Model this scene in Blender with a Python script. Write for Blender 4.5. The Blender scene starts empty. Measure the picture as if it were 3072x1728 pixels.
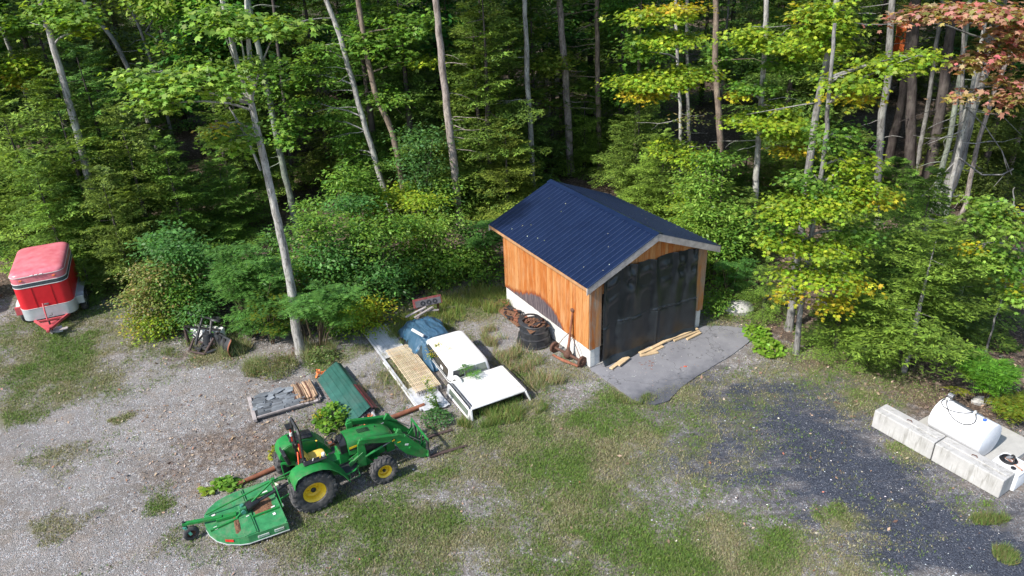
import bpy, bmesh, math, random
import numpy as np
from mathutils import Vector, Matrix, Euler

R_ = math.radians
PI = math.pi
random.seed(7)
rng = np.random.default_rng(11)
sc = bpy.context.scene
col = sc.collection

# ------------------------------------------------------------------ camera, light, exposure
cam_d = bpy.data.cameras.new('camera')
cam = bpy.data.objects.new('camera', cam_d)
col.objects.link(cam)
cam_d.sensor_width = 36.0
cam_d.lens = 36.0 * 2242.74 / 3072.0
cam_d.clip_start = 0.2
cam_d.clip_end = 900.0
PITCH, ROLL = 0.479, -0.0415
fw = Vector((0, math.cos(PITCH), -math.sin(PITCH)))
up0 = Vector((0, math.sin(PITCH), math.cos(PITCH)))
rt0 = Vector((1, 0, 0))
rt = rt0 * math.cos(ROLL) + up0 * math.sin(ROLL)
up = up0 * math.cos(ROLL) - rt0 * math.sin(ROLL)
cam.matrix_world = Matrix(((rt.x, up.x, -fw.x, 0), (rt.y, up.y, -fw.y, 0), (rt.z, up.z, -fw.z, 14.4242), (0, 0, 0, 1)))
sc.camera = cam

SUN_DIR = Vector((-0.80, -0.60, 0)).normalized() * math.cos(R_(44)) + Vector((0, 0, math.sin(R_(44))))
world = bpy.data.worlds.new('World')
sc.world = world
world.use_nodes = True
wn = world.node_tree
sky = wn.nodes.new('ShaderNodeTexSky')
sky.sky_type = 'NISHITA'
sky.sun_disc = False
sky.sun_elevation = R_(44)
sky.sun_rotation = math.atan2(SUN_DIR.x, SUN_DIR.y)
wn.links.new(sky.outputs[0], wn.nodes['Background'].inputs[0])
wn.nodes['Background'].inputs[1].default_value = 0.15
sd = bpy.data.lights.new('sun', 'SUN')
sd.energy = 4.2
sd.angle = R_(1.6)
sd.color = (1.0, 0.95, 0.88)
so = bpy.data.objects.new('sun', sd)
col.objects.link(so)
so.location = (-20, -15, 40)
so.rotation_euler = (-SUN_DIR).to_track_quat('-Z', 'Y').to_euler()

sc.view_settings.view_transform = 'Standard'
sc.view_settings.look = 'None'
sc.view_settings.gamma = 1
sc.view_settings.use_curve_mapping = False
sc.view_settings.exposure = 0.70
sc.cycles.max_bounces = 6
sc.cycles.transparent_max_bounces = 4
sc.cycles.diffuse_bounces = 3
sc.cycles.glossy_bounces = 2
sc.cycles.transmission_bounces = 3
sc.cycles.use_adaptive_sampling = True
sc.cycles.use_denoising = True

# ------------------------------------------------------------------ mesh helpers
def tag(o, label=None, cat=None, group=None, kind=None):
    if label: o['label'] = label
    if cat: o['category'] = cat
    if group: o['group'] = group
    if kind: o['kind'] = kind
    return o

def thing(name, label, cat, loc=(0, 0, 0), rz=0.0, group=None):
    o = bpy.data.objects.new(name, None)
    o.empty_display_size = 0.2
    col.objects.link(o)
    o.location = loc
    o.rotation_euler = (0, 0, rz)
    return tag(o, label, cat, group)

def part(name, parent, loc=(0, 0, 0), rot=(0, 0, 0)):
    o = bpy.data.objects.new(name, None)
    o.empty_display_size = 0.1
    col.objects.link(o)
    o.parent = parent
    o.location = loc
    o.rotation_euler = rot
    return o

def copy_tree(o, parent=None):
    c = o.copy()
    col.objects.link(c)
    c.parent = parent
    for ch in list(o.children):
        copy_tree(ch, c)
    return c

class MB:
    def __init__(s):
        s.v = []; s.f = []
    def add(s, vs, fs, M=None):
        k = len(s.v)
        if M is not None: vs = [tuple(M @ Vector(p)) for p in vs]
        s.v += [tuple(p) for p in vs]
        s.f += [tuple(i + k for i in q) for q in fs]
        return s
    def box(s, c, d, rot=None, M=None):
        x, y, z = d[0] / 2, d[1] / 2, d[2] / 2
        vs = [Vector((a * x, b * y, e * z)) for e in (-1, 1) for b in (-1, 1) for a in (-1, 1)]
        if rot is not None:
            rm = Euler(rot).to_matrix()
            vs = [rm @ p for p in vs]
        vs = [p + Vector(c) for p in vs]
        return s.add(vs, [(0, 2, 3, 1), (4, 5, 7, 6), (0, 1, 5, 4), (2, 6, 7, 3), (0, 4, 6, 2), (1, 3, 7, 5)], M)
    def beam(s, a, b, w, h, upv=(0, 0, 1), w2=None, h2=None):
        a, b = Vector(a), Vector(b)
        d = (b - a).normalized(); u = Vector(upv)
        if abs(d.dot(u)) > .98: u = Vector((1, 0, 0))
        x = d.cross(u).normalized(); y = x.cross(d).normalized()
        w2 = w if w2 is None else w2; h2 = h if h2 is None else h2
        vs = [a + x * i * w / 2 + y * j * h / 2 for i, j in ((-1, -1), (1, -1), (1, 1), (-1, 1))]
        vs += [b + x * i * w2 / 2 + y * j * h2 / 2 for i, j in ((-1, -1), (1, -1), (1, 1), (-1, 1))]
        return s.add(vs, [(0, 3, 2, 1), (4, 5, 6, 7), (0, 1, 5, 4), (1, 2, 6, 5), (2, 3, 7, 6), (3, 0, 4, 7)])
    def tube(s, pts, r, n=8, cap=True):
        pts = [Vector(p) for p in pts]
        rs = r if isinstance(r, (list, tuple)) else [r] * len(pts)
        vs = []; px = None
        for i, p in enumerate(pts):
            d = (pts[min(i + 1, len(pts) - 1)] - pts[max(i - 1, 0)])
            d = d.normalized() if d.length > 1e-9 else Vector((0, 0, 1))
            if px is None:
                px = d.cross(Vector((0, 0, 1)))
                if px.length < .05: px = d.cross(Vector((1, 0, 0)))
            px = (px - d * px.dot(d)).normalized()
            py = d.cross(px)
            vs += [p + (px * math.cos(t) + py * math.sin(t)) * rs[i] for t in [2 * PI * k / n for k in range(n)]]
        fs = []
        for i in range(len(pts) - 1):
            for k in range(n):
                a0 = i * n + k; a1 = i * n + (k + 1) % n
                fs.append((a0, a1, a1 + n, a0 + n))
        if cap:
            fs.append(tuple(range(n - 1, -1, -1)))
            fs.append(tuple(range((len(pts) - 1) * n, len(pts) * n)))
        return s.add(vs, fs)
    def lathe(s, prof, n=24, M=None, closed=False):
        """prof: (r, z) along the axis z"""
        vs = []; m = len(prof)
        for k in range(n):
            t = 2 * PI * k / n
            vs += [(r * math.cos(t), r * math.sin(t), z) for r, z in prof]
        fs = []
        for k in range(n):
            k2 = (k + 1) % n
            for i in range(m if closed else m - 1):
                j = (i + 1) % m
                fs.append((k * m + i, k2 * m + i, k2 * m + j, k * m + j))
        return s.add(vs, fs, M)
    def prism(s, poly, y0, y1, M=None):
        """polygon in (x,z), extruded along y"""
        n = len(poly)
        vs = [(p[0], y0, p[1]) for p in poly] + [(p[0], y1, p[1]) for p in poly]
        fs = [tuple(range(n)), tuple(range(2 * n - 1, n - 1, -1))]
        fs += [(i, i + n, (i + 1) % n + n, (i + 1) % n) for i in range(n)]
        return s.add(vs, fs, M)
    def plate(s, poly, z0, z1, M=None):
        """polygon in (x,y), extruded along z"""
        n = len(poly)
        vs = [(p[0], p[1], z0) for p in poly] + [(p[0], p[1], z1) for p in poly]
        fs = [tuple(range(n - 1, -1, -1)), tuple(range(n, 2 * n))]
        fs += [(i, (i + 1) % n, (i + 1) % n + n, i + n) for i in range(n)]
        return s.add(vs, fs, M)
    def rings(s, rs, cap=True):
        """loft of rings with equal point counts"""
        n = len(rs[0]); vs = [p for r in rs for p in r]; fs = []
        for i in range(len(rs) - 1):
            for k in range(n):
                a0 = i * n + k; a1 = i * n + (k + 1) % n
                fs.append((a0, a1, a1 + n, a0 + n))
        if cap:
            fs.append(tuple(range(n - 1, -1, -1))); fs.append(tuple(range((len(rs) - 1) * n, len(rs) * n)))
        return s.add(vs, fs)
    def grid(s, fn, nu, nv):
        vs = [fn(i / nu, j / nv) for j in range(nv + 1) for i in range(nu + 1)]
        fs = [(j * (nu + 1) + i, j * (nu + 1) + i + 1, (j + 1) * (nu + 1) + i + 1, (j + 1) * (nu + 1) + i) for j in range(nv) for i in range(nu)]
        return s.add(vs, fs)
    def build(s, name, m, parent=None, bevel=0, smooth=0, loc=None, rot=None, solid=0, label=None):
        me = bpy.data.meshes.new(name)
        me.from_pydata(s.v, [], s.f)
        bm = bmesh.new(); bm.from_mesh(me)
        if not solid: bmesh.ops.recalc_face_normals(bm, faces=bm.faces)
        bm.to_mesh(me); bm.free()
        me.materials.append(m)
        if smooth:
            me.shade_smooth()
            me.set_sharp_from_angle(angle=R_(smooth))
        o = bpy.data.objects.new(name, me)
        col.objects.link(o)
        if parent is not None: o.parent = parent
        if loc is not None: o.location = loc
        if rot is not None: o.rotation_euler = rot
        if solid:
            md = o.modifiers.new('thick', 'SOLIDIFY'); md.thickness = solid; md.offset = -1
        if bevel:
            md = o.modifiers.new('bevel', 'BEVEL'); md.width = bevel; md.segments = 2; md.limit_method = 'ANGLE'; md.angle_limit = R_(40)
        if label: o['label'] = label
        return o

def fastmesh(name, V, k, colors=None, mat_=None, V2=None):
    """V (n,k,3): n separate polygons of k corners"""
    n = V.shape[0]
    me = bpy.data.meshes.new(name)
    me.vertices.add(n * k)
    me.vertices.foreach_set('co', np.ascontiguousarray(V, dtype=np.float32).ravel())
    me.loops.add(n * k)
    me.loops.foreach_set('vertex_index', np.arange(n * k, dtype=np.int32))
    me.polygons.add(n)
    me.polygons.foreach_set('loop_start', np.arange(0, n * k, k, dtype=np.int32))
    me.update(calc_edges=True)
    if colors is not None:
        at = me.attributes.new('Col', 'FLOAT_COLOR', 'POINT')
        c = np.ones((n, k, 4), dtype=np.float32); c[:, :, :3] = colors[:, None, :]
        at.data.foreach_set('color', c.ravel())
    if mat_ is not None: me.materials.append(mat_)
    return me

def link(name, me, parent=None, loc=None, rot=None, scale=None):
    o = bpy.data.objects.new(name, me)
    col.objects.link(o)
    if parent is not None: o.parent = parent
    if loc is not None: o.location = loc
    if rot is not None: o.rotation_euler = rot
    if scale is not None: o.scale = scale
    return o

# ------------------------------------------------------------------ noise in numpy
def _hash(ix, iy, s):
    h = (ix.astype(np.int64) * 374761393 + iy.astype(np.int64) * 668265263 + s * 1442695041) & 0xFFFFFFFF
    h = ((h ^ (h >> 13)) * 1274126177) & 0xFFFFFFFF
    return ((h ^ (h >> 16)) & 0xFFFF) / 65535.0
def vnoise(x, y, s=0):
    ix = np.floor(x); iy = np.floor(y); fx = x - ix; fy = y - iy
    fx = fx * fx * (3 - 2 * fx); fy = fy * fy * (3 - 2 * fy)
    a = _hash(ix, iy, s); b = _hash(ix + 1, iy, s); c = _hash(ix, iy + 1, s); d = _hash(ix + 1, iy + 1, s)
    return (a * (1 - fx) + b * fx) * (1 - fy) + (c * (1 - fx) + d * fx) * fy
def fbm(x, y, s=0, o=4):
    x = np.asarray(x, float); y = np.asarray(y, float)
    t = 0; w = 1; tot = 0
    for i in range(o):
        t = t + w * vnoise(x * 2 ** i, y * 2 ** i, s + i * 17); tot += w; w *= .55
    return t / tot

# ------------------------------------------------------------------ materials
class NT:
    def __init__(s, name):
        s.m = bpy.data.materials.new(name); s.m.use_nodes = True
        s.t = s.m.node_tree; s.b = s.t.nodes['Principled BSDF']; s.out = s.t.nodes['Material Output']
    def n(s, typ, ins=None, **kw):
        nd = s.t.nodes.new(typ)
        for k, v in kw.items(): setattr(nd, k, v)
        for k, v in (ins or {}).items(): s.set(nd, k, v)
        return nd
    def set(s, nd, k, v):
        if isinstance(v, bpy.types.NodeSocket): s.t.links.new(v, nd.inputs[k])
        else:
            if isinstance(v, (tuple, list)) and len(v) == 3 and nd.inputs[k].type == 'RGBA': v = (*v, 1)
            nd.inputs[k].default_value = v
    def coord(s, which='Object', ob=None):
        nd = s.n('ShaderNodeTexCoord')
        if ob is not None: nd.object = ob
        return nd.outputs[which]
    def map(s, v, sc_=(1, 1, 1), rot=(0, 0, 0), loc=(0, 0, 0)):
        return s.n('ShaderNodeMapping', {'Vector': v, 'Scale': sc_, 'Rotation': rot, 'Location': loc}).outputs[0]
    def noise(s, v, scale, detail=4, rough=.6, dist=0):
        return s.n('ShaderNodeTexNoise', {'Vector': v, 'Scale': scale, 'Detail': detail, 'Roughness': rough, 'Distortion': dist}).outputs['Fac']
    def vor(s, v, scale, out='Distance', feature='F1'):
        return s.n('ShaderNodeTexVoronoi', {'Vector': v, 'Scale': scale}, feature=feature).outputs[out]
    def ramp(s, f, lo, hi):
        return s.n('ShaderNodeMapRange', {'Value': f, 'From Min': lo, 'From Max': hi}, clamp=True).outputs[0]
    def mix(s, f, a, b, mode='MIX'):
        nd = s.n('ShaderNodeMix', data_type='RGBA', blend_type=mode)
        for k, v in ((0, f), (6, a), (7, b)): s.set(nd, k, v)
        return nd.outputs[2]
    def ma(s, op, a, b=0.0):
        nd = s.n('ShaderNodeMath', operation=op); s.set(nd, 0, a); s.set(nd, 1, b)
        return nd.outputs[0]
    def bump(s, h, strength=.4, dist=.01):
        nd = s.n('ShaderNodeBump', {'Height': h, 'Strength': strength, 'Distance': dist})
        s.t.links.new(nd.outputs[0], s.b.inputs['Normal'])
    def p(s, k, v): s.set(s.b, k, v)

def simple(name, c, rough=.6, metal=0, var=.25, scale=8, dirt=None, dirt_amt=.5, bump=.1, spec=.5, coat=0, rndv=0):
    """painted or plain surface with soft variation, grime and fine relief"""
    t = NT(name); v = t.coord('Object')
    n1 = t.noise(v, scale, 5, .65)
    dark = tuple(x * (1 - var) for x in c); lite = tuple(min(1, x * (1 + var)) for x in c)
    cc = t.mix(t.ramp(n1, .3, .7), dark, lite)
    if dirt is not None:
        n2 = t.noise(v, scale * .45, 6, .75, .4)
        cc = t.mix(t.ma('MULTIPLY', t.ramp(n2, .48, .72), dirt_amt), cc, dirt)
    if rndv:
        rd = t.n('ShaderNodeObjectInfo').outputs['Random']
        g0 = t.n('ShaderNodeMapRange', {'Value': rd, 'To Min': 1 - rndv, 'To Max': 1 + rndv}).outputs[0]
        cc = t.mix(1.0, cc, t.n('ShaderNodeCombineColor', {0: g0, 1: g0, 2: g0}).outputs[0], 'MULTIPLY')
    t.p('Base Color', cc)
    t.p('Roughness', t.ma('ADD', t.ma('MULTIPLY', n1, .25), max(0.02, rough - .12)))
    t.p('Metallic', metal)
    t.p('Specular IOR Level', spec)
    if coat: t.p('Coat Weight', coat)
    if bump: t.bump(t.noise(v, scale * 9, 3), bump, .004)
    return t.m

M = {}
M['green'] = simple('green_paint', (.014, .19, .038), .38, 0, .22, 6, (.12, .14, .08), .6, .05)
M['deckgreen'] = simple('deck_green_paint', (.03, .20, .07), .5, 0, .3, 5, (.17, .22, .13), .75, .08)
M['teal'] = simple('faded_teal_paint', (.04, .2, .15), .6, 0, .2, 8, (.2, .16, .1), .5)
M['yellow'] = simple('yellow_paint', (.78, .52, .02), .4, 0, .12, 5, (.3, .2, .08), .4, .05)
M['seat'] = simple('seat_vinyl', (.72, .5, .08), .5, 0, .15, 10, (.4, .3, .12), .5)
M['black'] = simple('black_paint', (.016, .016, .018), .42, 0, .3, 8, (.09, .08, .07), .35)
M['plastic'] = simple('black_plastic', (.022, .024, .028), .5, 0, .3, 6, (.12, .11, .1), .35)
M['tyre'] = simple('tyre_rubber', (.04, .04, .042), .85, 0, .4, 9, (.22, .2, .18), .55, .3)
M['rust'] = simple('rust', (.115, .055, .036), .85, .1, .45, 12, (.06, .03, .02), .7, .5, rndv=0.25)
M['darkrust'] = simple('dark_worn_steel', (.075, .05, .045), .8, .2, .4, 12, (.05, .03, .025), .6, .4)
M['rustpipe'] = simple('rust_pipe', (.23, .085, .045), .85, 0, .35, 5, (.06, .03, .025), .6, .4)
M['redtag'] = simple('red_plastic', (.6, .03, .02), .45)
M['redorange'] = simple('orange_red_plastic', (.75, .12, .05), .5)
M['white'] = simple('white_paint', (.70, .70, .69), .42, 0, .07, 2.2, (.36, .34, .28), .6, .05)
M['offwhite'] = simple('offwhite_paint', (.66, .66, .64), .5, 0, .08, 5, (.4, .37, .31), .5, .08)
M['glass'] = simple('dark_glass', (.018, .022, .025), .08, 0, .2, 3, (.07, .07, .06), .25, .02, .8)
M['greenglass'] = simple('dusty_tinted_glass', (.12, .15, .12), .15, 0, .2, 3, (.2, .2, .14), .4, .02, .8)
M['steel'] = simple('worn_steel', (.35, .35, .36), .45, .8, .2, 10, (.15, .1, .07), .5)
M['alu'] = simple('weathered_aluminium', (.62, .63, .66), .5, .3, .12, 6, (.25, .25, .24), .55, .15)
M['cream'] = simple('cream_paint_rusting', (.6, .5, .34), .7, 0, .15, 5, (.36, .17, .07), .75, .1, rndv=0.15)
M['slate'] = simple('slate', (.15, .165, .18), .75, 0, .35, 4, (.17, .18, .19), .6, .3, rndv=0.45)
M['oldwood'] = simple('grey_weathered_wood', (.27, .24, .23), .9, 0, .3, 6, (.12, .1, .09), .6, .4, rndv=0.3)
M['postwood'] = simple('split_post_wood', (.33, .22, .14), .9, 0, .4, 7, (.12, .09, .07), .6, .5, rndv=0.4)
M['lumber'] = simple('new_lumber', (.52, .38, .22), .8, 0, .2, 7, (.3, .24, .16), .5, .3, rndv=0.18)
M['fir'] = simple('trim_board', (.38, .2, .09), .85, 0, .25, 5, (.26, .2, .15), .6, .3)
M['roofgreen'] = simple('green_metal_sheet', (.035, .12, .095), .42, .2, .2, 3, (.11, .14, .12), .5, .08)
M['maroon'] = simple('maroon_metal_sheet', (.12, .03, .035), .45, .2, .3, 4, (.2, .13, .12), .5)
M['concrete'] = None
M['orange'] = simple('orange_fabric', (.75, .17, .04), .8, 0, .3, 10, (.4, .2, .12), .5)
M['cobalt'] = simple('blue_cap', (.02, .1, .6), .4)
M['hose'] = simple('rubber_hose', (.012, .012, .014), .6)
M['greysheet'] = simple('faded_pink_grey_sheet', (.32, .25, .26), .6, .2, .2, 3, (.2, .16, .15), .6)
M['lens'] = simple('grey_lens', (.11, .105, .11), .35, 0, .3, 10, (.12, .1, .1), .5)
M['wire'] = simple('copper_wire', (.45, .2, .12), .5, .3)
M['leafbits'] = simple('mulch', (.17, .085, .045), .95, 0, .5, 30, (.07, .04, .025), .7, .8, rndv=0.3)

def paint_horse(name, c, top):
    t = NT(name); v = t.coord('Object')
    n = t.noise(v, 2.5, 5, .6)
    t.p('Base Color', t.mix(t.ramp(n, .35, .7), c, top)); t.p('Roughness', .36)
    t.bump(t.noise(v, 3, 2), .12, .02)
    return t.m
M['red'] = paint_horse('red_paint', (.50, .012, .02), (.6, .02, .03))
M['fadedred'] = paint_horse('sun_faded_red_paint', (.55, .12, .15), (.66, .22, .25))
M['oldredframe'] = simple('old_red_frame', (.20, .04, .04), .7, 0, .3, 8, (.2, .15, .13), .6)
M['redframe'] = simple('red_frame', (.45, .06, .07), .6, 0, .2, 8, (.3, .2, .17), .5)
M['silver'] = simple('silver_panel', (.5, .54, .56), .38, .35, .08, 4, (.4, .42, .42), .4, .03)
M['charcoal'] = simple('charcoal_stripe', (.045, .06, .07), .5)

def concrete(name, c, c2, stain=(.09, .09, .06), amt=.6, streak=True):
    t = NT(name); v = t.coord('Object')
    n = t.noise(v, 3, 7, .7); f = t.noise(v, 40, 4, .7)
    cc = t.mix(t.ramp(n, .3, .7), c, c2)
    if streak:
        sv = t.map(v, (5, 5, .5)); s1 = t.noise(sv, 1.6, 6, .7, .9); bg = t.noise(v, 1.5, 3, .6)
        cc = t.mix(t.ma('MULTIPLY', t.ma('MULTIPLY', t.ramp(s1, .48, .70), t.ramp(bg, .40, .60)), amt * 1.3), cc, stain)
    cc = t.mix(t.ma('MULTIPLY', t.ramp(f, .55, .75), .3), cc, tuple(x * .5 for x in c))
    t.p('Base Color', cc); t.p('Roughness', .92); t.p('Specular IOR Level', .2)
    t.bump(t.ma('ADD', f, t.ma('MULTIPLY', n, 2)), .4, .006)
    return t.m
M['concrete'] = concrete('grey_concrete', (.36, .35, .335), (.50, .49, .47), (.12, .115, .09), .6)
M['slab'] = concrete('concrete_slab', (.36, .35, .33), (.46, .45, .42), (.2, .19, .17), .35, False)
M['foundation'] = concrete('pale_concrete_block', (.56, .55, .52), (.70, .69, .66), (.34, .32, .27), .35)
M['tankwhite'] = concrete('tank_white_paint', (.78, .79, .81), (.82, .83, .84), (.6, .62, .66), .35)
t = M['tankwhite'].node_tree.nodes['Principled BSDF']; t.inputs['Roughness'].default_value = .35
M['totewhite'] = simple('translucent_tote', (.72, .73, .74), .5, 0, .05, 3, (.5, .5, .48), .3)

def wood_siding(name, ob=None, grey_=False):
    t = NT(name); v = t.coord('Object')
    rnd = t.n('ShaderNodeObjectInfo').outputs['Random']
    sv = t.n('ShaderNodeVectorMath', {0: v, 1: t.n('ShaderNodeCombineXYZ', {'X': t.ma('MULTIPLY', rnd, 37.0), 'Y': t.ma('MULTIPLY', rnd, 11.0), 'Z': t.ma('MULTIPLY', rnd, 5.0)}).outputs[0]}, operation='ADD').outputs[0]
    gr = t.noise(t.map(sv, (22, 22, .9)), 2.2, 6, .62, .6)
    fine = t.noise(t.map(sv, (90, 90, 2.0)), 2, 3, .6)
    big = t.noise(t.map(sv, (3, 3, .7)), 1.2, 3, .6)
    a = t.mix(t.ramp(gr, .32, .68), (.50, .165, .034), (.23, .060, .012))
    b = t.mix(t.ramp(gr, .32, .68), (.55, .27, .10), (.36, .125, .030))
    cc = t.mix(t.ramp(rnd, .25, .95), a, b)
    cc = t.mix(t.ma('MULTIPLY', t.ramp(big, .45, .7), .6), cc, (.50, .29, .14))
    cc = t.mix(t.ramp(gr, .62, .72), cc, (.15, .05, .015))
    knots = t.vor(t.map(sv, (7, 7, 1.9)), 1.0)
    cc = t.mix(t.ramp(knots, .10, .05), cc, (.2, .06, .015))
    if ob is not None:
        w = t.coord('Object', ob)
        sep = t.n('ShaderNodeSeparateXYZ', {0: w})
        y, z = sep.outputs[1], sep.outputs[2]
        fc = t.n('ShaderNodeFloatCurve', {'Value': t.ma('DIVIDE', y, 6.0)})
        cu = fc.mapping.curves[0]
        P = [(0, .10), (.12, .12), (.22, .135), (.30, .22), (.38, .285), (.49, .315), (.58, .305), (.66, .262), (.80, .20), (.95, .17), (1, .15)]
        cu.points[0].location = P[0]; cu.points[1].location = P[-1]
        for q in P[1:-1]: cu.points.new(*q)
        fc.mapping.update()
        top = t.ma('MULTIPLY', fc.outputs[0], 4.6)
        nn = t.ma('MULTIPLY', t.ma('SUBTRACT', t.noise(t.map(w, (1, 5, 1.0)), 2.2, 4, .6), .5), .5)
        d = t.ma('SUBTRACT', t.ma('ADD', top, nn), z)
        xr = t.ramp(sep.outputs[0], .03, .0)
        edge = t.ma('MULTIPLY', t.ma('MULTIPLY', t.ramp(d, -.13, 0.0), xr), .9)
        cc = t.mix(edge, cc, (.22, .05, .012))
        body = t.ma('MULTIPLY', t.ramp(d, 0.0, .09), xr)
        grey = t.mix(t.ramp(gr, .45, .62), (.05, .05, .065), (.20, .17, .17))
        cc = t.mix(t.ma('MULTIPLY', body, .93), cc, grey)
    if grey_:
        cc = t.mix(t.ramp(big, .35, .6), cc, t.mix(t.ramp(gr, .4, .6), (.20, .14, .10), (.38, .30, .23)))
    t.p('Base Color', cc); t.p('Roughness', .78); t.p('Specular IOR Level', .25)
    t.bump(t.ma('ADD', fine, gr), .35, .004)
    return t.m

def roof_metal():
    t = NT('navy_roof_metal'); v = t.coord('Object')
    n = t.noise(v, 1.3, 5, .65); f = t.noise(v, 60, 3)
    cc = t.mix(t.ramp(n, .3, .75), (.004, .010, .036), (.007, .016, .050))
    cc = t.mix(t.ma('MULTIPLY', t.ramp(f, .58, .75), .25), cc, (.06, .07, .10))
    t.p('Base Color', cc); t.p('Roughness', .30); t.p('Specular IOR Level', .5)
    t.bump(t.noise(v, 1.6, 3), .25, .02)
    return t.m
M['roof'] = roof_metal()
M['rib_highlight'] = simple('roof_rib_highlight', (.022, .036, .085), .5, 0, .3, 9)  # lighter navy for rib crests, a highlight painted into the colour
M['fascia'] = simple('grey_fascia_board', (.36, .33, .31), .9, 0, .3, 5, (.2, .16, .13), .5, .3)

def cloth(name, c, c2, rough, patch=None):
    t = NT(name); v = t.coord('Object')
    n = t.noise(v, 2.5, 6, .65); w = t.noise(v, 14, 4, .6, .6)
    cc = t.mix(t.ramp(n, .35, .7), c, c2)
    if patch: cc = t.mix(t.ramp(t.noise(v, 1.9, 3, .5, 1.0), .66, .69), cc, patch)
    t.p('Base Color', cc); t.p('Roughness', rough)
    t.bump(t.ma('ADD', t.ma('MULTIPLY', w, .6), n), .14, .03)
    return t.m
M['tarp'] = cloth('charcoal_tarp', (.011, .014, .017), (.022, .027, .031), .34)
M['bluetarp'] = cloth('faded_blue_tarp', (.028, .075, .13), (.06, .12, .18), .35, (.03, .28, .55))
M['blacktarp'] = cloth('black_tarp', (.012, .018, .022), (.03, .045, .05), .4)

def bark():
    t = NT('tree_bark'); v = t.coord('Object')
    oc = t.n('ShaderNodeObjectInfo').outputs['Color']
    rnd = t.n('ShaderNodeObjectInfo').outputs['Random']
    sv = t.map(v, (1, 1, .22))
    n = t.noise(sv, 9, 6, .7, .4); big = t.noise(v, 1.4, 4, .6)
    cc = t.mix(t.ramp(n, .32, .66), t.mix(1.0, oc, (.30, .285, .27), 'MULTIPLY'), oc)
    cc = t.mix(t.ma('MULTIPLY', t.ramp(big, .52, .66), .55), cc, t.mix(1.0, oc, (1.25, 1.3, 1.2), 'MULTIPLY'))
    cc = t.mix(t.ma('MULTIPLY', t.ramp(t.noise(v, 4.5, 5, .7, .5), .60, .68), .5), cc, (.13, .16, .09))
    cc = t.mix(t.ma('MULTIPLY', t.ramp(t.noise(sv, 26, 3, .6), .56, .62), .7), cc, (.07, .065, .06))
    t.p('Base Color', cc); t.p('Roughness', .95); t.p('Specular IOR Level', .1)
    t.bump(n, .7, .03)
    return t.m
M['bark'] = bark()

def foliage(name, trans=.40, rough=.5, boost=1.5):
    t = NT(name)
    c = t.n('ShaderNodeAttribute', attribute_name='Col').outputs['Color']
    oc = t.n('ShaderNodeObjectInfo').outputs['Color']
    cc = t.mix(1.0, c, oc, 'MULTIPLY')
    t.p('Base Color', cc); t.p('Roughness', rough); t.p('Specular IOR Level', .35)
    tr = t.n('ShaderNodeBsdfTranslucent', {'Color': t.mix(1.0, cc, (boost * 1.1, boost, .55), 'MULTIPLY')})
    ms = t.n('ShaderNodeMixShader', {0: trans, 1: t.b.outputs[0], 2: tr.outputs[0]})
    t.t.links.new(ms.outputs[0], t.out.inputs[0])
    return t.m
M['leaf'] = foliage('broad_leaf')
M['needle'] = foliage('hemlock_needle', .30, .6, 1.3)
M['grass'] = foliage('grass_blade', .25, .7, 1.0)
t = NT('loose_bits')
t.p('Base Color', t.n('ShaderNodeAttribute', attribute_name='Col').outputs['Color']); t.p('Roughness', .9); t.p('Specular IOR Level', .2)
M['bits'] = t.m

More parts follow.
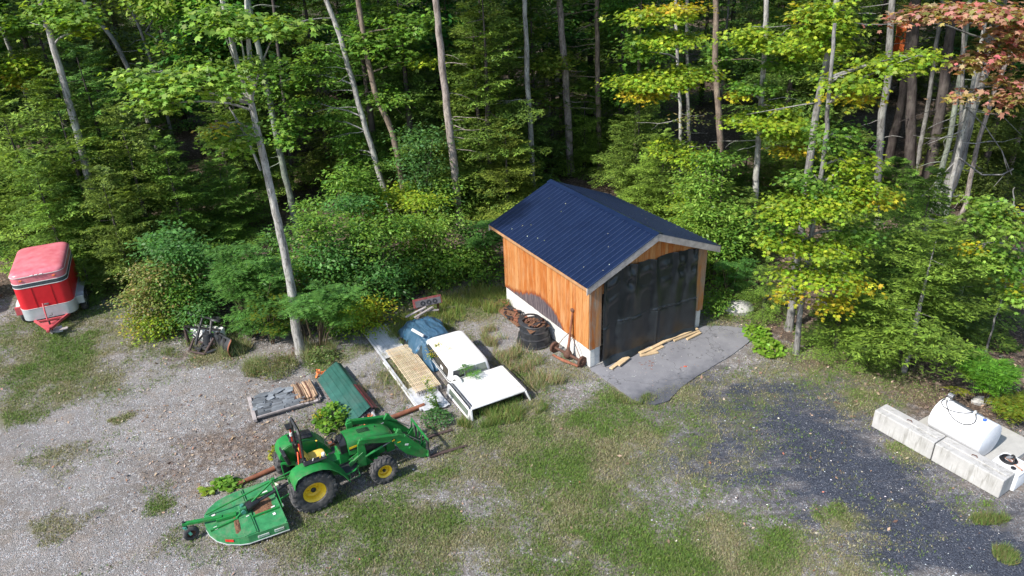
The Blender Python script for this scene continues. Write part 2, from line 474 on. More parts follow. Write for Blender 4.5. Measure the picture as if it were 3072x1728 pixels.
# ------------------------------------------------------------------ ground
# patches in metres: (x, y, rx, ry, weight)
GRASS = [
    (*(0.44, 16.17, 4.61, 3.8), .72), (*(4.51, 17.28, 2.73, 3.49), .72), (*(-3.19, 14.23, 4.34, 2.03), .68), (*(4.25, 13.4, 4.4, 1.76), .74), (*(7.92, 12.71, 2.34, 0.71), .5), (*(10.73, 20.91, 3.94, 1.4), .5), (*(-18.22, 24.23, 4.05, 3.74), .7),
    (*(-17.3, 23.86, 2.63, 2.13), 1.0), (*(-14.93, 24.47, 2.35, 1.77), .75), (*(-16.63, 21.02, 1.68, 1.41), .6), (*(-14.85, 22.03, 1.74, 1.01), .4),
    (*(-0.08, 16.76, 3.78, 2.2), .52), (*(3.11, 18.33, 2.05, 2.11), .72), (*(-1.43, 16.33, 1.02, 0.74), .85), (*(-0.09, 16.07, 0.78, 0.48), .7), (*(4.34, 16.12, 2.2, 1.93), .5),
    (*(-1.15, 13.76, 5.07, 1.43), .45), (*(2.42, 14.26, 3.06, 1.64), .55), (*(1.8, 18.45, 0.73, 0.59), .8), (*(3.43, 14.09, 0.81, 0.47), .6),
    (*(7.9, 20.39, 2.07, 1.13), .45), (*(10.29, 20.45, 1.54, 1.13), .5), (*(11.25, 19.07, 0.85, 1.22), .65), (*(11.18, 16.38, 0.88, 0.58), .6), (*(11.75, 14.04, 0.89, 0.54), .45),
    (*(8.19, 14.25, 0.32, 0.75), .85), (*(9.17, 14.18, 0.75, 0.3), .5), (*(7.11, 15.17, 0.63, 0.37), .75), (*(7.15, 16.45, 0.39, 0.23), .6), (*(9.99, 12.83, 1.59, 0.48), .5),
    (*(-3.55, 17.16, 1.88, 1.06), .4), (*(-4.26, 14.4, 1.88, 0.83), .5), (*(-10.64, 23.23, 1.19, 0.82), .6), (*(-12.9, 19.83, 0.4, 0.26), .8), (*(-13.85, 17.95, 1.12, 0.56), .4),
    (*(-12.64, 14.99, 0.99, 0.66), .5), (*(-10.35, 16.13, 0.57, 0.49), .5), (*(-2.55, 23.7, 1.19, 0.85), .5), (*(0.34, 22.26, 0.98, 0.77), .5), (*(-1.28, 26.7, 2.11, 1.35), .9), (*(-3.55, 24.97, 0.93, 1.22), .8),
    (*(-4.12, 22.02, 0.7, 1.51), .45), (*(-6.67, 22.93, 0.88, 0.8), .6), (*(-5.04, 19.12, 0.76, 0.82), .4), (*(1.11, 21.12, 1.62, 1.19), .6), (*(7.84, 24.01, 1.02, 0.86), .3)]
LITTER = [(*(14.85, 20.05, 4.14, 2.4), 1.2), (*(11.69, 21.56, 2.67, 1.22), .8), (*(11.05, 23.5, 2.57, 1.39), .8), (*(8.88, 24.57, 1.33, 1.49), .7), (*(-8.52, 18.23, 2.49, 1.43), .66), (*(-9.6, 17.19, 2.03, 1.06), .55), (*(-11.39, 19.96, 1.6, 0.87), .4), (*(-9.68, 20.28, 2.15, 0.89), .4), (*(-11.84, 23.32, 1.65, 0.77), .6), (*(-5.45, 17.97, 0.97, 0.66), .35), (*(-7.75, 23.27, 1.33, 0.55), .8)]
ASPH = [(*(8.24, 19.06, 3.71, 1.22), .68), (*(8.88, 17.5, 3.01, 1.62), .75), (*(9.51, 15.75, 2.36, 1.56), .9), (*(10.51, 13.51, 2.12, 1.34), .95), (*(6.39, 16.23, 2.87, 1.3), .58), (*(7.62, 14.46, 2.04, 1.12), .5), (*(6.76, 19.55, 1.38, 0.59), .9), (*(7.98, 18.27, 2.27, 1.15), .85), (*(6.17, 17.42, 1.51, 0.81), .65), (*(8.97, 17.07, 1.7, 1.05), .9), (*(9.37, 15.86, 1.4, 1.03), .95), (*(9.84, 14.31, 1.41, 0.89), .95),
        (*(10.69, 13.08, 1.7, 0.98), 1.0), (*(11.64, 12.42, 1.73, 1.03), 1.0), (*(6.56, 16.0, 1.86, 0.64), .5), (*(8.97, 12.9, 1.13, 0.72), .8), (*(10.93, 14.81, 1.13, 0.58), .6), (*(5.89, 20.74, 1.18, 0.58), .5)]
PALEZ = [(*(-1.23, 23.66, 1.33, 1.68), 1.0), (*(-1.73, 25.73, 1.26, 0.96), .7), (*(1.87, 22.03, 1.53, 0.88), 1.0), (*(-0.04, 24.44, 1.66, 1.77), .6), (*(2.69, 20.73, 0.79, 0.51), .9), (*(-13.1, 20.53, 4.51, 2.71), .5), (*(8.32, 23.11, 1.7, 0.76), .65), (*(7.25, 24.65, 0.89, 0.66), .5),
        (*(-5.94, 22.89, 2.34, 1.07), .8), (*(-11.98, 22.57, 1.32, 1.05), .6), (*(-13.57, 17.49, 4.04, 1.62), .45), (*(-11.28, 14.0, 4.2, 1.07), .35), (*(-0.38, 20.04, 0.78, 0.44), .4)]

def patches(L, x, y, seed, wob=.55):
    m = np.zeros_like(x)
    wx = x + (fbm(x * .9, y * .9, seed) - .5) * 2.2
    wy = y + (fbm(x * .9 + 31, y * .9 + 7, seed) - .5) * 2.2
    for cx, cy, rx, ry, w in L:
        d = ((wx - cx) / rx) ** 2 + ((wy - cy) / ry) ** 2
        m = np.maximum(m, w * np.exp(-(d ** 1.5) * .75))
    return m
def tree_edge(x):
    """y beyond which the forest floor begins"""
    px = [-60, -23, -19, -14.5, -12, -8, -5, -2, 1, 6, 8.5, 9.5, 11, 13.5, 15.5, 20, 60]
    py = [30, 28.5, 28.3, 26.2, 25.2, 24.0, 26, 28.5, 29.5, 28.5, 24.6, 23.0, 21.3, 19.6, 18.8, 18, 16]
    return np.interp(x, px, py)
def masks(x, y):
    x = np.asarray(x, float); y = np.asarray(y, float)
    gr = patches(GRASS, x, y, 3)
    far = np.clip((y - tree_edge(x) + (fbm(x, y, 9) - .5) * 2.0) / .9, 0, 1)
    li = np.maximum(patches(LITTER, x, y, 5), far)
    # tyre-worn streaks of dark millings run from the apron down to the lower right
    ang = math.atan2(-5.5, 7.0)
    u = x * math.cos(ang) + y * math.sin(ang); v = -x * math.sin(ang) + y * math.cos(ang)
    st = fbm(u * .30 + fbm(x * .4, y * .4, 2) * 1.2, v * 1.4, 21)
    asp = np.clip(patches(ASPH, x, y, 8) * (.34 + 1.30 * st), 0, 1)
    pal = patches(PALEZ, x, y, 12)
    base = fbm(x * .55, y * .55, 40)
    gr = np.clip(gr * (.35 + 1.25 * fbm(x * 1.4, y * 1.4, 30)) * (1 - .35 * asp) + (base - .57) * .9, 0, 1) * (1 - .75 * far)
    return gr, np.clip(li, 0, 1), asp, np.clip(pal, 0, 1)

fx = np.arange(-26, 22.01, .13); fy = np.arange(9.5, 40.01, .13)
gx = np.concatenate([[-400, -250, -150, -100, -70, -50, -40, -33, -29], fx, [25, 29, 34, 42, 55, 75, 110, 180, 300, 400]])
gy = np.concatenate([[-120, -60, -30, -12, -4, 2, 6], fy, [43, 47, 52, 60, 72, 90, 120, 170, 260, 400, 600]])
GX, GY = np.meshgrid(gx, gy)
ga, gb, gc, gd = masks(GX, GY)
GZ = (fbm(GX * 1.6, GY * 1.6, 50) - .5) * .05 * np.where((GX > -26) & (GX < 22) & (GY < 40), 1, 0) - .02
nvx, nvy = len(gx), len(gy)
me = bpy.data.meshes.new('ground')
me.vertices.add(nvx * nvy)
me.vertices.foreach_set('co', np.stack([GX, GY, GZ], -1).astype(np.float32).ravel())
ii = (np.arange(nvy - 1)[:, None] * nvx + np.arange(nvx - 1)[None, :]).ravel()
quads = np.stack([ii, ii + 1, ii + 1 + nvx, ii + nvx], 1).astype(np.int32)
me.loops.add(quads.size); me.loops.foreach_set('vertex_index', quads.ravel())
me.polygons.add(len(quads)); me.polygons.foreach_set('loop_start', np.arange(0, quads.size, 4, dtype=np.int32))
me.update(calc_edges=True)
at = me.attributes.new('zone', 'FLOAT_COLOR', 'POINT')
at.data.foreach_set('color', np.stack([ga, gb, gc, gd], -1).astype(np.float32).ravel())

def ground_mat():
    t = NT('yard_ground'); v = t.coord('Object')
    zn = t.n('ShaderNodeAttribute', attribute_name='zone')
    sp = t.n('ShaderNodeSeparateColor', {0: zn.outputs['Color']})
    g_, l_, a_ = sp.outputs[0], sp.outputs[1], sp.outputs[2]; p_ = zn.outputs['Alpha']
    n1 = t.noise(v, .5, 5, .6); n2 = t.noise(v, 3.5, 6, .7); n3 = t.noise(v, 22, 4, .7)
    vc = t.n('ShaderNodeTexVoronoi', {'Vector': v, 'Scale': 40.0, 'Randomness': 1.0})
    vs = t.n('ShaderNodeTexVoronoi', {'Vector': v, 'Scale': 11.0, 'Randomness': 1.0})
    rv = t.n('ShaderNodeSeparateColor', {0: vc.outputs['Color']})
    rs = t.n('ShaderNodeSeparateColor', {0: vs.outputs['Color']})
    # crushed stone: every cell its own grey, tan or rosy tone
    stone = t.mix(t.ramp(rv.outputs[0], .1, .9), (.10, .10, .105), (.40, .40, .405))
    stone = t.mix(t.ramp(rv.outputs[1], .72, .85), stone, (.27, .20, .165))
    stone = t.mix(t.ramp(rv.outputs[2], .88, .95), stone, (.62, .60, .57))
    soil = t.mix(t.ramp(n3, .3, .7), (.125, .11, .10), (.245, .225, .205))
    cc = t.mix(t.ramp(n2, .58, .42), soil, stone)
    bloom = t.mix(t.ramp(n3, .35, .7), (.28, .28, .282), (.50, .50, .50))
    cc = t.mix(t.ma('MULTIPLY', t.ramp(t.ma('ADD', t.ma('MULTIPLY', p_, .5), n2), .60, .95), .75), cc, t.mix(.5, bloom, stone))
    mot = t.noise(v, 1.1, 6, .75, .6)
    cc = t.mix(t.ma('MULTIPLY', t.ramp(mot, .50, .66), .55), cc, t.mix(t.ramp(rv.outputs[0], .1, .9), (.13, .105, .08), (.32, .255, .20)))
    wet = t.ramp(t.ma('ADD', g_, t.ma('MULTIPLY', t.ma('SUBTRACT', n2, .5), .5)), .05, .45)
    cc = t.mix(t.ma('MULTIPLY', wet, .62), cc, t.mix(t.ramp(rv.outputs[0], .1, .95), (.10, .095, .08), (.26, .245, .215)))
    # dark millings
    asph = t.mix(t.ramp(rv.outputs[0], .2, 1.0), (.024, .030, .046), (.068, .082, .115))
    asph = t.mix(t.ramp(rv.outputs[2], .95, .98), asph, (.18, .19, .21))
    stv = t.noise(t.map(v, (.30, 2.4, 1), (0, 0, .666)), 1.3, 5, .65, .8)
    a2 = t.ma('MULTIPLY', a_, t.ma('ADD', t.ma('MULTIPLY', stv, 1.9), .10))
    am = t.ramp(t.ma('ADD', a2, t.ma('MULTIPLY', t.ma('ADD', t.ma('SUBTRACT', n3, .5), t.ma('SUBTRACT', n2, .5)), .5)), .08, .78)
    cc = t.mix(t.ma('MULTIPLY', am, .93), cc, asph)
    # litter
    lit = t.mix(t.ramp(rv.outputs[0], .1, .9), (.045, .030, .022), (.165, .115, .08))
    lit = t.mix(t.ramp(rs.outputs[1], .80, .90), lit, (.27, .20, .15))
    lm = t.ramp(t.ma('ADD', l_, t.ma('MULTIPLY', t.ma('SUBTRACT', n2, .5), .9)), .35, .8)
    cc = t.mix(t.ma('MULTIPLY', lm, .88), cc, lit)
    # short turf, green to dry
    gcol = t.mix(t.ramp(n3, .35, .65), (.085, .11, .03), (.18, .18, .08))
    gcol = t.mix(t.ramp(t.noise(v, 1.7, 4, .6), .42, .62), gcol, (.20, .175, .11))
    gm = t.ramp(t.ma('ADD', g_, t.ma('MULTIPLY', t.ma('SUBTRACT', n2, .5), 1.0)), .22, .62)
    cc = t.mix(t.ma('MULTIPLY', gm, .80), cc, gcol)
    cc = t.mix(t.ramp(n1, .3, .75), t.mix(1.0, cc, (.82, .82, .82), 'MULTIPLY'), cc)
    t.p('Base Color', cc); t.p('Roughness', .95); t.p('Specular IOR Level', .15)
    h = t.ma('ADD', t.ma('MULTIPLY', vc.outputs['Distance'], -1.0), t.ma('MULTIPLY', n2, .8))
    t.bump(h, .7, .03)
    return t.m
me.materials.append(ground_mat())
gr_o = link('ground', me)
tag(gr_o, 'open yard of gravel, thin turf and leaf litter in front of the forest', kind='structure')
# a sky-coloured far edge is not needed: the world sky closes the view

# ------------------------------------------------------------------ shed
SX, SY, SYAW = 2.5519, 21.5485, 0.5134
W_, L_ = 5.06, 5.73
shed = thing('shed', 'wooden shed with a navy metal gable roof on a pale block base', 'shed', (SX, SY, 0), SYAW)
HB = 0.747
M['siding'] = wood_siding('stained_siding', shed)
M['frontsiding'] = wood_siding('front_siding')
M['jamb'] = wood_siding('weathered_jamb_siding', None, True)
S_ = (4.5165 - 3.318) / (W_ / 2 + .354)
def roof_z(x): return 3.318 + (min(x, W_ - x) + .354) * S_
random.seed(5)
# foundation blocks, two visible courses
bh = HB / 2
def blocks(x0, x1, fixed, axis, skip=None, off=0):
    for c in range(2):
        z = c * bh
        p = x0 - (0.0 if (c + off) % 2 == 0 else .38)
        while p < x1 - .01:
            a = max(p, x0); b = min(p + .76, x1)
            if b - a > .03:
                d = random.uniform(-.004, .006)
                m = MB()
                if axis == 'y': m.box((fixed + .10 - d, (a + b) / 2, z + bh / 2), (.2, b - a - .008, bh - .008))
                elif axis == 'yr': m.box((fixed - .10 + d, (a + b) / 2, z + bh / 2), (.2, b - a - .008, bh - .008))
                elif axis == 'xb': m.box(((a + b) / 2, fixed - .10 + d, z + bh / 2), (b - a - .008, .2, bh - .008))
                else: m.box(((a + b) / 2, fixed + .10 - d, z + bh / 2), (b - a - .008, .2, bh - .008))
                m.build('concrete_block', M['foundation'], shed, bevel=.008)
            p += .76
blocks(0, L_, 0.03, 'y'); blocks(0, L_, W_ - .03, 'yr'); blocks(.235, W_ - .235, L_ - .03, 'xb')
blocks(.235, .46, 0.03, 'x', off=1); blocks(W_ - .46, W_ - .235, 0.03, 'x', off=1)
# side boards: vertical, each its own
def board(x, y, z0, z1, wx, wy, mat_, par=shed, name='wall_board', top=None):
    m = MB()
    if top is None: m.box((x, y, (z0 + z1) / 2), (wx, wy, z1 - z0))
    else:
        a, b = top
        x0, x1, y0, y1 = x - wx / 2, x + wx / 2, y - wy / 2, y + wy / 2
        m.add([(x0, y0, z0), (x1, y0, z0), (x1, y1, z0), (x0, y1, z0), (x0, y0, a), (x1, y0, b), (x1, y1, b), (x0, y1, a)],
              [(0, 3, 2, 1), (4, 5, 6, 7), (0, 1, 5, 4), (1, 2, 6, 5), (2, 3, 7, 6), (3, 0, 4, 7)])
    return m.build(name, mat_, par, bevel=.003)
y = 0.032
while y < L_ - .03:
    w = min(random.choice([.14, .19, .19, .24, .24]), L_ - .03 - y)
    d = random.uniform(0, .008)
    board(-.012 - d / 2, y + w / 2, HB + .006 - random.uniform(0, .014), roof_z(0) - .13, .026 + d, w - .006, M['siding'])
    d = random.uniform(0, .008)
    board(W_ + .012, y + w / 2, HB, roof_z(0) - .13, .026 + d, w - .006, M['frontsiding'])
    y += w
x = .02
while x < W_ - .02:
    w = min(random.choice([.19, .24]), W_ - .02 - x)
    board(x + w / 2, L_ + .012, HB, 3, w - .006, .026, M['frontsiding'], top=(roof_z(x) - .13, roof_z(x + w) - .13))
    x += w
# front: jambs and gable boards
for x0, x1, z0, z1 in ((-.026, .215, HB - .02, roof_z(0) - .10), (.219, .335, HB + .01, roof_z(.2) - .12), (.339, .455, HB + .01, roof_z(.3) - .13), (W_ - .215, W_ + .026, HB - .02, roof_z(0) - .10), (W_ - .44, W_ - .219, HB + .02, roof_z(.2) - .12)):
    board((x0 + x1) / 2, -.014, z0, z1, x1 - x0 - .004, .028, M['jamb'])
x = .46
while x < W_ - .46:
    w = min(random.choice([.14, .19, .24]), W_ - .45 - x)
    board(x + w / 2, -.012, 2.75, 3, w - .005, .024 + random.uniform(0, .006), M['frontsiding'], top=(roof_z(x) - .13, roof_z(x + w) - .13))
    x += w
# inner frame, so that the box is closed and dark inside
board(.2, .1, 0, 2.9, .1, .12, M['oldwood'], name='door_post'); board(W_ - .2, .1, 0, 2.9, .1, .12, M['oldwood'], name='door_post')
MB().plate([(.24, .0), (W_ - .24, 0), (W_ - .24, L_ - .26), (.24, L_ - .26)], .0, .03).build('floor_slab', M['slab'], shed)
# roof: ribbed panels
OG, OB = .318, .49
ny = 7
plen = (L_ + OG + OB) / ny
sl = math.atan(S_)
slen = (W_ / 2 + .354) / math.cos(sl)
def roof_panel(k, side):
    m = MB(); g = .001
    y0 = -OG + k * plen + g; y1 = -OG + (k + 1) * plen - g
    prof = []
    nr = 4; pitch = plen / nr
    for r in range(nr):
        b = y0 + r * pitch
        prof += [(b, 0), (b + .014, .024), (b + .034, .024), (b + .048, 0), (b + .105, 0), (b + .109, .004), (b + .117, .004), (b + .121, 0), (b + .165, 0), (b + .169, .004), (b + .177, .004), (b + .181, 0)]
    prof.append((y1, 0))
    n = len(prof)
    def pt(s, yy, h):
        # s: distance down the slope from the ridge
        x = s * math.cos(sl); z = -s * math.sin(sl)
        xx = x + h * math.sin(sl); zz = 4.5165 + z + h * math.cos(sl)
        return ((W_ / 2 - xx) if side < 0 else (W_ / 2 + xx), yy, zz)
    vs = [pt(.02, p, h) for p, h in prof] + [pt(slen, p, h) for p, h in prof]
    vs += [pt(.02, p, h - .004) for p, h in prof] + [pt(slen, p, h - .004) for p, h in prof]
    fs = [(i, i + 1, i + 1 + n, i + n) for i in range(n - 1)] + [(i + 2 * n, i + 3 * n, i + 1 + 3 * n, i + 1 + 2 * n) for i in range(n - 1)]
    fs += [(i + n, i + 1 + n, i + 1 + 3 * n, i + 3 * n) for i in range(n - 1)]
    m.add(vs, fs)
    o = m.build('roof_panel', M['roof'], shed)
    o.data.materials.append(M['rib_highlight'])
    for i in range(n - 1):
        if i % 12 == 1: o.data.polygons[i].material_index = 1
    return o
for k in range(ny):
    roof_panel(k, -1); roof_panel(k, 1)
# ridge cap, deck, trims
for s in (-1, 1):
    for k in range(3):
        a = -OG - .01 + k * (L_ + OG + OB + .02) / 3; b = a + (L_ + OG + OB + .02) / 3 + (.02 if k < 2 else 0)
        h = .026 + .002 * k
        m = MB().prism([(W_ / 2, 4.5165 + h + .012), (W_ / 2 + s * .17, 4.5165 + h - .17 * S_), (W_ / 2 + s * .17, 4.5165 + h - .006 - .17 * S_), (W_ / 2, 4.5165 + h + .002)], a, b)
        m.build('ridge_cap', M['roof'], shed)
    # roof deck under the panels
    x0, x1 = W_ / 2, W_ / 2 + s * (W_ / 2 + .33)
    zz = lambda q: 4.5165 - abs(q - W_ / 2) * S_
    MB().prism([(x0, zz(x0) - .02), (x1, zz(x1) - .02), (x1, zz(x1) - .05), (x0, zz(x0) - .05)], -OG + .05, L_ + OB - .05).build('roof_deck', M['fir'], shed)
    # rake boards, front and back
    for (ya, yb) in ((-OG + .008, -OG + .048), (L_ + OB - .048, L_ + OB - .008)):
        x1 = W_ / 2 + s * (W_ / 2 + .352)
        MB().prism([(x0 + s * .003, zz(x0) - .012), (x1, zz(x1) - .012), (x1, zz(x1) - .255), (x0 + s * .003, zz(x0) - .275)], ya, yb).build('rake_board', M['fascia'], shed, bevel=.004)
    # eave board
    xe = W_ / 2 + s * (W_ / 2 + .335)
    m = MB().box((xe, (L_ + OB - OG) / 2, zz(xe) - .082), (.028, L_ + OG + OB - .10, .11)); m.build('eave_board', M['fir'], shed, bevel=.003)
    # soffit
    MB().box((W_ / 2 + s * (W_ / 2 + .17), (L_ + OB - OG) / 2, zz(xe) - .125), (.30, L_ + OG + OB - .12, .014)).build('soffit', M['fir'], shed)

# tarp over the doorway
TX0, TX1 = .455, 4.6
def tarp_top(u):
    x = TX0 + (TX1 - TX0) * u
    return float(np.interp(x, [.455, 1.0, 1.5, 1.7, 2.73, 3.64, 4.3, 4.62], [3.28, 3.48, 3.60, 3.57, 3.50, 3.51, 3.42, 3.36]))
gath = [(.0, 3.0), (.20, 3.45), (.33, 3.5), (.56, 3.5), (.74, 3.52), (.90, 3.4), (1.0, 3.35)]
def tarp_fn(u, v):
    x = TX0 + (TX1 - TX0) * u; zt = tarp_top(u) - .05 * abs(math.sin(u * 6.5 * PI)) * (.5 + .5 * math.sin(u * 17))
    z = zt * v
    d = 0.0
    for k, (gu, gz) in enumerate(gath):       # soft folds fall from each nail and widen below
        c_ = gu + .035 * math.sin(2.2 * (1 - v) + k * 1.7); dist = (u - c_) / (.022 + .05 * (1 - v)); d += .11 * math.exp(-dist * dist) * (.2 + .8 * v)
    for (a, _), (b, _) in zip(gath[:-1], gath[1:]):   # shallow swags hang between the nails
        if a <= u <= b:
            s_ = (u - a) / (b - a); hang = math.sin(s_ * PI) ** 2; q = (1 - v) * 3.4
            d += hang * (.10 * math.exp(-((q - .38) / .16) ** 2) - .07 * math.exp(-((q - .66) / .16) ** 2) + .06 * math.exp(-((q - .98) / .18) ** 2))
    d += .15 * (float(fbm(u * 8 + v * .6, v * .7, 77, 1)) - .5) + .05 * (float(fbm(u * 5 - v * 3.0, v * 3.5 + u * 2, 78, 2)) - .5)
    sm = .435 + .01 * math.sin(u * 14) - .015 * u
    d += .028 * math.exp(-((v - sm) / .006) ** 2) - .02 * math.exp(-((v - sm + .014) / .008) ** 2)
    if v < sm: d += .02
    if v < sm - .02:
        d += .03 * math.exp(-((u - .565) / .006) ** 2) - .02 * math.exp(-((u - .58) / .01) ** 2)
    y = -.06 - max(d, -.02)
    if v < .06:               # foot of the tarp runs out over the apron
        k = (.06 - v) / .06; y -= .22 * k * (.6 + .4 * math.sin(u * 9)); z = zt * v + .05 * (1 - k) * 0 + .035 * k
    return (x, y, max(z, .045))
tp = MB().grid(tarp_fn, 150, 110).build('tarp', M['tarp'], None, smooth=60, loc=(SX, SY, 0), rot=(0, 0, SYAW), solid=.004)
tag(tp, 'charcoal tarp hung over the shed doorway in loose folds', 'tarp')

def shedloc(x, y, z=0):
    c, s = math.cos(SYAW), math.sin(SYAW)
    return (SX + x * c - y * s, SY + x * s + y * c, z)
# lumber holding the tarp down
LUM = [((.52, -.52), (1.40, -.24), .13, .045, .075, 'thin pale board at the left end of the shed doorway'),
       ((.83, -.56), (1.43, -.36), .10, .05, .12, 'short pale board lying on another at the left doorway end'),
       ((1.95, -.30), (2.75, -.27), .14, .05, .072, 'pale board at the foot of the tarp, lowest of the middle pile'),
       ((2.10, -.48), (2.95, -.38), .12, .05, .055, 'front board of the middle pile by the tarp'),
       ((2.45, -.33), (3.15, -.24), .12, .05, .12, 'topmost short board of the middle pile by the tarp'),
       ((1.88, -.42), (2.55, -.58), .12, .045, .058, 'weathered board angled out from the middle pile'),
       ((3.15, -.20), (4.75, -.20), .11, .075, .09, 'long pale beam along the right half of the doorway'),
       ((3.50, -.33), (4.72, -.33), .09, .06, .075, 'slim beam in front of the long beam by the doorway'),
       ((3.95, -.52), (4.68, -.44), .10, .06, .075, 'short loose beam at the right end of the doorway')]
for i, (a, b, w, h, z, lab) in enumerate(LUM):
    p, q_ = Vector(shedloc(*a, z)), Vector(shedloc(*b, z))
    o = MB().beam(p - (p + q_) / 2, q_ - (p + q_) / 2, w, h).build('board', M['lumber'], bevel=.006, loc=(p + q_) / 2)
    tag(o, lab, 'board', 'boards weighing the tarp down')
# apron
ap = [(.0, -.04), (.62, -.04), (4.4, -.04), (5.02, -.04), (5.35, -.18), (5.9, -.60), (6.3, -1.05), (6.25, -1.5), (5.6, -1.85), (4.6, -2.10), (3.6, -2.26), (2.7, -2.40), (1.8, -2.60), (1.0, -2.92), (.5, -2.88), (.10, -2.4)]
pts = []
for i in range(len(ap)):
    a, b = Vector(ap[i]), Vector(ap[(i + 1) % len(ap)]); n = max(1, int((b - a).length / .12))
    for k in range(n):
        p = a.lerp(b, k / n); j = .035 if i > 3 else 0
        pts.append((p.x + (float(fbm(p.x * 4, p.y * 4, 3)) - .5) * 2 * j * 1.4, p.y + (float(fbm(p.x * 4, p.y * 4, 4)) - .5) * 2 * j * 1.4))
t = NT('worn_apron_asphalt'); v = t.coord('Object')
n1 = t.noise(v, 1.1, 5, .6); n2 = t.noise(v, 45, 4, .7); vc = t.n('ShaderNodeTexVoronoi', {'Vector': v, 'Scale': 55.0})
cc = t.mix(t.ramp(n1, .35, .7), (.155, .155, .17), (.215, .215, .228))
cc = t.mix(t.ramp(n2, .58, .75), cc, (.30, .30, .31))
cc = t.mix(t.ramp(t.vor(v, 9), .07, .04), cc, (.42, .40, .38))
crk = t.n('ShaderNodeTexVoronoi', {'Vector': t.n('ShaderNodeVectorMath', {0: v, 1: t.n('ShaderNodeTexNoise', {'Vector': v, 'Scale': 3.0}).outputs['Color']}, operation='ADD').outputs[0], 'Scale': .55}, feature='DISTANCE_TO_EDGE').outputs['Distance']
cc = t.mix(t.ma('MULTIPLY', t.ramp(crk, .012, .004), .7), cc, (.06, .06, .06))
sx_ = t.n('ShaderNodeSeparateXYZ', {0: v})
edge = t.ma('ADD', t.ma('MULTIPLY', sx_.outputs[1], -1.0), t.ma('MULTIPLY', sx_.outputs[0], -.08))
cc = t.mix(t.ma('MULTIPLY', t.ramp(t.ma('ADD', edge, t.ma('MULTIPLY', t.noise(v, 2.5, 5, .7), 1.6)), 2.35, 3.3), .8), cc, (.045, .05, .065))
t.p('Base Color', cc); t.p('Roughness', .95); t.bump(n2, .3, .005); M['apron'] = t.m
o = MB().plate(pts, -.03, .028).build('apron', M['apron'], loc=(SX, SY, 0), rot=(0, 0, SYAW))
tag(o, 'grey asphalt apron in front of the shed door', kind='structure')

# ------------------------------------------------------------------ compost tub with cracked lid and scrap
tub_c = shedloc(-.62, 2.58)
tub = thing('plastic_tub', 'black stepped plastic tub with leaf mould, beside the shed wall', 'tub', tub_c, SYAW)
m = MB()
pr = [(.62, 0), (.66, .02), (.655, .04), (.60, .055), (.575, .30), (.595, .31), (.56, .33), (.535, .335), (.52, .55), (.54, .56), (.50, .585), (.475, .59), (.455, .76), (.475, .775), (.445, .80), (.43, .78), (.42, .5), (.0, .5)]
m.lathe(pr, 48); m.build('shell', M['plastic'], tub, smooth=35)
for k in range(12):
    a = k * PI / 6 + .1
    m = MB().box((0, 0, 0), (.035, .05, .25)); o = m.build('rib', M['plastic'], tub, bevel=.008, loc=(.585 * math.cos(a), .585 * math.sin(a), .18), rot=(0, -.1, a))
MB().grid(lambda u, v: ((u - .5) * .86, (v - .5) * .86, .70 + .07 * float(fbm(u * 6, v * 6, 8)) - .25 * max(0, ((u - .5) ** 2 + (v - .5) ** 2) - .2)), 22, 22).build('leaf_mould', M['leafbits'], tub)
MB().lathe([(.30, .02), (.40, .0), (.45, -.02), (.44, -.05), (.38, -.02), (.30, .0)], 40, closed=True).build('lid_ring', M['plastic'], tub, loc=(-.06, .16, .83), rot=(.08, -.05, 0))
random.seed(3)
for k in range(26):
    a = random.uniform(0, 2 * PI); r = random.uniform(0, .36)
    MB().box((0, 0, 0), (random.uniform(.08, .22), random.uniform(.03, .08), .012)).build('bark_scrap', M['rust'] if k % 3 else M['leafbits'], tub, loc=(r * math.cos(a), r * math.sin(a), .80 + random.uniform(0, .05)), rot=(random.uniform(-.4, .4), random.uniform(-.4, .4), random.uniform(0, 3)))
# charred debris bed along the wall
random.seed(9)
deb = thing('debris_pile', 'bed of charred brown boards and bark along the shed wall', 'debris', shedloc(-.36, 5.0), SYAW)
m = MB().grid(lambda u, v: ((u - .5) * .62, (v - .5) * 2.5, .02 + .12 * math.sin(u * PI) ** .6 * math.sin(v * PI) ** .4 + .04 * float(fbm(u * 7, v * 20, 5))), 14, 46)
m.build('mulch_bed', M['leafbits'], deb)
for k in range(60):
    ln = random.uniform(.12, .45)
    MB().box((0, 0, 0), (random.uniform(.04, .09), ln, random.uniform(.015, .04))).build('charred_board', (M['black'], M['rust'], M['rustpipe'], M['plastic'])[k % 4], deb,
        loc=(random.uniform(-.27, .27), random.uniform(-1.2, 1.2), .13 + random.uniform(-.02, .07)), rot=(random.uniform(-.15, .15), random.uniform(-.2, .2), random.uniform(-.9, .9)))

# ------------------------------------------------------------------ rusty axle leaning on the shed
ax = thing('truck_axle', 'rusty rear axle standing on its drums, torque tube against the shed', 'axle', shedloc(-.30, .85), SYAW)
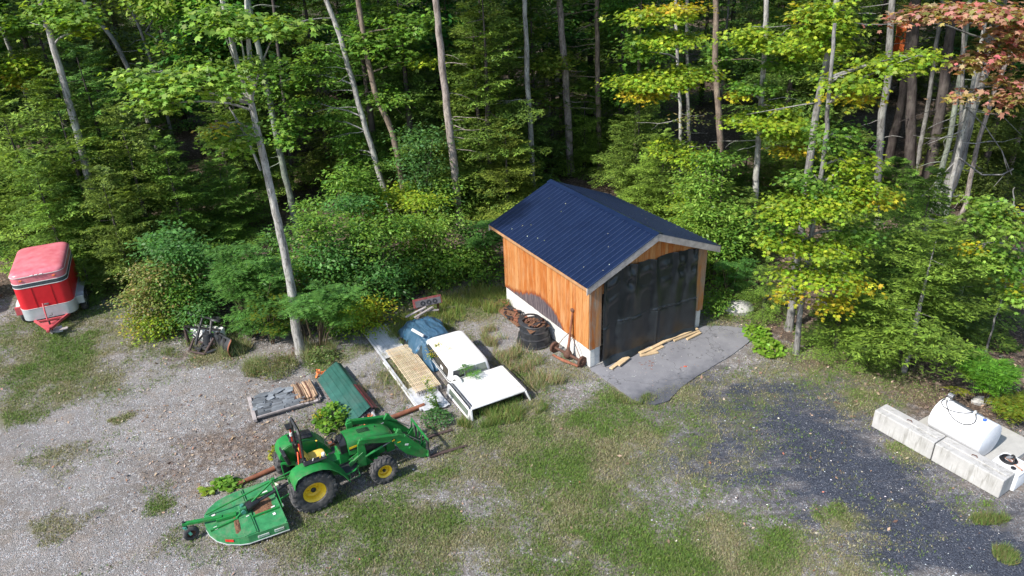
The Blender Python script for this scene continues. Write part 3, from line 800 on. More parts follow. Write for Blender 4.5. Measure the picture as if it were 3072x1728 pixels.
# local: axle along y, drums at +-.68; torque tube rises and leans to the wall (+x)
hub_a, hub_b = Vector((-.13, .70, .20)), Vector((.14, -.62, .20))
dax = (hub_b - hub_a)
mid = hub_a.lerp(hub_b, .50)
MB().tube([hub_a, hub_a.lerp(hub_b, .40), mid, hub_a.lerp(hub_b, .6), hub_b], [.045, .055, .10, .055, .045], 12).build('axle_tube', M['rust'], ax, smooth=50)
m = MB().lathe([(.0, -.16), (.08, -.15), (.14, -.07), (.155, 0), (.14, .07), (.08, .16), (.05, .30), (.0, .30)], 20); m.build('differential', M['rust'], ax, smooth=40, loc=mid, rot=(0, .12, 0))
rotq = dax.to_track_quat('Z', 'Y').to_euler()
for h, mm in ((hub_a, 'rust'), (hub_b, 'rust')):
    w_ = part('brake_drum', ax, h, rotq)
    MB().lathe([(.0, -.05), (.17, -.05), (.20, -.03), (.20, .05), (.17, .06), (.12, .04), (.06, .05), (.05, .10), (0, .10)], 28).build('drum', M['rust'], w_, smooth=35)
    for k in range(5):
        MB().tube([(.09 * math.cos(k * 1.257), .09 * math.sin(k * 1.257), .04), (.09 * math.cos(k * 1.257), .09 * math.sin(k * 1.257), .09)], .012, 6).build('wheel_stud', M['rust'], w_)
top = Vector((.26, .10, 1.86))
MB().tube([mid + Vector((0, 0, .1)), mid.lerp(top, .25), mid.lerp(top, .65), top], [.062, .048, .040, .034], 12).build('torque_tube', M['rustpipe'], ax, smooth=50)
MB().lathe([(0, -.05), (.06, -.05), (.085, -.02), (.085, .04), (.04, .07), (0, .07)], 14).build('ball_joint', M['rust'], ax, loc=top)
kn = mid.lerp(top, .52)
MB().tube([hub_a + Vector((.05, -.1, .05)), hub_a.lerp(kn, .55), kn], .014, 6).build('brace_rod', M['rust'], ax)
MB().tube([hub_b + Vector((.03, .1, .05)), hub_b.lerp(kn, .5), kn], .014, 6).build('brace_rod', M['rust'], ax)
o = MB().tube([shedloc(-.62, 1.35, .04), shedloc(-.52, .85, .05), shedloc(-.30, .25, .05)], [.04, .055, .045], 8).build('rusty_leaf_spring', M['rustpipe'], None)
tag(o, 'rusty spring bar on the gravel beside the axle', 'scrap bar')

# ------------------------------------------------------------------ long rusty pipe under the tractor
o = MB().tube([(-2.982, 19.72, 0.07), (-4.068, 19.066, 0.07), (-6.936, 17.081, 0.06), (-7.998, 16.344, 0.05)], [.07, .072, .07, .062], 12).build('rusty_pipe', M['rustpipe'], smooth=50)
tag(o, 'long rusty pipe on the ground passing behind the tractor', 'pipe')

# ------------------------------------------------------------------ tractor
TXo, TYo, TYAW = -5.91, 16.02, 0.5201
tr = thing('tractor', 'green compact tractor with yellow wheels and a loader with pallet forks', 'tractor', (TXo, TYo, 0), TYAW)

def tyre_mesh(R, w, rr, nl, lug):
    m = MB(); h = w / 2
    pr = [(rr, -h * .62), (rr + .03, -h * .86), (rr + (R - rr) * .45, -h), (R - .085, -h * .97), (R - .045, -h * .84), (R - .03, -h * .5), (R - .026, 0),
          (R - .03, h * .5), (R - .045, h * .84), (R - .085, h * .97), (rr + (R - rr) * .45, h), (rr + .03, h * .86), (rr, h * .62), (rr - .02, h * .5), (rr - .02, -h * .5)]
    m.lathe(pr, 72, closed=True)
    def P(r, th, z): return (r * math.cos(th), r * math.sin(th), z)
    for s in (-1, 1):
        for k in range(nl):
            t0 = 2 * PI * (k + (.5 if s > 0 else 0)) / nl
            dt = lug / R
            # inner end near the centre line, swept back towards the shoulder, then down the sidewall
            st = [(h * .02, 0, R - .03, R), (h * .5, .75 * dt, R - .04, R - .002), (h * .93, 1.5 * dt, R - .06, R - .016), (h * 1.03, 1.62 * dt, R - .115, R - .10)]
            vs = []
            for z, sh, r0, r1 in st:
                ww = dt * .5 * (1.1 if z > h * .4 else .85)
                vs += [P(r0, t0 + sh - ww, s * z * .98), P(r0, t0 + sh + ww, s * z * .98), P(r1, t0 + sh + ww * .8, s * z), P(r1, t0 + sh - ww * .8, s * z)]
            fs = [(0, 1, 2, 3), (12, 15, 14, 13)]
            for i in range(3):
                b = i * 4
                fs += [(b, b + 4, b + 5, b + 1), (b + 1, b + 5, b + 6, b + 2), (b + 2, b + 6, b + 7, b + 3), (b + 3, b + 7, b + 4, b)]
            m.add(vs, fs)
    return m
def tractor_wheel(loc, R, w, rr, nl, lug, side):
    wh = part('wheel', tr, loc, (PI / 2 if side < 0 else -PI / 2, 0, 0))
    tyre_mesh(R, w, rr, nl, lug).build('tyre', M['tyre'], wh, smooth=32)
    h = w / 2
    m = MB().lathe([(rr - .012, -h * .55), (rr + .012, h * .66), (rr + .004, h * .70), (rr - .02, h * .62), (rr - .045, h * .42), (rr * .80, h * .30), (rr * .76, -.02), (rr * .55, -.045), (rr * .36, -.02), (rr * .34, .02), (.0, .02)], 48)
    m.build('rim', M['yellow'], wh, smooth=35)
    MB().lathe([(rr * .24, .0), (rr * .24, .05), (rr * .17, .07), (0, .07)], 20).build('hub', M['black'], wh, smooth=40)
    for k in range(6):
        a = k * PI / 3
        MB().tube([(rr * .44 * math.cos(a), rr * .44 * math.sin(a), -.035), (rr * .44 * math.cos(a), rr * .44 * math.sin(a), .0)], .012, 6).build('bolt', M['yellow'], wh)
for s in (-1, 1):
    tractor_wheel((0, s * .745, .63), .635, .44, .305, 20, .085, s)
    tractor_wheel((1.97, s * .80, .40), .405, .30, .20, 17, .062, s)
# chassis
m = MB(); m.box((.55, 0, .62), (1.6, .34, .38)); m.box((1.75, 0, .55), (1.1, .30, .22)); m.box((2.45, 0, .6), (.25, .46, .3))
m.build('chassis', M['green'], tr, bevel=.02)
MB().tube([(0, -.62, .63), (0, .62, .63)], .13, 16).build('rear_axle', M['green'], tr, smooth=40)
m = MB().beam((1.97, -.72, .40), (1.97, .72, .40), .12, .12); m.box((1.97, 0, .47), (.3, .3, .2)); m.build('front_axle', M['green'], tr, bevel=.015)
m = MB().box((1.85, 0, .82), (1.15, .42, .36)); m.tube([(1.6, -.24, .8), (1.6, -.3, .8)], .09, 12); m.tube([(2.1, -.2, .85), (2.1, -.28, .85)], .06, 12)
m.build('engine', M['black'], tr, bevel=.02)
# hood
def hood_ring(x, hw, zt, zb, rnd):
    pts = []
    for k in range(9):
        a = PI * k / 8
        cx = math.copysign(abs(math.cos(a)) ** rnd, math.cos(a)) * hw
        pts.append((x, cx, zt - (1 - abs(math.sin(a)) ** rnd) * .20))
    return [(x, hw * 1.0, zb)] + pts + [(x, -hw * 1.0, zb)]
secs = [(1.22, .33, 1.395, .92), (1.45, .335, 1.385, .90), (1.85, .33, 1.335, .90), (2.2, .31, 1.25, .88), (2.42, .28, 1.165, .86), (2.55, .23, 1.06, .80), (2.60, .17, .93, .74)]
MB().rings([hood_ring(x, hw, zt, zb, .52) for x, hw, zt, zb in secs]).build('hood', M['green'], tr, smooth=40)
m = MB()
for k in range(9): m.box((1.62 + k * .038, 0, 1.371 - k * .0045), (.016, .20, .006), rot=(0, .11, 0))
m.build('vent_grille', M['black'], tr)
MB().box((2.615, 0, .86), (.02, .30, .20), rot=(0, -.1, 0)).build('front_grille', M['black'], tr, bevel=.01)
for s in (-1, 1):
    MB().prism([(1.24, 1.12), (1.78, 1.17), (1.80, 1.195), (1.24, 1.19)], s * .336, s * .342).build('hood_stripe', M['yellow'], tr)
    MB().prism([(1.24, 1.06), (2.30, 1.08), (2.30, 1.10), (1.24, 1.112)], s * .334, s * .341).build('hood_trim', M['black'], tr)
    MB().prism([(1.5, .88), (2.35, .86), (2.3, 1.04), (1.5, 1.05)], s * .32, s * .336).build('side_screen', M['black'], tr)
MB().tube([(2.15, .05, 1.27), (2.15, .05, 1.31)], .018, 8).build('hood_latch', M['black'], tr)
# dash and steering
m = MB().rings([[(1.02 + a * .2, y * (1 - a * .0), z) for y, z in ((-.22, .95), (.22, .95), (.24, 1.25), (.14, 1.37 + a * .03), (-.14, 1.37 + a * .03), (-.24, 1.25))] for a in (0, 1)])
m.build('dash', M['black'], tr, bevel=.02)
MB().beam((1.1, 0, .62), (1.12, 0, 1.0), .40, .30, upv=(1, 0, 0)).build('dash_column', M['green'], tr, bevel=.02)
sw = part('steering_wheel', tr, (.86, 0, 1.44), (0, -.55, 0))
m = MB()
ringp = [(.19 * math.cos(a), .19 * math.sin(a), 0) for a in np.linspace(0, 2 * PI, 29)]
m.tube(ringp, .014, 8, cap=False); m.build('wheel_rim', M['black'], sw, smooth=60)
for k in range(3):
    a = k * 2.094 + .5
    MB().beam((0, 0, -.03), (.185 * math.cos(a), .185 * math.sin(a), 0), .025, .012).build('spoke', M['black'], sw)
MB().tube([(0, 0, -.25), (0, 0, -.01)], .028, 8).build('steering_column', M['black'], sw)
# floor
for s in (-1, 1):
    MB().plate([(.72, s * .28), (1.42, s * .28), (1.42, s * .50), (1.22, s * .66), (.98, s * .70), (.80, s * .60)], .60, .63).build('platform', M['green'], tr, bevel=.008)
    MB().plate([(.76, s * .22), (1.36, s * .22), (1.36, s * .48), (1.18, s * .62), (1.0, s * .65), (.84, s * .56)], .632, .650).build('floor_mat', M['plastic'], tr, bevel=.004)
    m = MB().tube([(1.05, s * .62, .6), (1.05, s * .70, .42), (1.32, s * .70, .42), (1.32, s * .56, .6)], .015, 6); m.build('step', M['green'], tr)
    MB().box((1.30, s * .33, .76), (.05, .09, .14), rot=(0, -.5, 0)).build('pedal', M['black'], tr, bevel=.01)
# fenders: a swept band with an inner wall
fp = [(-.50, 1.00), (-.47, 1.16), (-.38, 1.30), (-.22, 1.365), (.05, 1.385), (.30, 1.35), (.52, 1.24), (.70, 1.06), (.84, .86), (.92, .70), (.98, .60)]
for s in (-1, 1):
    inner = [(p[0] * .97 + .01, p[1] - .028) for p in fp][::-1]
    m = MB().prism(fp + inner, s * .46, s * .985); m.build('fender', M['green'], tr, bevel=.012, smooth=35)
    m = MB().prism([(-.46, .98)] + [(p[0], p[1] - .03) for p in fp[1:]] + [(.9, .55), (.45, .58), (-.35, .7)], s * .44, s * .47); m.build('fender_wall', M['green'], tr, bevel=.006)
    # lights
m = MB().box((.22, -.60, 1.405), (.62, .17, .05)); m.build('console', M['black'], tr, bevel=.02)
for k in range(3): MB().tube([(.16 + k * .1, -.60, 1.42), (.19 + k * .1, -.61, 1.50)], .014, 6).build('lever', (M['offwhite'], M['black'], M['yellow'])[k], tr)
MB().lathe([(0, -.05), (.05, -.05), (.05, .04), (.03, .07), (0, .07)], 12).build('cup', M['offwhite'], tr, loc=(.47, -.58, 1.49), rot=(.3, 0, 0))
MB().tube([(.55, .42, 1.0), (.56, .42, 1.22)], .012, 6).build('lever', M['black'], tr)
MB().lathe([(0, -.02), (.03, 0), (0, .03)], 10).build('knob', M['yellow'], tr, loc=(.56, .42, 1.23))
m = MB().grid(lambda u, v: (-.12 + u * .62, .50 + .40 * v, 1.40 + .05 * math.sin(v * PI) - .12 * max(0, u - .6)), 8, 6); m.build('fender_pad', M['black'], tr, solid=.02)
MB().tube([(-.15, .52, 1.43), (-.1, .58, 1.53), (.35, .60, 1.50), (.42, .55, 1.36)], .012, 6).build('grab_rail', M['black'], tr)
# seat
def seat_ring(z, x0, x1, w, r=.45):
    n = 16; out = []
    for k in range(n):
        a = 2 * PI * k / n
        cx = math.copysign(abs(math.cos(a)) ** r, math.cos(a)); cy = math.copysign(abs(math.sin(a)) ** r, math.sin(a))
        out.append(((x0 + x1) / 2 + cx * (x1 - x0) / 2, cy * w / 2, z))
    return out
st = part('seat', tr, (.10, 0, .98))
MB().rings([seat_ring(0, .08, .48, .40), seat_ring(.05, .05, .53, .47), seat_ring(.10, .06, .54, .47), seat_ring(.125, .10, .50, .40), seat_ring(.118, .2, .40, .24)]).build('seat_cushion', M['seat'], st, smooth=60)
rs = []
for z, w, xo, th in ((.06, .44, .06, .10), (.16, .46, .03, .11), (.30, .45, -.03, .10), (.42, .36, -.08, .09), (.48, .22, -.10, .06)):
    rs.append([(p[0] + xo, p[1], z) for p in seat_ring(0, -th / 2, th / 2, w)])
MB().rings(rs).build('seat_back', M['seat'], st, smooth=60)
MB().box((.28, 0, -.06), (.38, .36, .12)).build('seat_base', M['black'], st, bevel=.01)
MB().box((.02, 0, .80), (.34, .50, .34)).build('rear_housing', M['black'], tr, bevel=.03)
# roll bar
for s in (-1, 1):
    MB().beam((-.04, s * .42, .85), (-.02, s * .41, 1.42), .10, .07).build('rollbar_post', M['black'], tr, bevel=.008)
    MB().box((-.03, s * .42, 1.36), (.14, .12, .16)).build('hinge_bracket', M['black'], tr, bevel=.01)
    MB().tube([(-.03, s * .34, 1.40), (-.03, s * .52, 1.40)], .02, 8).build('hinge_pin', M['steel'], tr)
mm = MB()
loop = [(-.03, -.41, 1.42), (-.01, -.40, 2.12), (0, -.37, 2.22), (.0, -.28, 2.30), (.0, .28, 2.30), (0, .37, 2.22), (-.01, .40, 2.12), (-.03, .41, 1.42)]
mm.tube(loop, .045, 4); mm.build('rollbar', M['black'], tr, bevel=.004)
MB().beam((-.075, -.41, 1.5), (-.065, -.405, 1.95), .02, .04).build('red_label', M['redtag'], tr)
MB().beam((-.075, .41, 1.5), (-.065, .405, 1.95), .02, .04).build('red_label', M['redtag'], tr)
MB().beam((-.16, -.30, 1.15), (-.12, -.30, 1.62), .07, .03).build('orange_flag', M['redorange'], tr, bevel=.01)
MB().plate([(-.18, .30), (-.02, .30), (-.02, .52), (-.18, .56)], 1.98, 2.03).build('light_bracket', M['black'], tr, bevel=.01)
MB().tube([(-.08, .40, 1.70), (-.08, .40, 1.80)], .04, 10).build('work_light', M['offwhite'], tr)
# black louvred rear panel on the far side
rp = part('louvre_panel', tr, (-.34, .40, 1.12), (0, -.25, 0))
MB().box((0, 0, 0), (.08, .50, .36)).build('panel', M['black'], rp, bevel=.015)
for k in range(6): MB().box((-.046, 0, -.14 + k * .056), (.02, .46, .03), rot=(0, .5, 0)).build('slat', M['plastic'], rp)
# hitch
for s in (-1, 1):
    MB().beam((-.05, s * .28, .48), (-.82, s * .40, .42), .03, .06).build('lift_arm', M['green'], tr)
    MB().beam((-.15, s * .24, .92), (-.50, s * .35, .95), .05, .05).build('rocker_arm', M['green'], tr)
    MB().tube([(-.50, s * .35, .95), (-.48, s * .36, .46)], .022, 8).build('lift_link', M['green'], tr)
MB().tube([(-.18, 0, .90), (-.80, -.08, .86)], .022, 8).build('top_link', M['green'], tr)

# loader
for s in (-1, 1):
    y0, y1 = s * .47, s * .53
    poly = [(1.44, 1.33), (1.50, 1.45), (1.60, 1.47), (2.62, 1.17), (2.75, 1.10), (3.02, .78), (3.46, .20), (3.46, .08), (3.36, .02), (3.22, .05), (2.78, .40), (2.60, .66), (2.45, .97), (1.58, 1.30)]
    lp = part('loader_arm', tr)
    MB().prism(poly, y0, y1).build('arm_plate', M['green'], lp, bevel=.008)
    MB().beam((1.52, s * .50, 1.455), (2.60, s * .50, 1.155), .11, .03).build('arm_cap', M['green'], lp, bevel=.004)
    MB().beam((2.80, s * .50, 1.05), (3.44, s * .50, .20), .10, .03).build('arm_cap', M['green'], lp, bevel=.004)
    MB().prism([(1.36, .50), (1.62, .48), (1.66, .95), (1.62, 1.42), (1.46, 1.42), (1.42, .95)], s * .41, s * .46).build('loader_tower', M['green'], tr, bevel=.008)
    MB().prism([(1.15, .62), (1.55, .90), (1.56, .98), (1.14, .74)], s * .40, s * .47).build('tower_brace', M['green'], tr, bevel=.006)
    MB().prism([(1.40, .46), (1.85, .42), (1.62, .78)], s * .35, s * .41).build('mount_plate', M['green'], tr, bevel=.006)
    cy = part('lift_cylinder', tr)
    MB().tube([(1.62, s * .44, .78), (2.15, s * .44, .90)], .038, 12).build('barrel', M['green'], cy, smooth=50)
    MB().tube([(2.15, s * .44, .90), (2.55, s * .44, .99)], .018, 8).build('rod', M['steel'], cy, smooth=50)
    cy = part('tilt_cylinder', tr)
    MB().tube([(2.62, s * .42, 1.16), (2.95, s * .42, .90)], .034, 12).build('barrel', M['green'], cy, smooth=50)
    MB().tube([(2.95, s * .42, .90), (3.30, s * .42, .55)], .018, 8).build('rod', M['steel'], cy, smooth=50)
    MB().prism([(2.55, 1.12), (2.66, 1.28), (2.74, 1.24), (2.78, 1.05)], s * .38, s * .46).build('pivot_plate', M['green'], tr, bevel=.006)
    MB().tube([(2.92, s * .45, .56), (2.92, s * .56, .56)], .045, 14).build('pivot_boss', M['green'], tr, smooth=50)
    # decals on the arm
    MB().prism([(2.40, 1.00), (2.50, .975), (2.52, 1.07), (2.42, 1.10)], s * .531, s * .5325).build('emblem_plate', M['black'], lp)
    MB().prism([(2.415, 1.015), (2.435, 1.045), (2.455, 1.04), (2.475, 1.075), (2.485, 1.05), (2.505, 1.055), (2.48, 1.03), (2.495, .995), (2.465, 1.02), (2.44, 1.02), (2.425, 1.0)], s * .533, s * .5345).build('leaping_deer_emblem', M['yellow'], lp)
    MB().beam((2.56, s * .532, .90), (2.66, s * .532, .90), .004, .025).build('yellow_number_decal', M['yellow'], lp)
    MB().beam((2.78, s * .532, .74), (2.88, s * .532, .70), .004, .06).build('white_decal', M['offwhite'], lp)
MB().tube([(2.86, -.47, .60), (2.86, .47, .60)], .045, 12).build('cross_tube', M['green'], tr, smooth=50)
for s in (-.06, .06):
    MB().tube([(1.55, -.3, 1.1), (2.0, -.40 + s * .3, 1.12), (2.5, -.42 + s * .2, 1.0), (2.8, s, .72), (3.1, s, .66)], .012, 6).build('hydraulic_hose', M['hose'], tr)
MB().beam((1.2, -.30, .72), (1.55, -.42, .98), .02, .10).build('perforated_plate', M['green'], tr, bevel=.004)
# pallet fork carriage
pf = part('fork_carriage', tr, (3.40, 0, 0), (0, .10, 0))
for z, h in ((.09, .07), (.64, .07)): MB().box((0, 0, z), (.04, 1.22, h)).build('rail', M['green'], pf, bevel=.006)
for y in (-.60, -.36, -.12, .12, .36, .60):
    MB().box((.006, y, .36), (.03, .028 if abs(y) < .55 else .05, .54)).build('upright', M['green'], pf, bevel=.005)
for s in (-1, 1):
    for y in (.38, .47): MB().prism([(-.02, .08), (-.02, .50), (-.08, .46), (-.20, .30), (-.20, .15), (-.1, .06)], s * y - .012, s * y + .012).build('hook_plate', M['green'], pf, bevel=.004)
    MB().tube([(-.17, s * .36, .18), (-.17, s * .49, .18)], .02, 8).build('pin', M['steel'], pf)
MB().box((.03, -.60, .22), (.006, .05, .10)).build('white_decal', M['offwhite'], pf)
MB().box((.03, -.09, .40), (.006, .04, .10)).build('white_decal', M['offwhite'], pf)
MB().box((.03, -.60, .10), (.02, .07, .07)).build('steel_pad', M['steel'], pf, bevel=.01)
for y, y2 in ((-.60, -.74), (.26, .18)):
    fk = part('fork_tine', tr)
    MB().beam((3.43, y, .62), (3.45, y, .03), .10, .04, upv=(1, 0, 0)).build('shank', M['plastic'], fk, bevel=.006)
    MB().beam((3.43, y, .045), (4.60, y2, .028), .11, .045, h2=.012, w2=.09).build('blade', M['darkrust'], fk, bevel=.004)

# ------------------------------------------------------------------ rotary mower
mo = thing('rotary_mower', 'green rotary mower deck with a tail wheel behind the tractor', 'mower', (TXo, TYo, 0), TYAW)
DZ = .35
dk = [(-.88, -1.27), (-.88, .62), (-1.70, .665), (-2.05, .64), (-2.32, .56), (-2.55, .40), (-2.69, .20), (-2.74, -.10), (-2.70, -.36), (-2.58, -.66), (-2.38, -.90), (-2.10, -1.10), (-1.88, -1.19)]
MB().plate(dk, DZ - .012, DZ).build('deck', M['deckgreen'], mo, bevel=.01)
m = MB()
n = len(dk); th = .012
cx_, cy_ = -1.7, -.3
for i in range(1, n):
    a = dk[i]; b = dk[(i + 1) % n]
    z0 = .10
    m.add([(a[0], a[1], z0), (b[0], b[1], z0), (b[0], b[1], DZ - .002), (a[0], a[1], DZ - .002), (a[0] + (cx_ - a[0]) * .012, a[1] + (cy_ - a[1]) * .012, z0), (b[0] + (cx_ - b[0]) * .012, b[1] + (cy_ - b[1]) * .012, z0), (b[0] + (cx_ - b[0]) * .012, b[1] + (cy_ - b[1]) * .012, DZ - .002), (a[0] + (cx_ - a[0]) * .012, a[1] + (cy_ - a[1]) * .012, DZ - .002)],
          [(0, 1, 2, 3), (4, 7, 6, 5), (0, 4, 5, 1), (3, 2, 6, 7), (1, 5, 6, 2), (0, 3, 7, 4)])
m.build('skirt', M['deckgreen'], mo)
m = MB()
for i in range(6, n): 
    a = dk[i]; b = dk[(i + 1) % n]
    ox = lambda p, k: (p[0] + (p[0] - cx_) * k, p[1] + (p[1] - cy_) * k)
    m.beam((*ox(a, .006), .10), (*ox(b, .006), .10), .014, .02)
m.build('skid_shoe', M['alu'], mo)
MB().box((-1.80, -.28, DZ + .012), (.30, 1.78, .022)).build('cross_plate', M['deckgreen'], mo, bevel=.006)
MB().box((-1.62, -.28, DZ + .02), (.02, 1.84, .035)).build('cross_rib', M['deckgreen'], mo)
MB().box((-.90, -.32, DZ + .02), (.03, 1.86, .06)).build('front_rib', M['deckgreen'], mo)
for a, b, w, h in (((-.92, -.62), (-1.62, -.60), .04, .06), ((-1.95, -.44), (-2.66, -.50), .05, .06), ((-.92, .12), (-1.62, .10), .04, .05)):
    MB().beam((*a, DZ + h / 2), (*b, DZ + h / 2), w, h).build('deck_rib', M['green'], mo, bevel=.004)
gb = part('gearbox', mo, (-1.78, -.30, DZ))
m = MB().box((0, 0, .13), (.20, .20, .24)); m.build('housing', M['deckgreen'], gb, bevel=.03)
MB().box((-.02, 0, .02), (.40, .36, .03)).build('base_plate', M['deckgreen'], gb, bevel=.006)
MB().tube([(0, 0, .24), (0, 0, .30)], .05, 12).build('cap', M['teal'], gb)
MB().tube([(0, -.14, .14), (0, .14, .14)], .06, 12).build('side_cap', M['teal'], gb)
pt_ = part('drive_shaft', mo)
MB().tube([(-1.68, -.30, .50), (-1.60, -.29, .51), (-1.36, -.25, .53)], [.12, .125, .085], 16).build('guard_cone', M['black'], pt_, smooth=50)
MB().tube([(-1.40, -.26, .525), (-.35, -.08, .62)], [.05, .042], 12).build('shaft_tube', M['plastic'], pt_, smooth=50)
# mast
ap_ = (-.86, -.12, .90)
MB().beam((-.84, -.66, .36), ap_, .07, .02, upv=(1, 0, 0)).build('mast_leg', M['green'], mo)
MB().beam((-.84, .36, .36), ap_, .07, .02, upv=(1, 0, 0)).build('mast_leg', M['green'], mo)
MB().box(ap_, (.10, .09, .12)).build('mast_head', M['green'], mo, bevel=.01)
MB().beam(ap_, (-2.64, .12, .42), .035, .04).build('mast_brace', M['green'], mo)
MB().beam(ap_, (-1.98, -.42, .40), .035, .04).build('mast_brace', M['green'], mo)
for y in (-.66, .36): MB().tube([(-.82, y - .06, .44), (-.82, y + .06, .44)], .018, 8).build('hitch_pin', M['steel'], mo)
# tail wheel
MB().beam((-1.95, -.28, DZ + .05), (-2.45, -.20, DZ + .06), .14, .09).build('tail_beam', M['green'], mo, bevel=.01)
MB().beam((-2.30, -.22, DZ + .09), (-3.24, -.03, .53), .09, .08).build('tail_arm', M['green'], mo, bevel=.008)
ts = part('tail_caster', mo, (-3.20, -.04, 0))
MB().tube([(0, 0, .42), (0, 0, .60)], .035, 10).build('pivot_post', M['black'], ts)
MB().beam((.0, -.07, .44), (.10, -.13, .20), .07, .02, upv=(0, 1, 0)).build('fork_plate', M['teal'], ts, bevel=.004)
MB().beam((.0, .05, .44), (.10, .01, .20), .07, .02, upv=(0, 1, 0)).build('fork_plate', M['teal'], ts, bevel=.004)
MB().beam((-.03, -.08, .44), (.03, .06, .44), .07, .02).build('fork_top', M['teal'], ts)
wq = (PI / 2, 0, .12)
MB().lathe([(.11, -.05), (.17, -.055), (.20, -.035), (.205, 0), (.20, .035), (.17, .055), (.11, .05)], 32, closed=True).build('tyre', M['tyre'], ts, smooth=40, loc=(.10, -.06, .205), rot=wq)
MB().lathe([(0, .01), (.05, .02), (.06, -.02), (.10, -.01), (.115, .04), (.115, -.04), (.06, -.03), (0, -.03)], 24).build('rim', M['rust'], ts, smooth=40, loc=(.10, -.06, .205), rot=wq)
# decals
for x, y, w, h in ((-2.52, -.46, .09, .12), (-2.48, .05, .09, .06), (-1.10, -.78, .07, .09), (-1.06, -.50, .10, .05), (-1.72, -.48, .08, .05), (-1.10, .18, .14, .07)):
    MB().box((x, y, DZ + .018 if x < -2.2 or x > -1.5 else DZ + .03), (w, h, .004), rot=(0, 0, .1)).build('white_decal', M['offwhite'], mo)
def side_pt(s):   # along the near skirt
    a, b = Vector((-.88, -1.27, 0)), Vector((-1.88, -1.19, 0)); return a.lerp(b, s)
for s0, s1, z0, z1 in ((.12, .36, .19, .27), (.50, .78, .18, .25)):
    a, b = side_pt(s0), side_pt(s1)
    m = MB().add([(a.x, a.y - .012, z0), (b.x, b.y - .012, z0), (b.x, b.y - .012, z1), (a.x, a.y - .012, z1), (a.x, a.y - .004, z0), (b.x, b.y - .004, z0), (b.x, b.y - .004, z1), (a.x, a.y - .004, z1)],
                 [(0, 1, 2, 3), (4, 7, 6, 5), (0, 4, 5, 1), (3, 2, 6, 7), (1, 5, 6, 2), (0, 3, 7, 4)])
    lb = m.build('side_label', M['offwhite'], mo)
    mk = MB(); random.seed(4); p = .06
    while p < .92:
        w = .09 if p < .1 else random.uniform(.03, .06)
        q0, q1 = b.lerp(a, p), b.lerp(a, min(p + w, .95)); p += w + .02
        mk.beam((q0.x, q0.y - .014, (z0 + z1) / 2), (q1.x, q1.y - .014, (z0 + z1) / 2), .003, .03)
    mk.build('worn_print', M['deckgreen'], lb)
MB().beam((-2.22, -1.03, .24), (-2.40, -.90, .24), .012, .07).build('red_reflector', M['redtag'], mo)
# clippings on the deck
m = MB().grid(lambda u, v: (-1.0 - .58 * u, -.68 + .80 * v, DZ - .022 + .10 * math.sqrt(max(0, math.sin(u * PI) * math.sin(v * PI))) * (.15 + .75 * float(fbm(u * 5, v * 7, 3)))), 24, 30)
m.build('clippings', M['leafbits'], mo)
m = MB().grid(lambda u, v: (-1.98 - .16 * u + .10 * v, -.98 + .85 * v, DZ - .012 + .085 * math.sqrt(max(0, math.sin(u * PI) * math.sin(v * PI))) * (.1 + .8 * float(fbm(u * 4, v * 9, 3)))), 10, 24)
m.build('clippings', M['leafbits'], mo)

def rrect(x0, x1, y0, y1, r, z, n=5):
    out = []
    for cx, cy, a0 in ((x1 - r, y1 - r, 0), (x0 + r, y1 - r, PI / 2), (x0 + r, y0 + r, PI), (x1 - r, y0 + r, 1.5 * PI)):
        for k in range(n + 1):
            a = a0 + PI / 2 * k / n
            out.append((cx + r * math.cos(a), cy + r * math.sin(a), z))
    return out

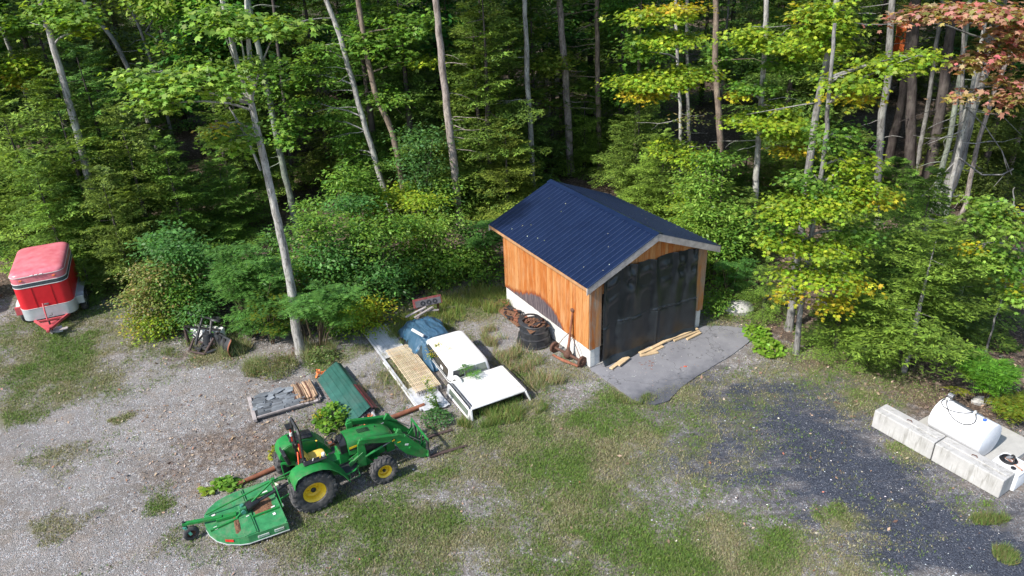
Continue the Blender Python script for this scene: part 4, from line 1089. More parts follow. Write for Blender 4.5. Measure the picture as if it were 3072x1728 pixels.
# ------------------------------------------------------------------ red horse trailer
def horse_trailer(name, label, loc, yaw, mats):
    ht = thing(name, label, 'trailer', loc, yaw)
    w, l = 1.90, 3.0
    def band(nm, z0, z1, g, m_, k=1):
        MB().rings([rrect(-g, w + g, -g, l + g, .34 + g, z0 + (z1 - z0) * i / k, 8) for i in range(k + 1)]).build(nm, m_, ht, smooth=50)
    band('lower_panel', .42, .90, 0, mats[0])
    band('trim_line', .895, .915, .008, M['offwhite'])
    band('body', .915, 1.82, -.004, mats[1])
    band('trim_line', 1.815, 1.84, .008, M['offwhite'])
    band('stripe', 1.84, 1.99, .0, M['charcoal'])
    band('trim_line', 1.985, 2.01, .008, M['offwhite'])
    band('upper_panel', 2.01, 2.27, -.004, mats[2])
    band('trim_line', 2.262, 2.285, .012, M['offwhite'])
    rs = [rrect(-.004, w + .004, -.004, l + .004, .34, 2.285, 8)]
    for i in range(1, 8):
        a = i / 7 * PI / 2; k = .28 * (1 - math.cos(a)); rs.append(rrect(k, w - k, k, l - k, max(.34 - k * .6, .10), 2.285 + .16 * math.sin(a), 8))
    rs.append(rrect(.8, w - .8, 1.2, l - 1.2, .1, 2.50, 8))
    MB().rings(rs).build('roof', mats[2], ht, smooth=60)
    for k in range(3): MB().box((.80 + k * .16, -.012, 2.295), (.11, .05, .03)).build('roof_vent', M['offwhite'], ht, bevel=.008)
    for x in (.38, w - .38): MB().box((x, -.012, 2.14), (.10, .03, .05)).build('marker_light', M['orange'], ht, bevel=.008)
    for x in (.62, w - .62): MB().box((x, -.006, 1.36), (.012, .012, .88)).build('panel_seam', mats[1], ht)
    MB().box((w / 2, -.012, 1.02), (.16, .02, .07)).build('latch_plate', M['steel'], ht, bevel=.006)
    # frame, tongue
    m = MB()
    for s in (-1, 1): m.beam((w / 2 + s * .62, .1, .38), (w / 2 + s * .05, -1.02, .40), .08, .10)
    m.beam((w / 2 + .6, .2, .37), (w / 2 + .6, l, .37), .08, .10); m.beam((w / 2 - .6, .2, .37), (w / 2 - .6, l, .37), .08, .10); m.beam((w / 2 - .5, -.12, .38), (w / 2 + .5, -.12, .38), .07, .08)
    m.build('frame', M['redframe'], ht, bevel=.006)
    MB().plate([(w / 2 - .30, -.45), (w / 2 + .30, -.45), (w / 2 + .06, -.98), (w / 2 - .06, -.98)], .445, .455).build('tongue_plate', M['redframe'], ht)
    MB().box((w / 2, -1.13, .42), (.12, .26, .11)).build('coupler', M['redframe'], ht, bevel=.02)
    MB().tube([(w / 2 + .03, -.72, .0), (w / 2 + .03, -.72, .60)], .035, 10).build('jack_tube', M['black'], ht)
    MB().tube([(w / 2 - .02, -.64, .60), (w / 2 - .04, -.45, .98), (w / 2 - .06, -.28, 1.18)], .03, 8).build('jack_post', M['redframe'], ht)
    MB().tube([(w / 2 + .06, -.62, .75), (w / 2 + .20, -.62, .78), (w / 2 + .20, -.60, .86)], .012, 6).build('jack_handle', M['black'], ht)
    # fenders and wheels
    for s in (-1, 1):
        cx = -.13 if s < 0 else w + .13
        fpts = [(.62, .52), (.70, .78), (.95, .86), (1.95, .86), (2.20, .78), (2.28, .52)]
        MB().prism([(p[0], p[1]) for p in fpts] + [(p[0], p[1] - .02) for p in fpts[::-1]], -.13, .13, M=Matrix.Translation((cx, 0, 0)) @ Matrix.Rotation(PI / 2, 4, 'Z')).build('fender', M['white'] if s < 0 else M['silver'], ht, bevel=.005)
        MB().box((cx, .56, .70), (.26, .10, .34)).build('front_plate', M['redframe'] if s < 0 else M['silver'], ht, bevel=.01)
        for yy in (1.08, 1.80):
            wh = part('wheel', ht, (cx, yy, .33), (0, PI / 2, 0))
            MB().lathe([(.19, -.1), (.28, -.11), (.33, -.07), (.335, 0), (.33, .07), (.28, .11), (.19, .1)], 28, closed=True).build('tyre', M['tyre'], wh, smooth=40)
            MB().lathe([(0, .05), (.1, .06), (.15, 0), (.2, .07), (.2, -.07), (0, -.05)], 20).build('rim', M['offwhite'], wh, smooth=40)
    return ht
ht = horse_trailer('horse_trailer', 'red and silver horse trailer with a faded pink roof and dark stripe', (-19.17, 25.75, 0), .40, (M['silver'], M['red'], M['fadedred']))
ht2 = thing('utility_trailer', 'grey-white trailer with a dark top, mostly beyond the left picture edge', 'trailer', (-23.75, 26.2, 0), .35)
MB().rings([rrect(0, 1.8, 0, 3, .2, .45), rrect(0, 1.8, 0, 3, .2, .95), rrect(.03, 1.77, .03, 2.97, .18, 1.0)]).build('body', M['silver'], ht2, smooth=40)
MB().rings([rrect(.05, 1.75, .05, 2.95, .2, 1.0), rrect(.05, 1.75, .05, 2.95, .2, 1.25), rrect(.3, 1.5, .3, 2.7, .2, 1.32)]).build('dark_cover', M['blacktarp'], ht2, smooth=40)
for yy in (1.0, 2.0):
    MB().lathe([(.0, -.1), (.28, -.11), (.33, -.07), (.33, .07), (.28, .11), (0, .1)], 24).build('wheel', M['tyre'], ht2, loc=(1.92, yy, .33), rot=(0, PI / 2, 0))
o = MB().box((0, 0, .10), (.40, .20, .20)).build('cinder_block', M['foundation'], None, bevel=.01, loc=(*(-17.925, 25.638), 0), rot=(0, 0, .42)); tag(o, 'pale cinder block on the grass in front of the trailer tongue', 'block')
o = MB().box((0, 0, .0), (.62, .16, .04)).build('grey_plank', M['oldwood'], None, bevel=.004, loc=(*(-17.689, 25.414), .22), rot=(0, 0, .50)); tag(o, 'grey plank lying across the cinder block by the trailer', 'plank')

# ------------------------------------------------------------------ white truck cap with windows
c1 = thing('truck_canopy', 'white rounded truck canopy with dark windows beside the blue tarp heap', 'truck canopy', (-2.19, 20.62, 0), .44)
W1, L1 = 1.50, 2.38
def tap(z):  # side walls lean in as they rise
    return (z - .28) / .5
def cring(z, r): k = .10 * tap(z); return rrect(k - .02, W1 + .02 - k, k * .8, L1 - k * .8, r, z, 6)
zs_ = [.28, .32, .50, .68]
rs = [cring(z, .10) for z in zs_]
for i in range(1, 6):
    a = i / 5 * PI / 2; k = .10 + .13 * (1 - math.cos(a)); rs.append(rrect(k - .02, W1 + .02 - k, k, L1 - k, .16 + .02 * i, .70 + .075 * math.sin(a), 6))
rs.append(rrect(.5, W1 - .5, .8, L1 - .8, .1, .80, 6))
MB().rings(rs).build('shell', M['white'], c1, smooth=50)
MB().rings([rrect(-.035, W1 + .035, -.01, L1 + .01, .1, .27), rrect(-.035, W1 + .035, -.01, L1 + .01, .1, .305)]).build('base_rail', M['white'], c1, smooth=40)
def sidewin(y0, y1, z0, z1, side, mt, nm='window', g=.012):
    n = 5; pts = []
    for cy, cz, a0 in ((y1 - .10, z1 - .08, 0), (y0 + .10, z1 - .08, 90), (y0 + .08, z0 + .05, 180), (y1 - .08, z0 + .05, 270)):
        for k in range(n + 1):
            a = R_(a0 + 90 * k / n); rr = .09 if a0 < 180 else .05
            pts.append((cy + rr * math.cos(a), cz + rr * math.sin(a)))
    vs = []
    for off in (g, g - .02):
        for (yy, zz) in pts:
            k = .10 * tap(zz)
            x = (k - .02 - off) if side < 0 else (W1 + .02 - k + off)
            vs.append((x, yy, zz))
    n = len(pts)
    return MB().add(vs, [tuple(range(n)), tuple(range(2 * n - 1, n - 1, -1))] + [(i, (i + 1) % n, (i + 1) % n + n, i + n) for i in range(n)]).build(nm, mt, c1)
MB().rings([rrect(-.028, W1 + .028, -.006, L1 + .006, .1, .305), rrect(-.026, W1 + .026, -.004, L1 + .004, .1, .325)]).build('rubber_seal', M['black'], c1, smooth=40)
sidewin(.16, 2.12, .36, .66, -1, M['glass']); sidewin(.16, 2.12, .36, .66, 1, M['glass'])
MB().box((-.035 + .05, .72, .47), (.02, .22, .10), rot=(0, .2, 0)).build('window_latch', M['offwhite'], c1)
for x0, x1 in ((.12, .54), (.555, .975), (.99, 1.38)):
    vs = [(x0, .8 * .10 * tap(.37) - .012, .37), (x1, .8 * .10 * tap(.37) - .012, .37), (x1 - (.05 if x1 > 1.3 else 0), .8 * .10 * tap(.64) - .012, .64), (x0 + (.05 if x0 < .2 else 0), .8 * .10 * tap(.64) - .012, .64)]
    vs += [(p[0], p[1] + .03, p[2]) for p in vs]
    MB().add(vs, [(0, 1, 2, 3), (4, 7, 6, 5), (0, 4, 5, 1), (3, 2, 6, 7), (1, 5, 6, 2), (0, 3, 7, 4)]).build('end_window', M['greenglass'] if x0 > .5 else M['glass'], c1, bevel=.008)
MB().box((W1 / 2, .06, .33), (1.40, .05, .03)).build('end_rail', M['white'], c1)
o = thing('truck_bed_frame', 'dark low frame and tray under the white windowed truck canopy', 'frame', (-2.19, 20.62, 0), .44)
m = MB().box((W1 / 2, L1 / 2, .20), (W1 - .12, L1 - .10, .10)); m.build('tray', M['black'], o, bevel=.01)
for x, y in ((.12, .12), (W1 - .12, .12), (.12, L1 - .15), (W1 - .12, L1 - .15)): MB().box((x, y, .09), (.16, .12, .20)).build('foot', M['black'], o, bevel=.01)
ww = thing('leaning_wheel', 'white-rimmed spare wheel standing between the two truck canopies', 'wheel', (*(-1.939, 20.528), 0), .44)
MB().lathe([(.17, -.05), (.25, -.06), (.29, -.03), (.29, .04), (.25, .07), (.17, .05)], 32, closed=True).build('tyre', M['offwhite'], ww, smooth=40, loc=(0, 0, .29), rot=(PI / 2, 0, -1.25))
MB().lathe([(0, .0), (.08, .02), (.10, -.03), (.18, -.03)], 24).build('rim', M['black'], ww, smooth=40, loc=(0, 0, .29), rot=(PI / 2, 0, -1.25))

# ------------------------------------------------------------------ second cap, open at the near side
c2 = thing('flat_truck_canopy', 'flat white truck canopy with black roof rails, open on its near side', 'truck canopy', (-1.46, 18.92, 0), .476)
W2, L2, H2 = 2.02, 1.70, .40
rs = [rrect(0, W2, 0, L2, .05, H2 - .05, 5), rrect(0, W2, 0, L2, .06, H2 - .02, 5), rrect(.012, W2 - .012, .012, L2 - .012, .06, H2, 5), rrect(.3, W2 - .3, .3, L2 - .3, .1, H2 + .022, 5)]
MB().rings(rs).build('roof', M['white'], c2, smooth=40)
def slab4(pts, th, n_):
    nx, ny_, nz = n_
    vs = list(pts) + [(p[0] + nx * th, p[1] + ny_ * th, p[2] + nz * th) for p in pts]
    return MB().add(vs, [(0, 1, 2, 3), (4, 7, 6, 5), (0, 4, 5, 1), (3, 2, 6, 7), (1, 5, 6, 2), (0, 3, 7, 4)])
# left side: frame strips round a tinted pane
slab4([(-.08, .0, .02), (-.08, L2, .02), (-.065, L2, .09), (-.065, 0, .09)], .03, (1, 0, 0)).build('side_rail', M['white'], c2)
slab4([(-.018, .0, .30), (-.018, L2, .30), (0, L2, H2 - .04), (0, 0, H2 - .04)], .03, (1, 0, 0)).build('side_rail', M['white'], c2)
for a, b in ((0, .10), (L2 - .16, L2)):
    slab4([(-.065, a, .09), (-.065, b, .09), (-.018, b, .30), (-.018, a, .30)], .03, (1, 0, 0)).build('side_post', M['white'], c2)
slab4([(-.058, .10, .09), (-.058, L2 - .16, .09), (-.012, L2 - .16, .30), (-.012, .10, .30)], .01, (1, 0, 0)).build('side_window', M['greenglass'], c2)
slab4([(W2 + .08, .1, .02), (W2 + .08, L2, .02), (W2, L2, H2 - .04), (W2, .1, H2 - .04)], .02, (-1, 0, 0)).build('side_wall', M['white'], c2)
slab4([(.0, L2 + .05, .02), (W2, L2 + .05, .02), (W2, L2, H2 - .04), (0, L2, H2 - .04)], .02, (0, -1, 0)).build('front_wall', M['white'], c2)
MB().beam((.02, -.04, .0), (.03, .02, H2 - .04), .10, .06).build('corner_leg', M['white'], c2, bevel=.008)
MB().beam((W2 + .10, -.04, .0), (W2 - .03, .02, H2 - .04), .10, .06).build('corner_leg', M['white'], c2, bevel=.008)
MB().box((W2 / 2, .004, H2 - .055), (W2 - .1, .02, .03)).build('hatch_seal', M['black'], c2)
for x in (-.005, W2 + .005):
    MB().tube([(x, .02, H2 + .0), (x, .08, H2 + .06), (x, L2 - .1, H2 + .06), (x, L2 - .02, H2 + .0)], .022, 8).build('roof_rail', M['black'], c2)
MB().tube([(.10, .10, H2 + .02), (.08, .18, H2 + .055), (.08, L2 - .15, H2 + .055)], .016, 8).build('roof_rail', M['black'], c2)
MB().plate([(.02, .1), (W2 - .02, .1), (W2 - .02, L2), (.02, L2)], .03, .035).build('black_plate', M['black'], c2)  # thin black plate close to the ground, below the canopy roof

# ------------------------------------------------------------------ aluminium ramp with the slatted grate on it
rp = thing('aluminium_ramp', 'long weathered aluminium sheet ramp on the gravel under the cream grate', 'ramp', (-3.007, 19.436, 0), .48)
m = MB(); wR = .865
for k in range(8):
    x0 = .02 + k * wR / 8
    m.box((x0 + .05, 4.72, .06 + .006 * (k % 2)), (wR / 8 - .008, 2.36, .012))
m.build('ribbed_deck', M['alu'], rp, bevel=.002)
random.seed(2)
def torn(u, v): return (.0 + wR * u + .05 * (float(fbm(v * 5, u, 6)) - .5), -.05 + 1.4 * v + .16 * (float(fbm(u * 5, v * 2, 3)) - .5) * (1 - v) - .25 * u * (1 - v) * .6, .05 + .05 * float(fbm(u * 4, v * 4, 9)))
MB().grid(torn, 14, 18).build('crumpled_sheet', M['alu'], rp, solid=.004)
MB().beam((-.03, .05, .05), (-.03, 5.9, .05), .06, .08).build('side_rail', M['alu'], rp, bevel=.004)
MB().beam((-.10, .35, .03), (-.10, 3.4, .03), .05, .04).build('side_rail', M['offwhite'], rp, bevel=.004)
MB().beam((wR + .02, 2.7, .05), (wR + .02, 5.9, .05), .04, .06).build('side_rail', M['alu'], rp, bevel=.004)
gt = thing('slatted_grate', 'cream slatted metal grate rusting in bands, lying on the ramp', 'grate', (-3.247, 20.152, .10), .465)
for k in range(17):
    x = .03 + k * .85 / 16
    MB().box((x, 1.62, .085 + .003 * (k % 3)), (.024, 3.02, .02)).build('slat', M['cream'], gt)
for k in range(12): MB().box((.455, .14 + k * .268, .066), (.93, .03, .018)).build('crossbar', M['cream'] if k != 7 else M['rust'], gt)
for k in range(16):
    x = .02 + k * .88 / 15
    MB().tube([(x, .12, .10), (x, .03, .14), (x, -.04, .10), (x, -.03, .02)], .013, 6).build('spring_tooth', M['black'] if k % 2 else M['steel'], gt)

# ------------------------------------------------------------------ tarp heap
hp = thing('tarp_heap', 'heap under a torn faded blue tarp behind the windowed truck canopy', 'tarp heap', (-3.05, 23.55, 0), .48)
def heap(u, v):
    x = -1.0 + 2.05 * u; y = -1.75 + 3.05 * v
    ex = min(1, 1.25 - abs(x) * 1.05 + .12 * math.sin(y * 3)); top = 1.0 if y > -.3 else max(.25, 1 + (y + .3) * .42)
    prof = max(0, 1 - abs(x / 1.02) ** 3.2) * max(0, 1 - abs((y + .2) / 1.55) ** 4)
    # twist the lower part to the left
    z = .80 * prof ** .55 * top
    z += .10 * (float(fbm(x * 3.5 + y, y * 1.2, 4)) - .5) * (1 if prof > .02 else .2) + .07 * (float(fbm(x * 9, y * 2.5, 5)) - .5)
    fold = math.sin(x * 14 + 2.5 * math.sin(y * 2)) * .03 * (1.2 - prof)
    nb = .16 * (float(fbm(u * 7, v * 7, 31)) - .5)
    xx = x * (.55 if y < -.6 else .80) - (.20 if y < -.6 else .05) + nb
    return (xx, y + nb, max(.02, z + fold))
MB().grid(heap, 70, 90).build('blue_tarp', M['bluetarp'], hp, smooth=50)
def drape(u, v):
    y = -1.35 + 1.75 * v; f = math.sin(v * 12) * .07 + math.sin(v * 5 + 1) * .06 + .06 * (float(fbm(v * 7, u * 2, 5)) - .5)
    x = -.46 - .38 * u ** .7 + f * (.25 + u); z = (.74 - .25 * (1 - v)) * (1 - u) ** 1.1 + .02
    return (x, y, z)
MB().grid(drape, 12, 40).build('black_tarp', M['blacktarp'], hp, smooth=60, solid=.004)
for a, b in (((-.55, .95, .86), (.35, 1.15, .93)), ((-.30, .70, .88), (.55, .98, .95)), ((.05, 1.25, .80), (.72, .80, .86))):
    MB().beam(a, b, .09, .03).build('loose_board', M['oldwood'], hp)
lp = thing('light_panel', 'red-framed grey panel with three round openings behind the tarp heap', 'light panel', (-3.80, 25.45, 0), .36)
MB().box((.52, 0, .68), (1.14, .05, .34), rot=(-.35, 0, 0)).build('frame', M['oldredframe'], lp, bevel=.01)
MB().box((.54, -.035, .66), (1.02, .02, .25), rot=(-.35, 0, 0)).build('panel', M['lens'], lp)
for k in range(3): MB().lathe([(.09, 0), (.09, .015), (.055, .018), (.05, -.02), (.0, -.02)], 20).build('round_opening', M['black'], lp, loc=(.32 + k * .24, -.05, .665), rot=(PI / 2 - .35, 0, 0))
for x in (.1, .95): MB().box((x, .08, .28), (.07, .07, .56)).build('leg', M['rust'], lp)
o = MB().grid(lambda u, v: (-4.35 + .75 * u + .10 * v, 23.95 + .1 * u + 1.35 * v * (1 - .25 * (1 - u)) , .05 + .45 * u * u + .04 * math.sin(v * 5)), 12, 14).build('bent_sheet', M['greysheet'], smooth=60, solid=.006)
tag(o, 'bent faded pinkish sheet leaning on the left of the tarp heap', 'sheet')
o = MB().tube([(-3.618, 23.053, 0.95), (-3.211, 22.798, 0.82)], .055, 10).build('white_pipe_stub', M['offwhite']); tag(o, 'short white pipe end poking out between blue tarp and cap', 'pipe')

# ------------------------------------------------------------------ green sheets over a low timber stack
gp = thing('roofing_sheet', 'green ribbed roofing sheet folded over the low timber stack', 'roofing sheet', (-5.129, 19.026, 0), .544)
Lg = 3.15
def gprof(x): return float(np.interp(x, [-.25, -.05, .05, .30, .55, .60, .80], [.05, .17, .22, .29, .34, .33, .20]))
xs = [-.24, -.10, -.098, -.085, -.083, .10, .102, .115, .117, .30, .302, .315, .317, .42, .422, .435, .437, .55, .58, .60]
hh = {2: .012, 3: .012, 6: .012, 7: .012, 10: .012, 11: .012, 14: .012, 15: .012}
m = MB(); vs = []
for yy in (-.18, 3.0):
    sk = 0.0
    for i, x in enumerate(xs): vs.append((x + (.06 if yy > 1 else 0), yy + x * .35, gprof(x) + hh.get(i, 0)))
n = len(xs); m.add(vs, [(i, i + 1, i + 1 + n, i + n) for i in range(n - 1)])
m.build('main_sheet', M['roofgreen'], gp, solid=.003)
m = MB(); vs = []
for yy in (.95, 3.02):
    for x, z in ((.585, .338), (.66, .285), (.665, .297), (.685, .29), (.69, .27), (.80, .19)): vs.append((x, yy + x * .3, z))
m.add(vs, [(i, i + 1, i + 7, i + 6) for i in range(5)]); m.build('side_sheet', M['roofgreen'], gp, solid=.003)
mr = thing('maroon_sheet', 'narrow maroon metal sheet along the right side of the green roofing', 'metal sheet', (-5.129, 19.026, 0), .544)
m = MB(); vs = []
for yy in (-.22, 1.35):
    for x, z in ((.605, .345), (.66, .315), (.665, .330), (.69, .320), (.695, .300), (.84, .20)): vs.append((x, yy + x * .3, z))
m.add(vs, [(i, i + 1, i + 7, i + 6) for i in range(5)]); m.build('sheet', M['maroon'], mr, solid=.003)
ts_ = thing('timber_stack', 'low stack of grey timbers under the green roofing sheet', 'timber stack', (-5.129, 19.026, 0), .544)
random.seed(12)
for k, (x, z) in enumerate([(x, z) for z in (.05, .145) for x in (.07, .21, .35, .50, .65) if z < .1 or x > .15]):
    MB().box((0, 0, 0), (.12, 3.1 + random.uniform(-.1, .15), .085)).build('timber', M['oldwood'], ts_, bevel=.006, loc=(x, 1.45 + random.uniform(-.08, .08), z), rot=(0, 0, random.uniform(-.015, .015)))
MB().tube([(.56, -.55, .10), (.64, .2, .12)], .06, 10).build('grey_pipe', M['alu'], ts_); 
for i, (p, s_, lb) in enumerate([((-4.86, 18.92, .12), .10, 'crumpled orange cloth at the near end of the green roofing'), ((-4.62, 19.12, .16), .09, 'bright orange net bundle beside the pipe end of the timber stack'), ((-6.66, 21.86, .10), .17, 'orange mesh bundle at the far end of the green roofing')]):
    m = MB(); random.seed(i + 40)
    for k in range(22):
        q_ = (p[0] + random.uniform(-1, 1) * s_ * (1.7 if i == 2 else 1.1), p[1] + random.uniform(-1, 1) * s_, max(.02, p[2] + random.uniform(-.8, .5) * s_))
        m.box(q_, (s_ * random.uniform(.3, .9), s_ * random.uniform(.15, .5), s_ * .10), rot=(random.uniform(-.9, .9), random.uniform(-.9, .9), random.uniform(0, 3)))
    tag(m.build('orange_bundle', M['orange'], smooth=30), lb, 'bundle')

# ------------------------------------------------------------------ slate pallet
sp_ = thing('slate_stack', 'stack of grey slates on a weathered pallet behind the tractor', 'slate stack', (-8.336, 19.316, 0), .417)
random.seed(21)
for k in range(3): MB().box((1.05, .10 + k * .5, .045), (2.1, .10, .09)).build('pallet_beam', M['oldwood'], sp_, bevel=.006)
for k in range(7): MB().box((.1 + k * .31, .60, .105), (.14, 1.2, .02)).build('pallet_board', M['oldwood'], sp_, bevel=.004)
MB().beam((.0, -.12, .10), (.0, 1.25, .12), .12, .11).build('edge_timber', M['oldwood'], sp_, bevel=.01)
MB().beam((2.12, .15, .08), (2.02, 1.20, .10), .10, .10).build('edge_timber', M['oldwood'], sp_, bevel=.01)
MB().beam((.08, -.03, .14), (1.55, .01, .14), .05, .06).build('edge_timber', M['oldwood'], sp_, bevel=.006)
def slate(cx, cy, z, sx, sy, rz, tilt=(0, 0)):
    n = random.randint(4, 6); pts = []
    for k in range(n):
        a = 2 * PI * (k + .5 + random.uniform(-.22, .22)) / n
        pts.append((sx * .62 * math.cos(a) * random.uniform(.9, 1.1), sy * .62 * math.sin(a) * random.uniform(.9, 1.1)))
    MB().plate(pts, -.011, .011).build('slate', M['slate'], sp_, loc=(cx, cy, z), rot=(tilt[0], tilt[1], rz))
MB().box((.66, .55, .125), (1.30, 1.1, .02)).build('dark_sheet', M['plastic'], sp_)
for z in (.15, .185, .215):   # flat pieces at the back
    for cx, cy, sx, sy in ((.26, .74, .36, .36), (.40, 1.02, .46, .24), (.88, 1.0, .40, .28), (.98, .74, .34, .26), (.64, .76, .28, .28), (1.22, .95, .22, .36), (.20, .48, .28, .22), (.66, 1.0, .2, .26)):
        slate(cx + random.uniform(-.08, .08), cy + random.uniform(-.06, .06), z + random.uniform(-.01, .02), sx, sy, random.uniform(-.7, .7), (random.uniform(-.10, .10), random.uniform(-.10, .10)))
for row in range(8):          # pieces set on edge, leaning, towards the front
    y = .06 + row * .078
    x = .12 + random.uniform(0, .08)
    while x < 1.30:
        w = random.uniform(.14, .46)
        MB().box((0, 0, 0), (w, random.uniform(.12, .19), .022)).build('slate', M['slate'], sp_, loc=(x + w / 2, y + random.uniform(-.012, .012), .165 + random.uniform(-.03, .035)), rot=(.95 + random.uniform(-.2, .2), random.uniform(-.06, .06), random.uniform(-.10, .10)))
        x += w + random.uniform(.008, .04)
po = thing('split_posts', 'row of brown split posts on the right half of the slate pallet', 'posts', (-8.336, 19.316, 0), .417)
for k in range(12):
    x0 = 1.36 + k * .056 + (.03 if k > 6 else 0)
    MB().tube([(x0 + random.uniform(0, .05), .14 + random.uniform(0, .1), .19 + random.uniform(-.02, .03)), (x0 + .02, .7, .19), (x0 - .02, 1.18 + random.uniform(-.1, .12), .18)], [random.uniform(.028, .042)] * 3, 6).build('post', M['postwood'] if k % 4 else M['rust'], po, smooth=30)
for k in range(6): MB().beam((1.42 + k * .1, .10, .13), (1.40 + k * .1, 1.15, .13), .08, .03).build('post', M['postwood'], po)

# ------------------------------------------------------------------ snow plow with frame and white panel
pl = thing('snow_plow', 'black snow plow blade and hitch frame with two small wheels and a white panel', 'snow plow', (-11.95, 23.75, 0), -.28)
def tb(nm, pts, r=.03, mt='black', n=8): MB().tube(pts, r, n).build(nm, M[mt], pl)
MB().rings([rrect(-.46, .92, .62, .98, .12, .06), rrect(-.46, .92, .62, .98, .12, .55), rrect(-.42, .88, .66, .94, .10, .60)]).build('white_tank', M['white'], pl, smooth=40)
MB().beam((-.52, .50, .02), (-.52, .50, .70), .10, .07).build('end_post', M['darkrust'], pl)
MB().beam((-.56, .56, .70), (1.0, .56, .70), .07, .06).build('top_rail', M['black'], pl)
for a, b in (((-.48, .50, .64), (.02, .44, .22)), ((.42, .50, .66), (.02, .44, .22)), ((.40, .50, .66), (.70, .46, .34)), ((.98, .50, .66), (.62, .46, .28))):
    tb('cross_bar', [a, b], .032)
tb('mast', [(.06, .20, .18), (.10, .45, .58), (.14, .80, 1.0)], .055); tb('mast', [(.72, .25, .20), (.60, .50, .62), (.50, .85, .96)], .055)
tb('wheel_bar', [(-.20, .86, 1.06), (.60, .86, .94)], .04)
for x, y, z in ((-.30, .92, 1.08), (.62, .92, .92)):
    wh = part('small_wheel', pl, (x, y, z), (-.25, .15, 0))
    MB().lathe([(.09, -.045), (.19, -.05), (.225, 0), (.19, .05), (.09, .045)], 24, closed=True).build('tyre', M['plastic'], wh, smooth=40)
    MB().lathe([(0, .02), (.05, .03), (.10, .0), (.10, -.02), (0, -.02)], 16).build('rim', M['black'], wh)
tb('hydraulic_pump', [(.48, .36, .14), (.50, .42, .60)], .17, 'plastic', 16)
for a, b, mt, r in (((-.05, -.08, .06), (-.02, .30, .40), 'darkrust', .045), ((.62, -.06, .06), (.80, .35, .46), 'darkrust', .045), ((-.08, -.08, .05), (.66, -.14, .05), 'darkrust', .04), ((.0, .12, .10), (.72, .10, .10), 'black', .04), ((-.02, .3, .24), (.85, .28, .26), 'darkrust', .04), ((.35, -.10, .05), (.38, .30, .24), 'black', .05), ((.15, 0, .08), (.6, .22, .18), 'black', .04), ((.68, -.06, .05), (1.0, .2, .12), 'black', .05), ((.1, .2, .1), (.3, -.05, .06), 'darkrust', .03), ((-.35, .3, .06), (.0, .1, .08), 'black', .035)):
    tb('frame_bar', [a, b], r, mt)
def blade(u, v):                       # from the back left end to the cutting edge at the front right
    bx = .80 + .85 * u; by = .50 - .52 * u
    c = .16 * math.sin(v * PI)
    return (bx - .35 * c + .10 * v * u, by - .75 * c + .10 * v, .03 + (.66 - .10 * (1 - u)) * v)
MB().grid(blade, 14, 14).build('blade', M['plastic'], pl, smooth=60, solid=.02)
def edge_(u, v):
    p = blade(1.0, v); return (p[0] - .015 + .10 * u, p[1] + .02 - .12 * u, p[2])
MB().grid(edge_, 3, 12).build('cutting_edge', M['rustpipe'], pl, smooth=60, solid=.02)
for u in (.12, .42, .72): MB().beam((blade(u, .1)[0] - .03, blade(u, .1)[1] - .05, .08), (blade(u, .9)[0] - .03, blade(u, .9)[1] - .05, .66), .035, .10).build('blade_rib', M['black'], pl)
MB().box((1.02, .42, .36), (.34, .30, .42), rot=(0, 0, -.6)).build('ram_housing', M['plastic'], pl, bevel=.04)

# ------------------------------------------------------------------ tank pad
BX, BY, BYAW = 10.5983, 17.7993, -1.0255
def bloc(u, v, z=0):
    return (BX + u * math.cos(BYAW) - v * math.sin(BYAW), BY + u * math.sin(BYAW) + v * math.cos(BYAW), z)
for i, lab in enumerate(('left concrete barrier block in front of the white fuel tank', 'right concrete barrier block next to the white tote box')):
    b = thing('barrier_block', lab, 'concrete block', bloc(i * (1.8386 + .03), 0), BYAW, 'concrete barrier blocks')
    m = MB(); l, w, h = 1.8386, .56, .60
    m.plate([(0, 0), (l, 0), (l, w), (0, w)], 0, h); m.build('block', M['concrete'], b, bevel=.022)
    MB().plate([(.06, w / 2 - .05), (l - .06, w / 2 - .05), (l - .06, w / 2 + .05), (.06, w / 2 + .05)], h - .002, h + .028).build('top_key', M['concrete'], b, bevel=.015)
    MB().tube([(l / 2 - .09, w / 2, h), (l / 2 - .07, w / 2, h + .07), (l / 2 + .03, w / 2 + .02, h + .08), (l / 2 + .07, w / 2 + .02, h)], .012, 6).build('lifting_loop', M['rust'], b)
pd = [bloc(.70, .58), bloc(.75, 3.0), bloc(3.2, 2.95), bloc(3.2, 1.30), bloc(3.05, .58)]
o = MB().plate([(p[0] - BX, p[1] - BY) for p in pd], -.05, .11).build('concrete_pad', M['slab'], loc=(BX, BY, 0), bevel=.01); tag(o, 'smooth concrete pad under the white fuel tank', kind='structure')
tk = thing('fuel_tank', 'white cylindrical fuel tank lying behind the concrete barrier blocks', 'tank', (12.343, 17.512, .12), -1.0615)
Lt, Rt, Zt = 1.51, .505, .51
mt4 = Matrix.Translation((0, 0, Zt)) @ Matrix.Rotation(PI / 2, 4, 'Y')
MB().lathe([(0, -.012), (Rt - .03, -.008), (Rt - .012, 0), (Rt, .015), (Rt, .5), (Rt + .003, .503), (Rt, .506), (Rt, Lt - .015), (Rt - .012, Lt), (Rt - .03, Lt + .008), (0, Lt + .012)], 64, M=mt4).build('shell', M['tankwhite'], tk, smooth=30)
for x in (.22, Lt - .22): MB().prism([(-.36, .0), (.36, .0), (.28, .16), (-.28, .16)], -.04, .04, M=Matrix.Translation((x, 0, -.01)) @ Matrix.Rotation(PI / 2, 4, 'Z')).build('saddle', M['steel'], tk)
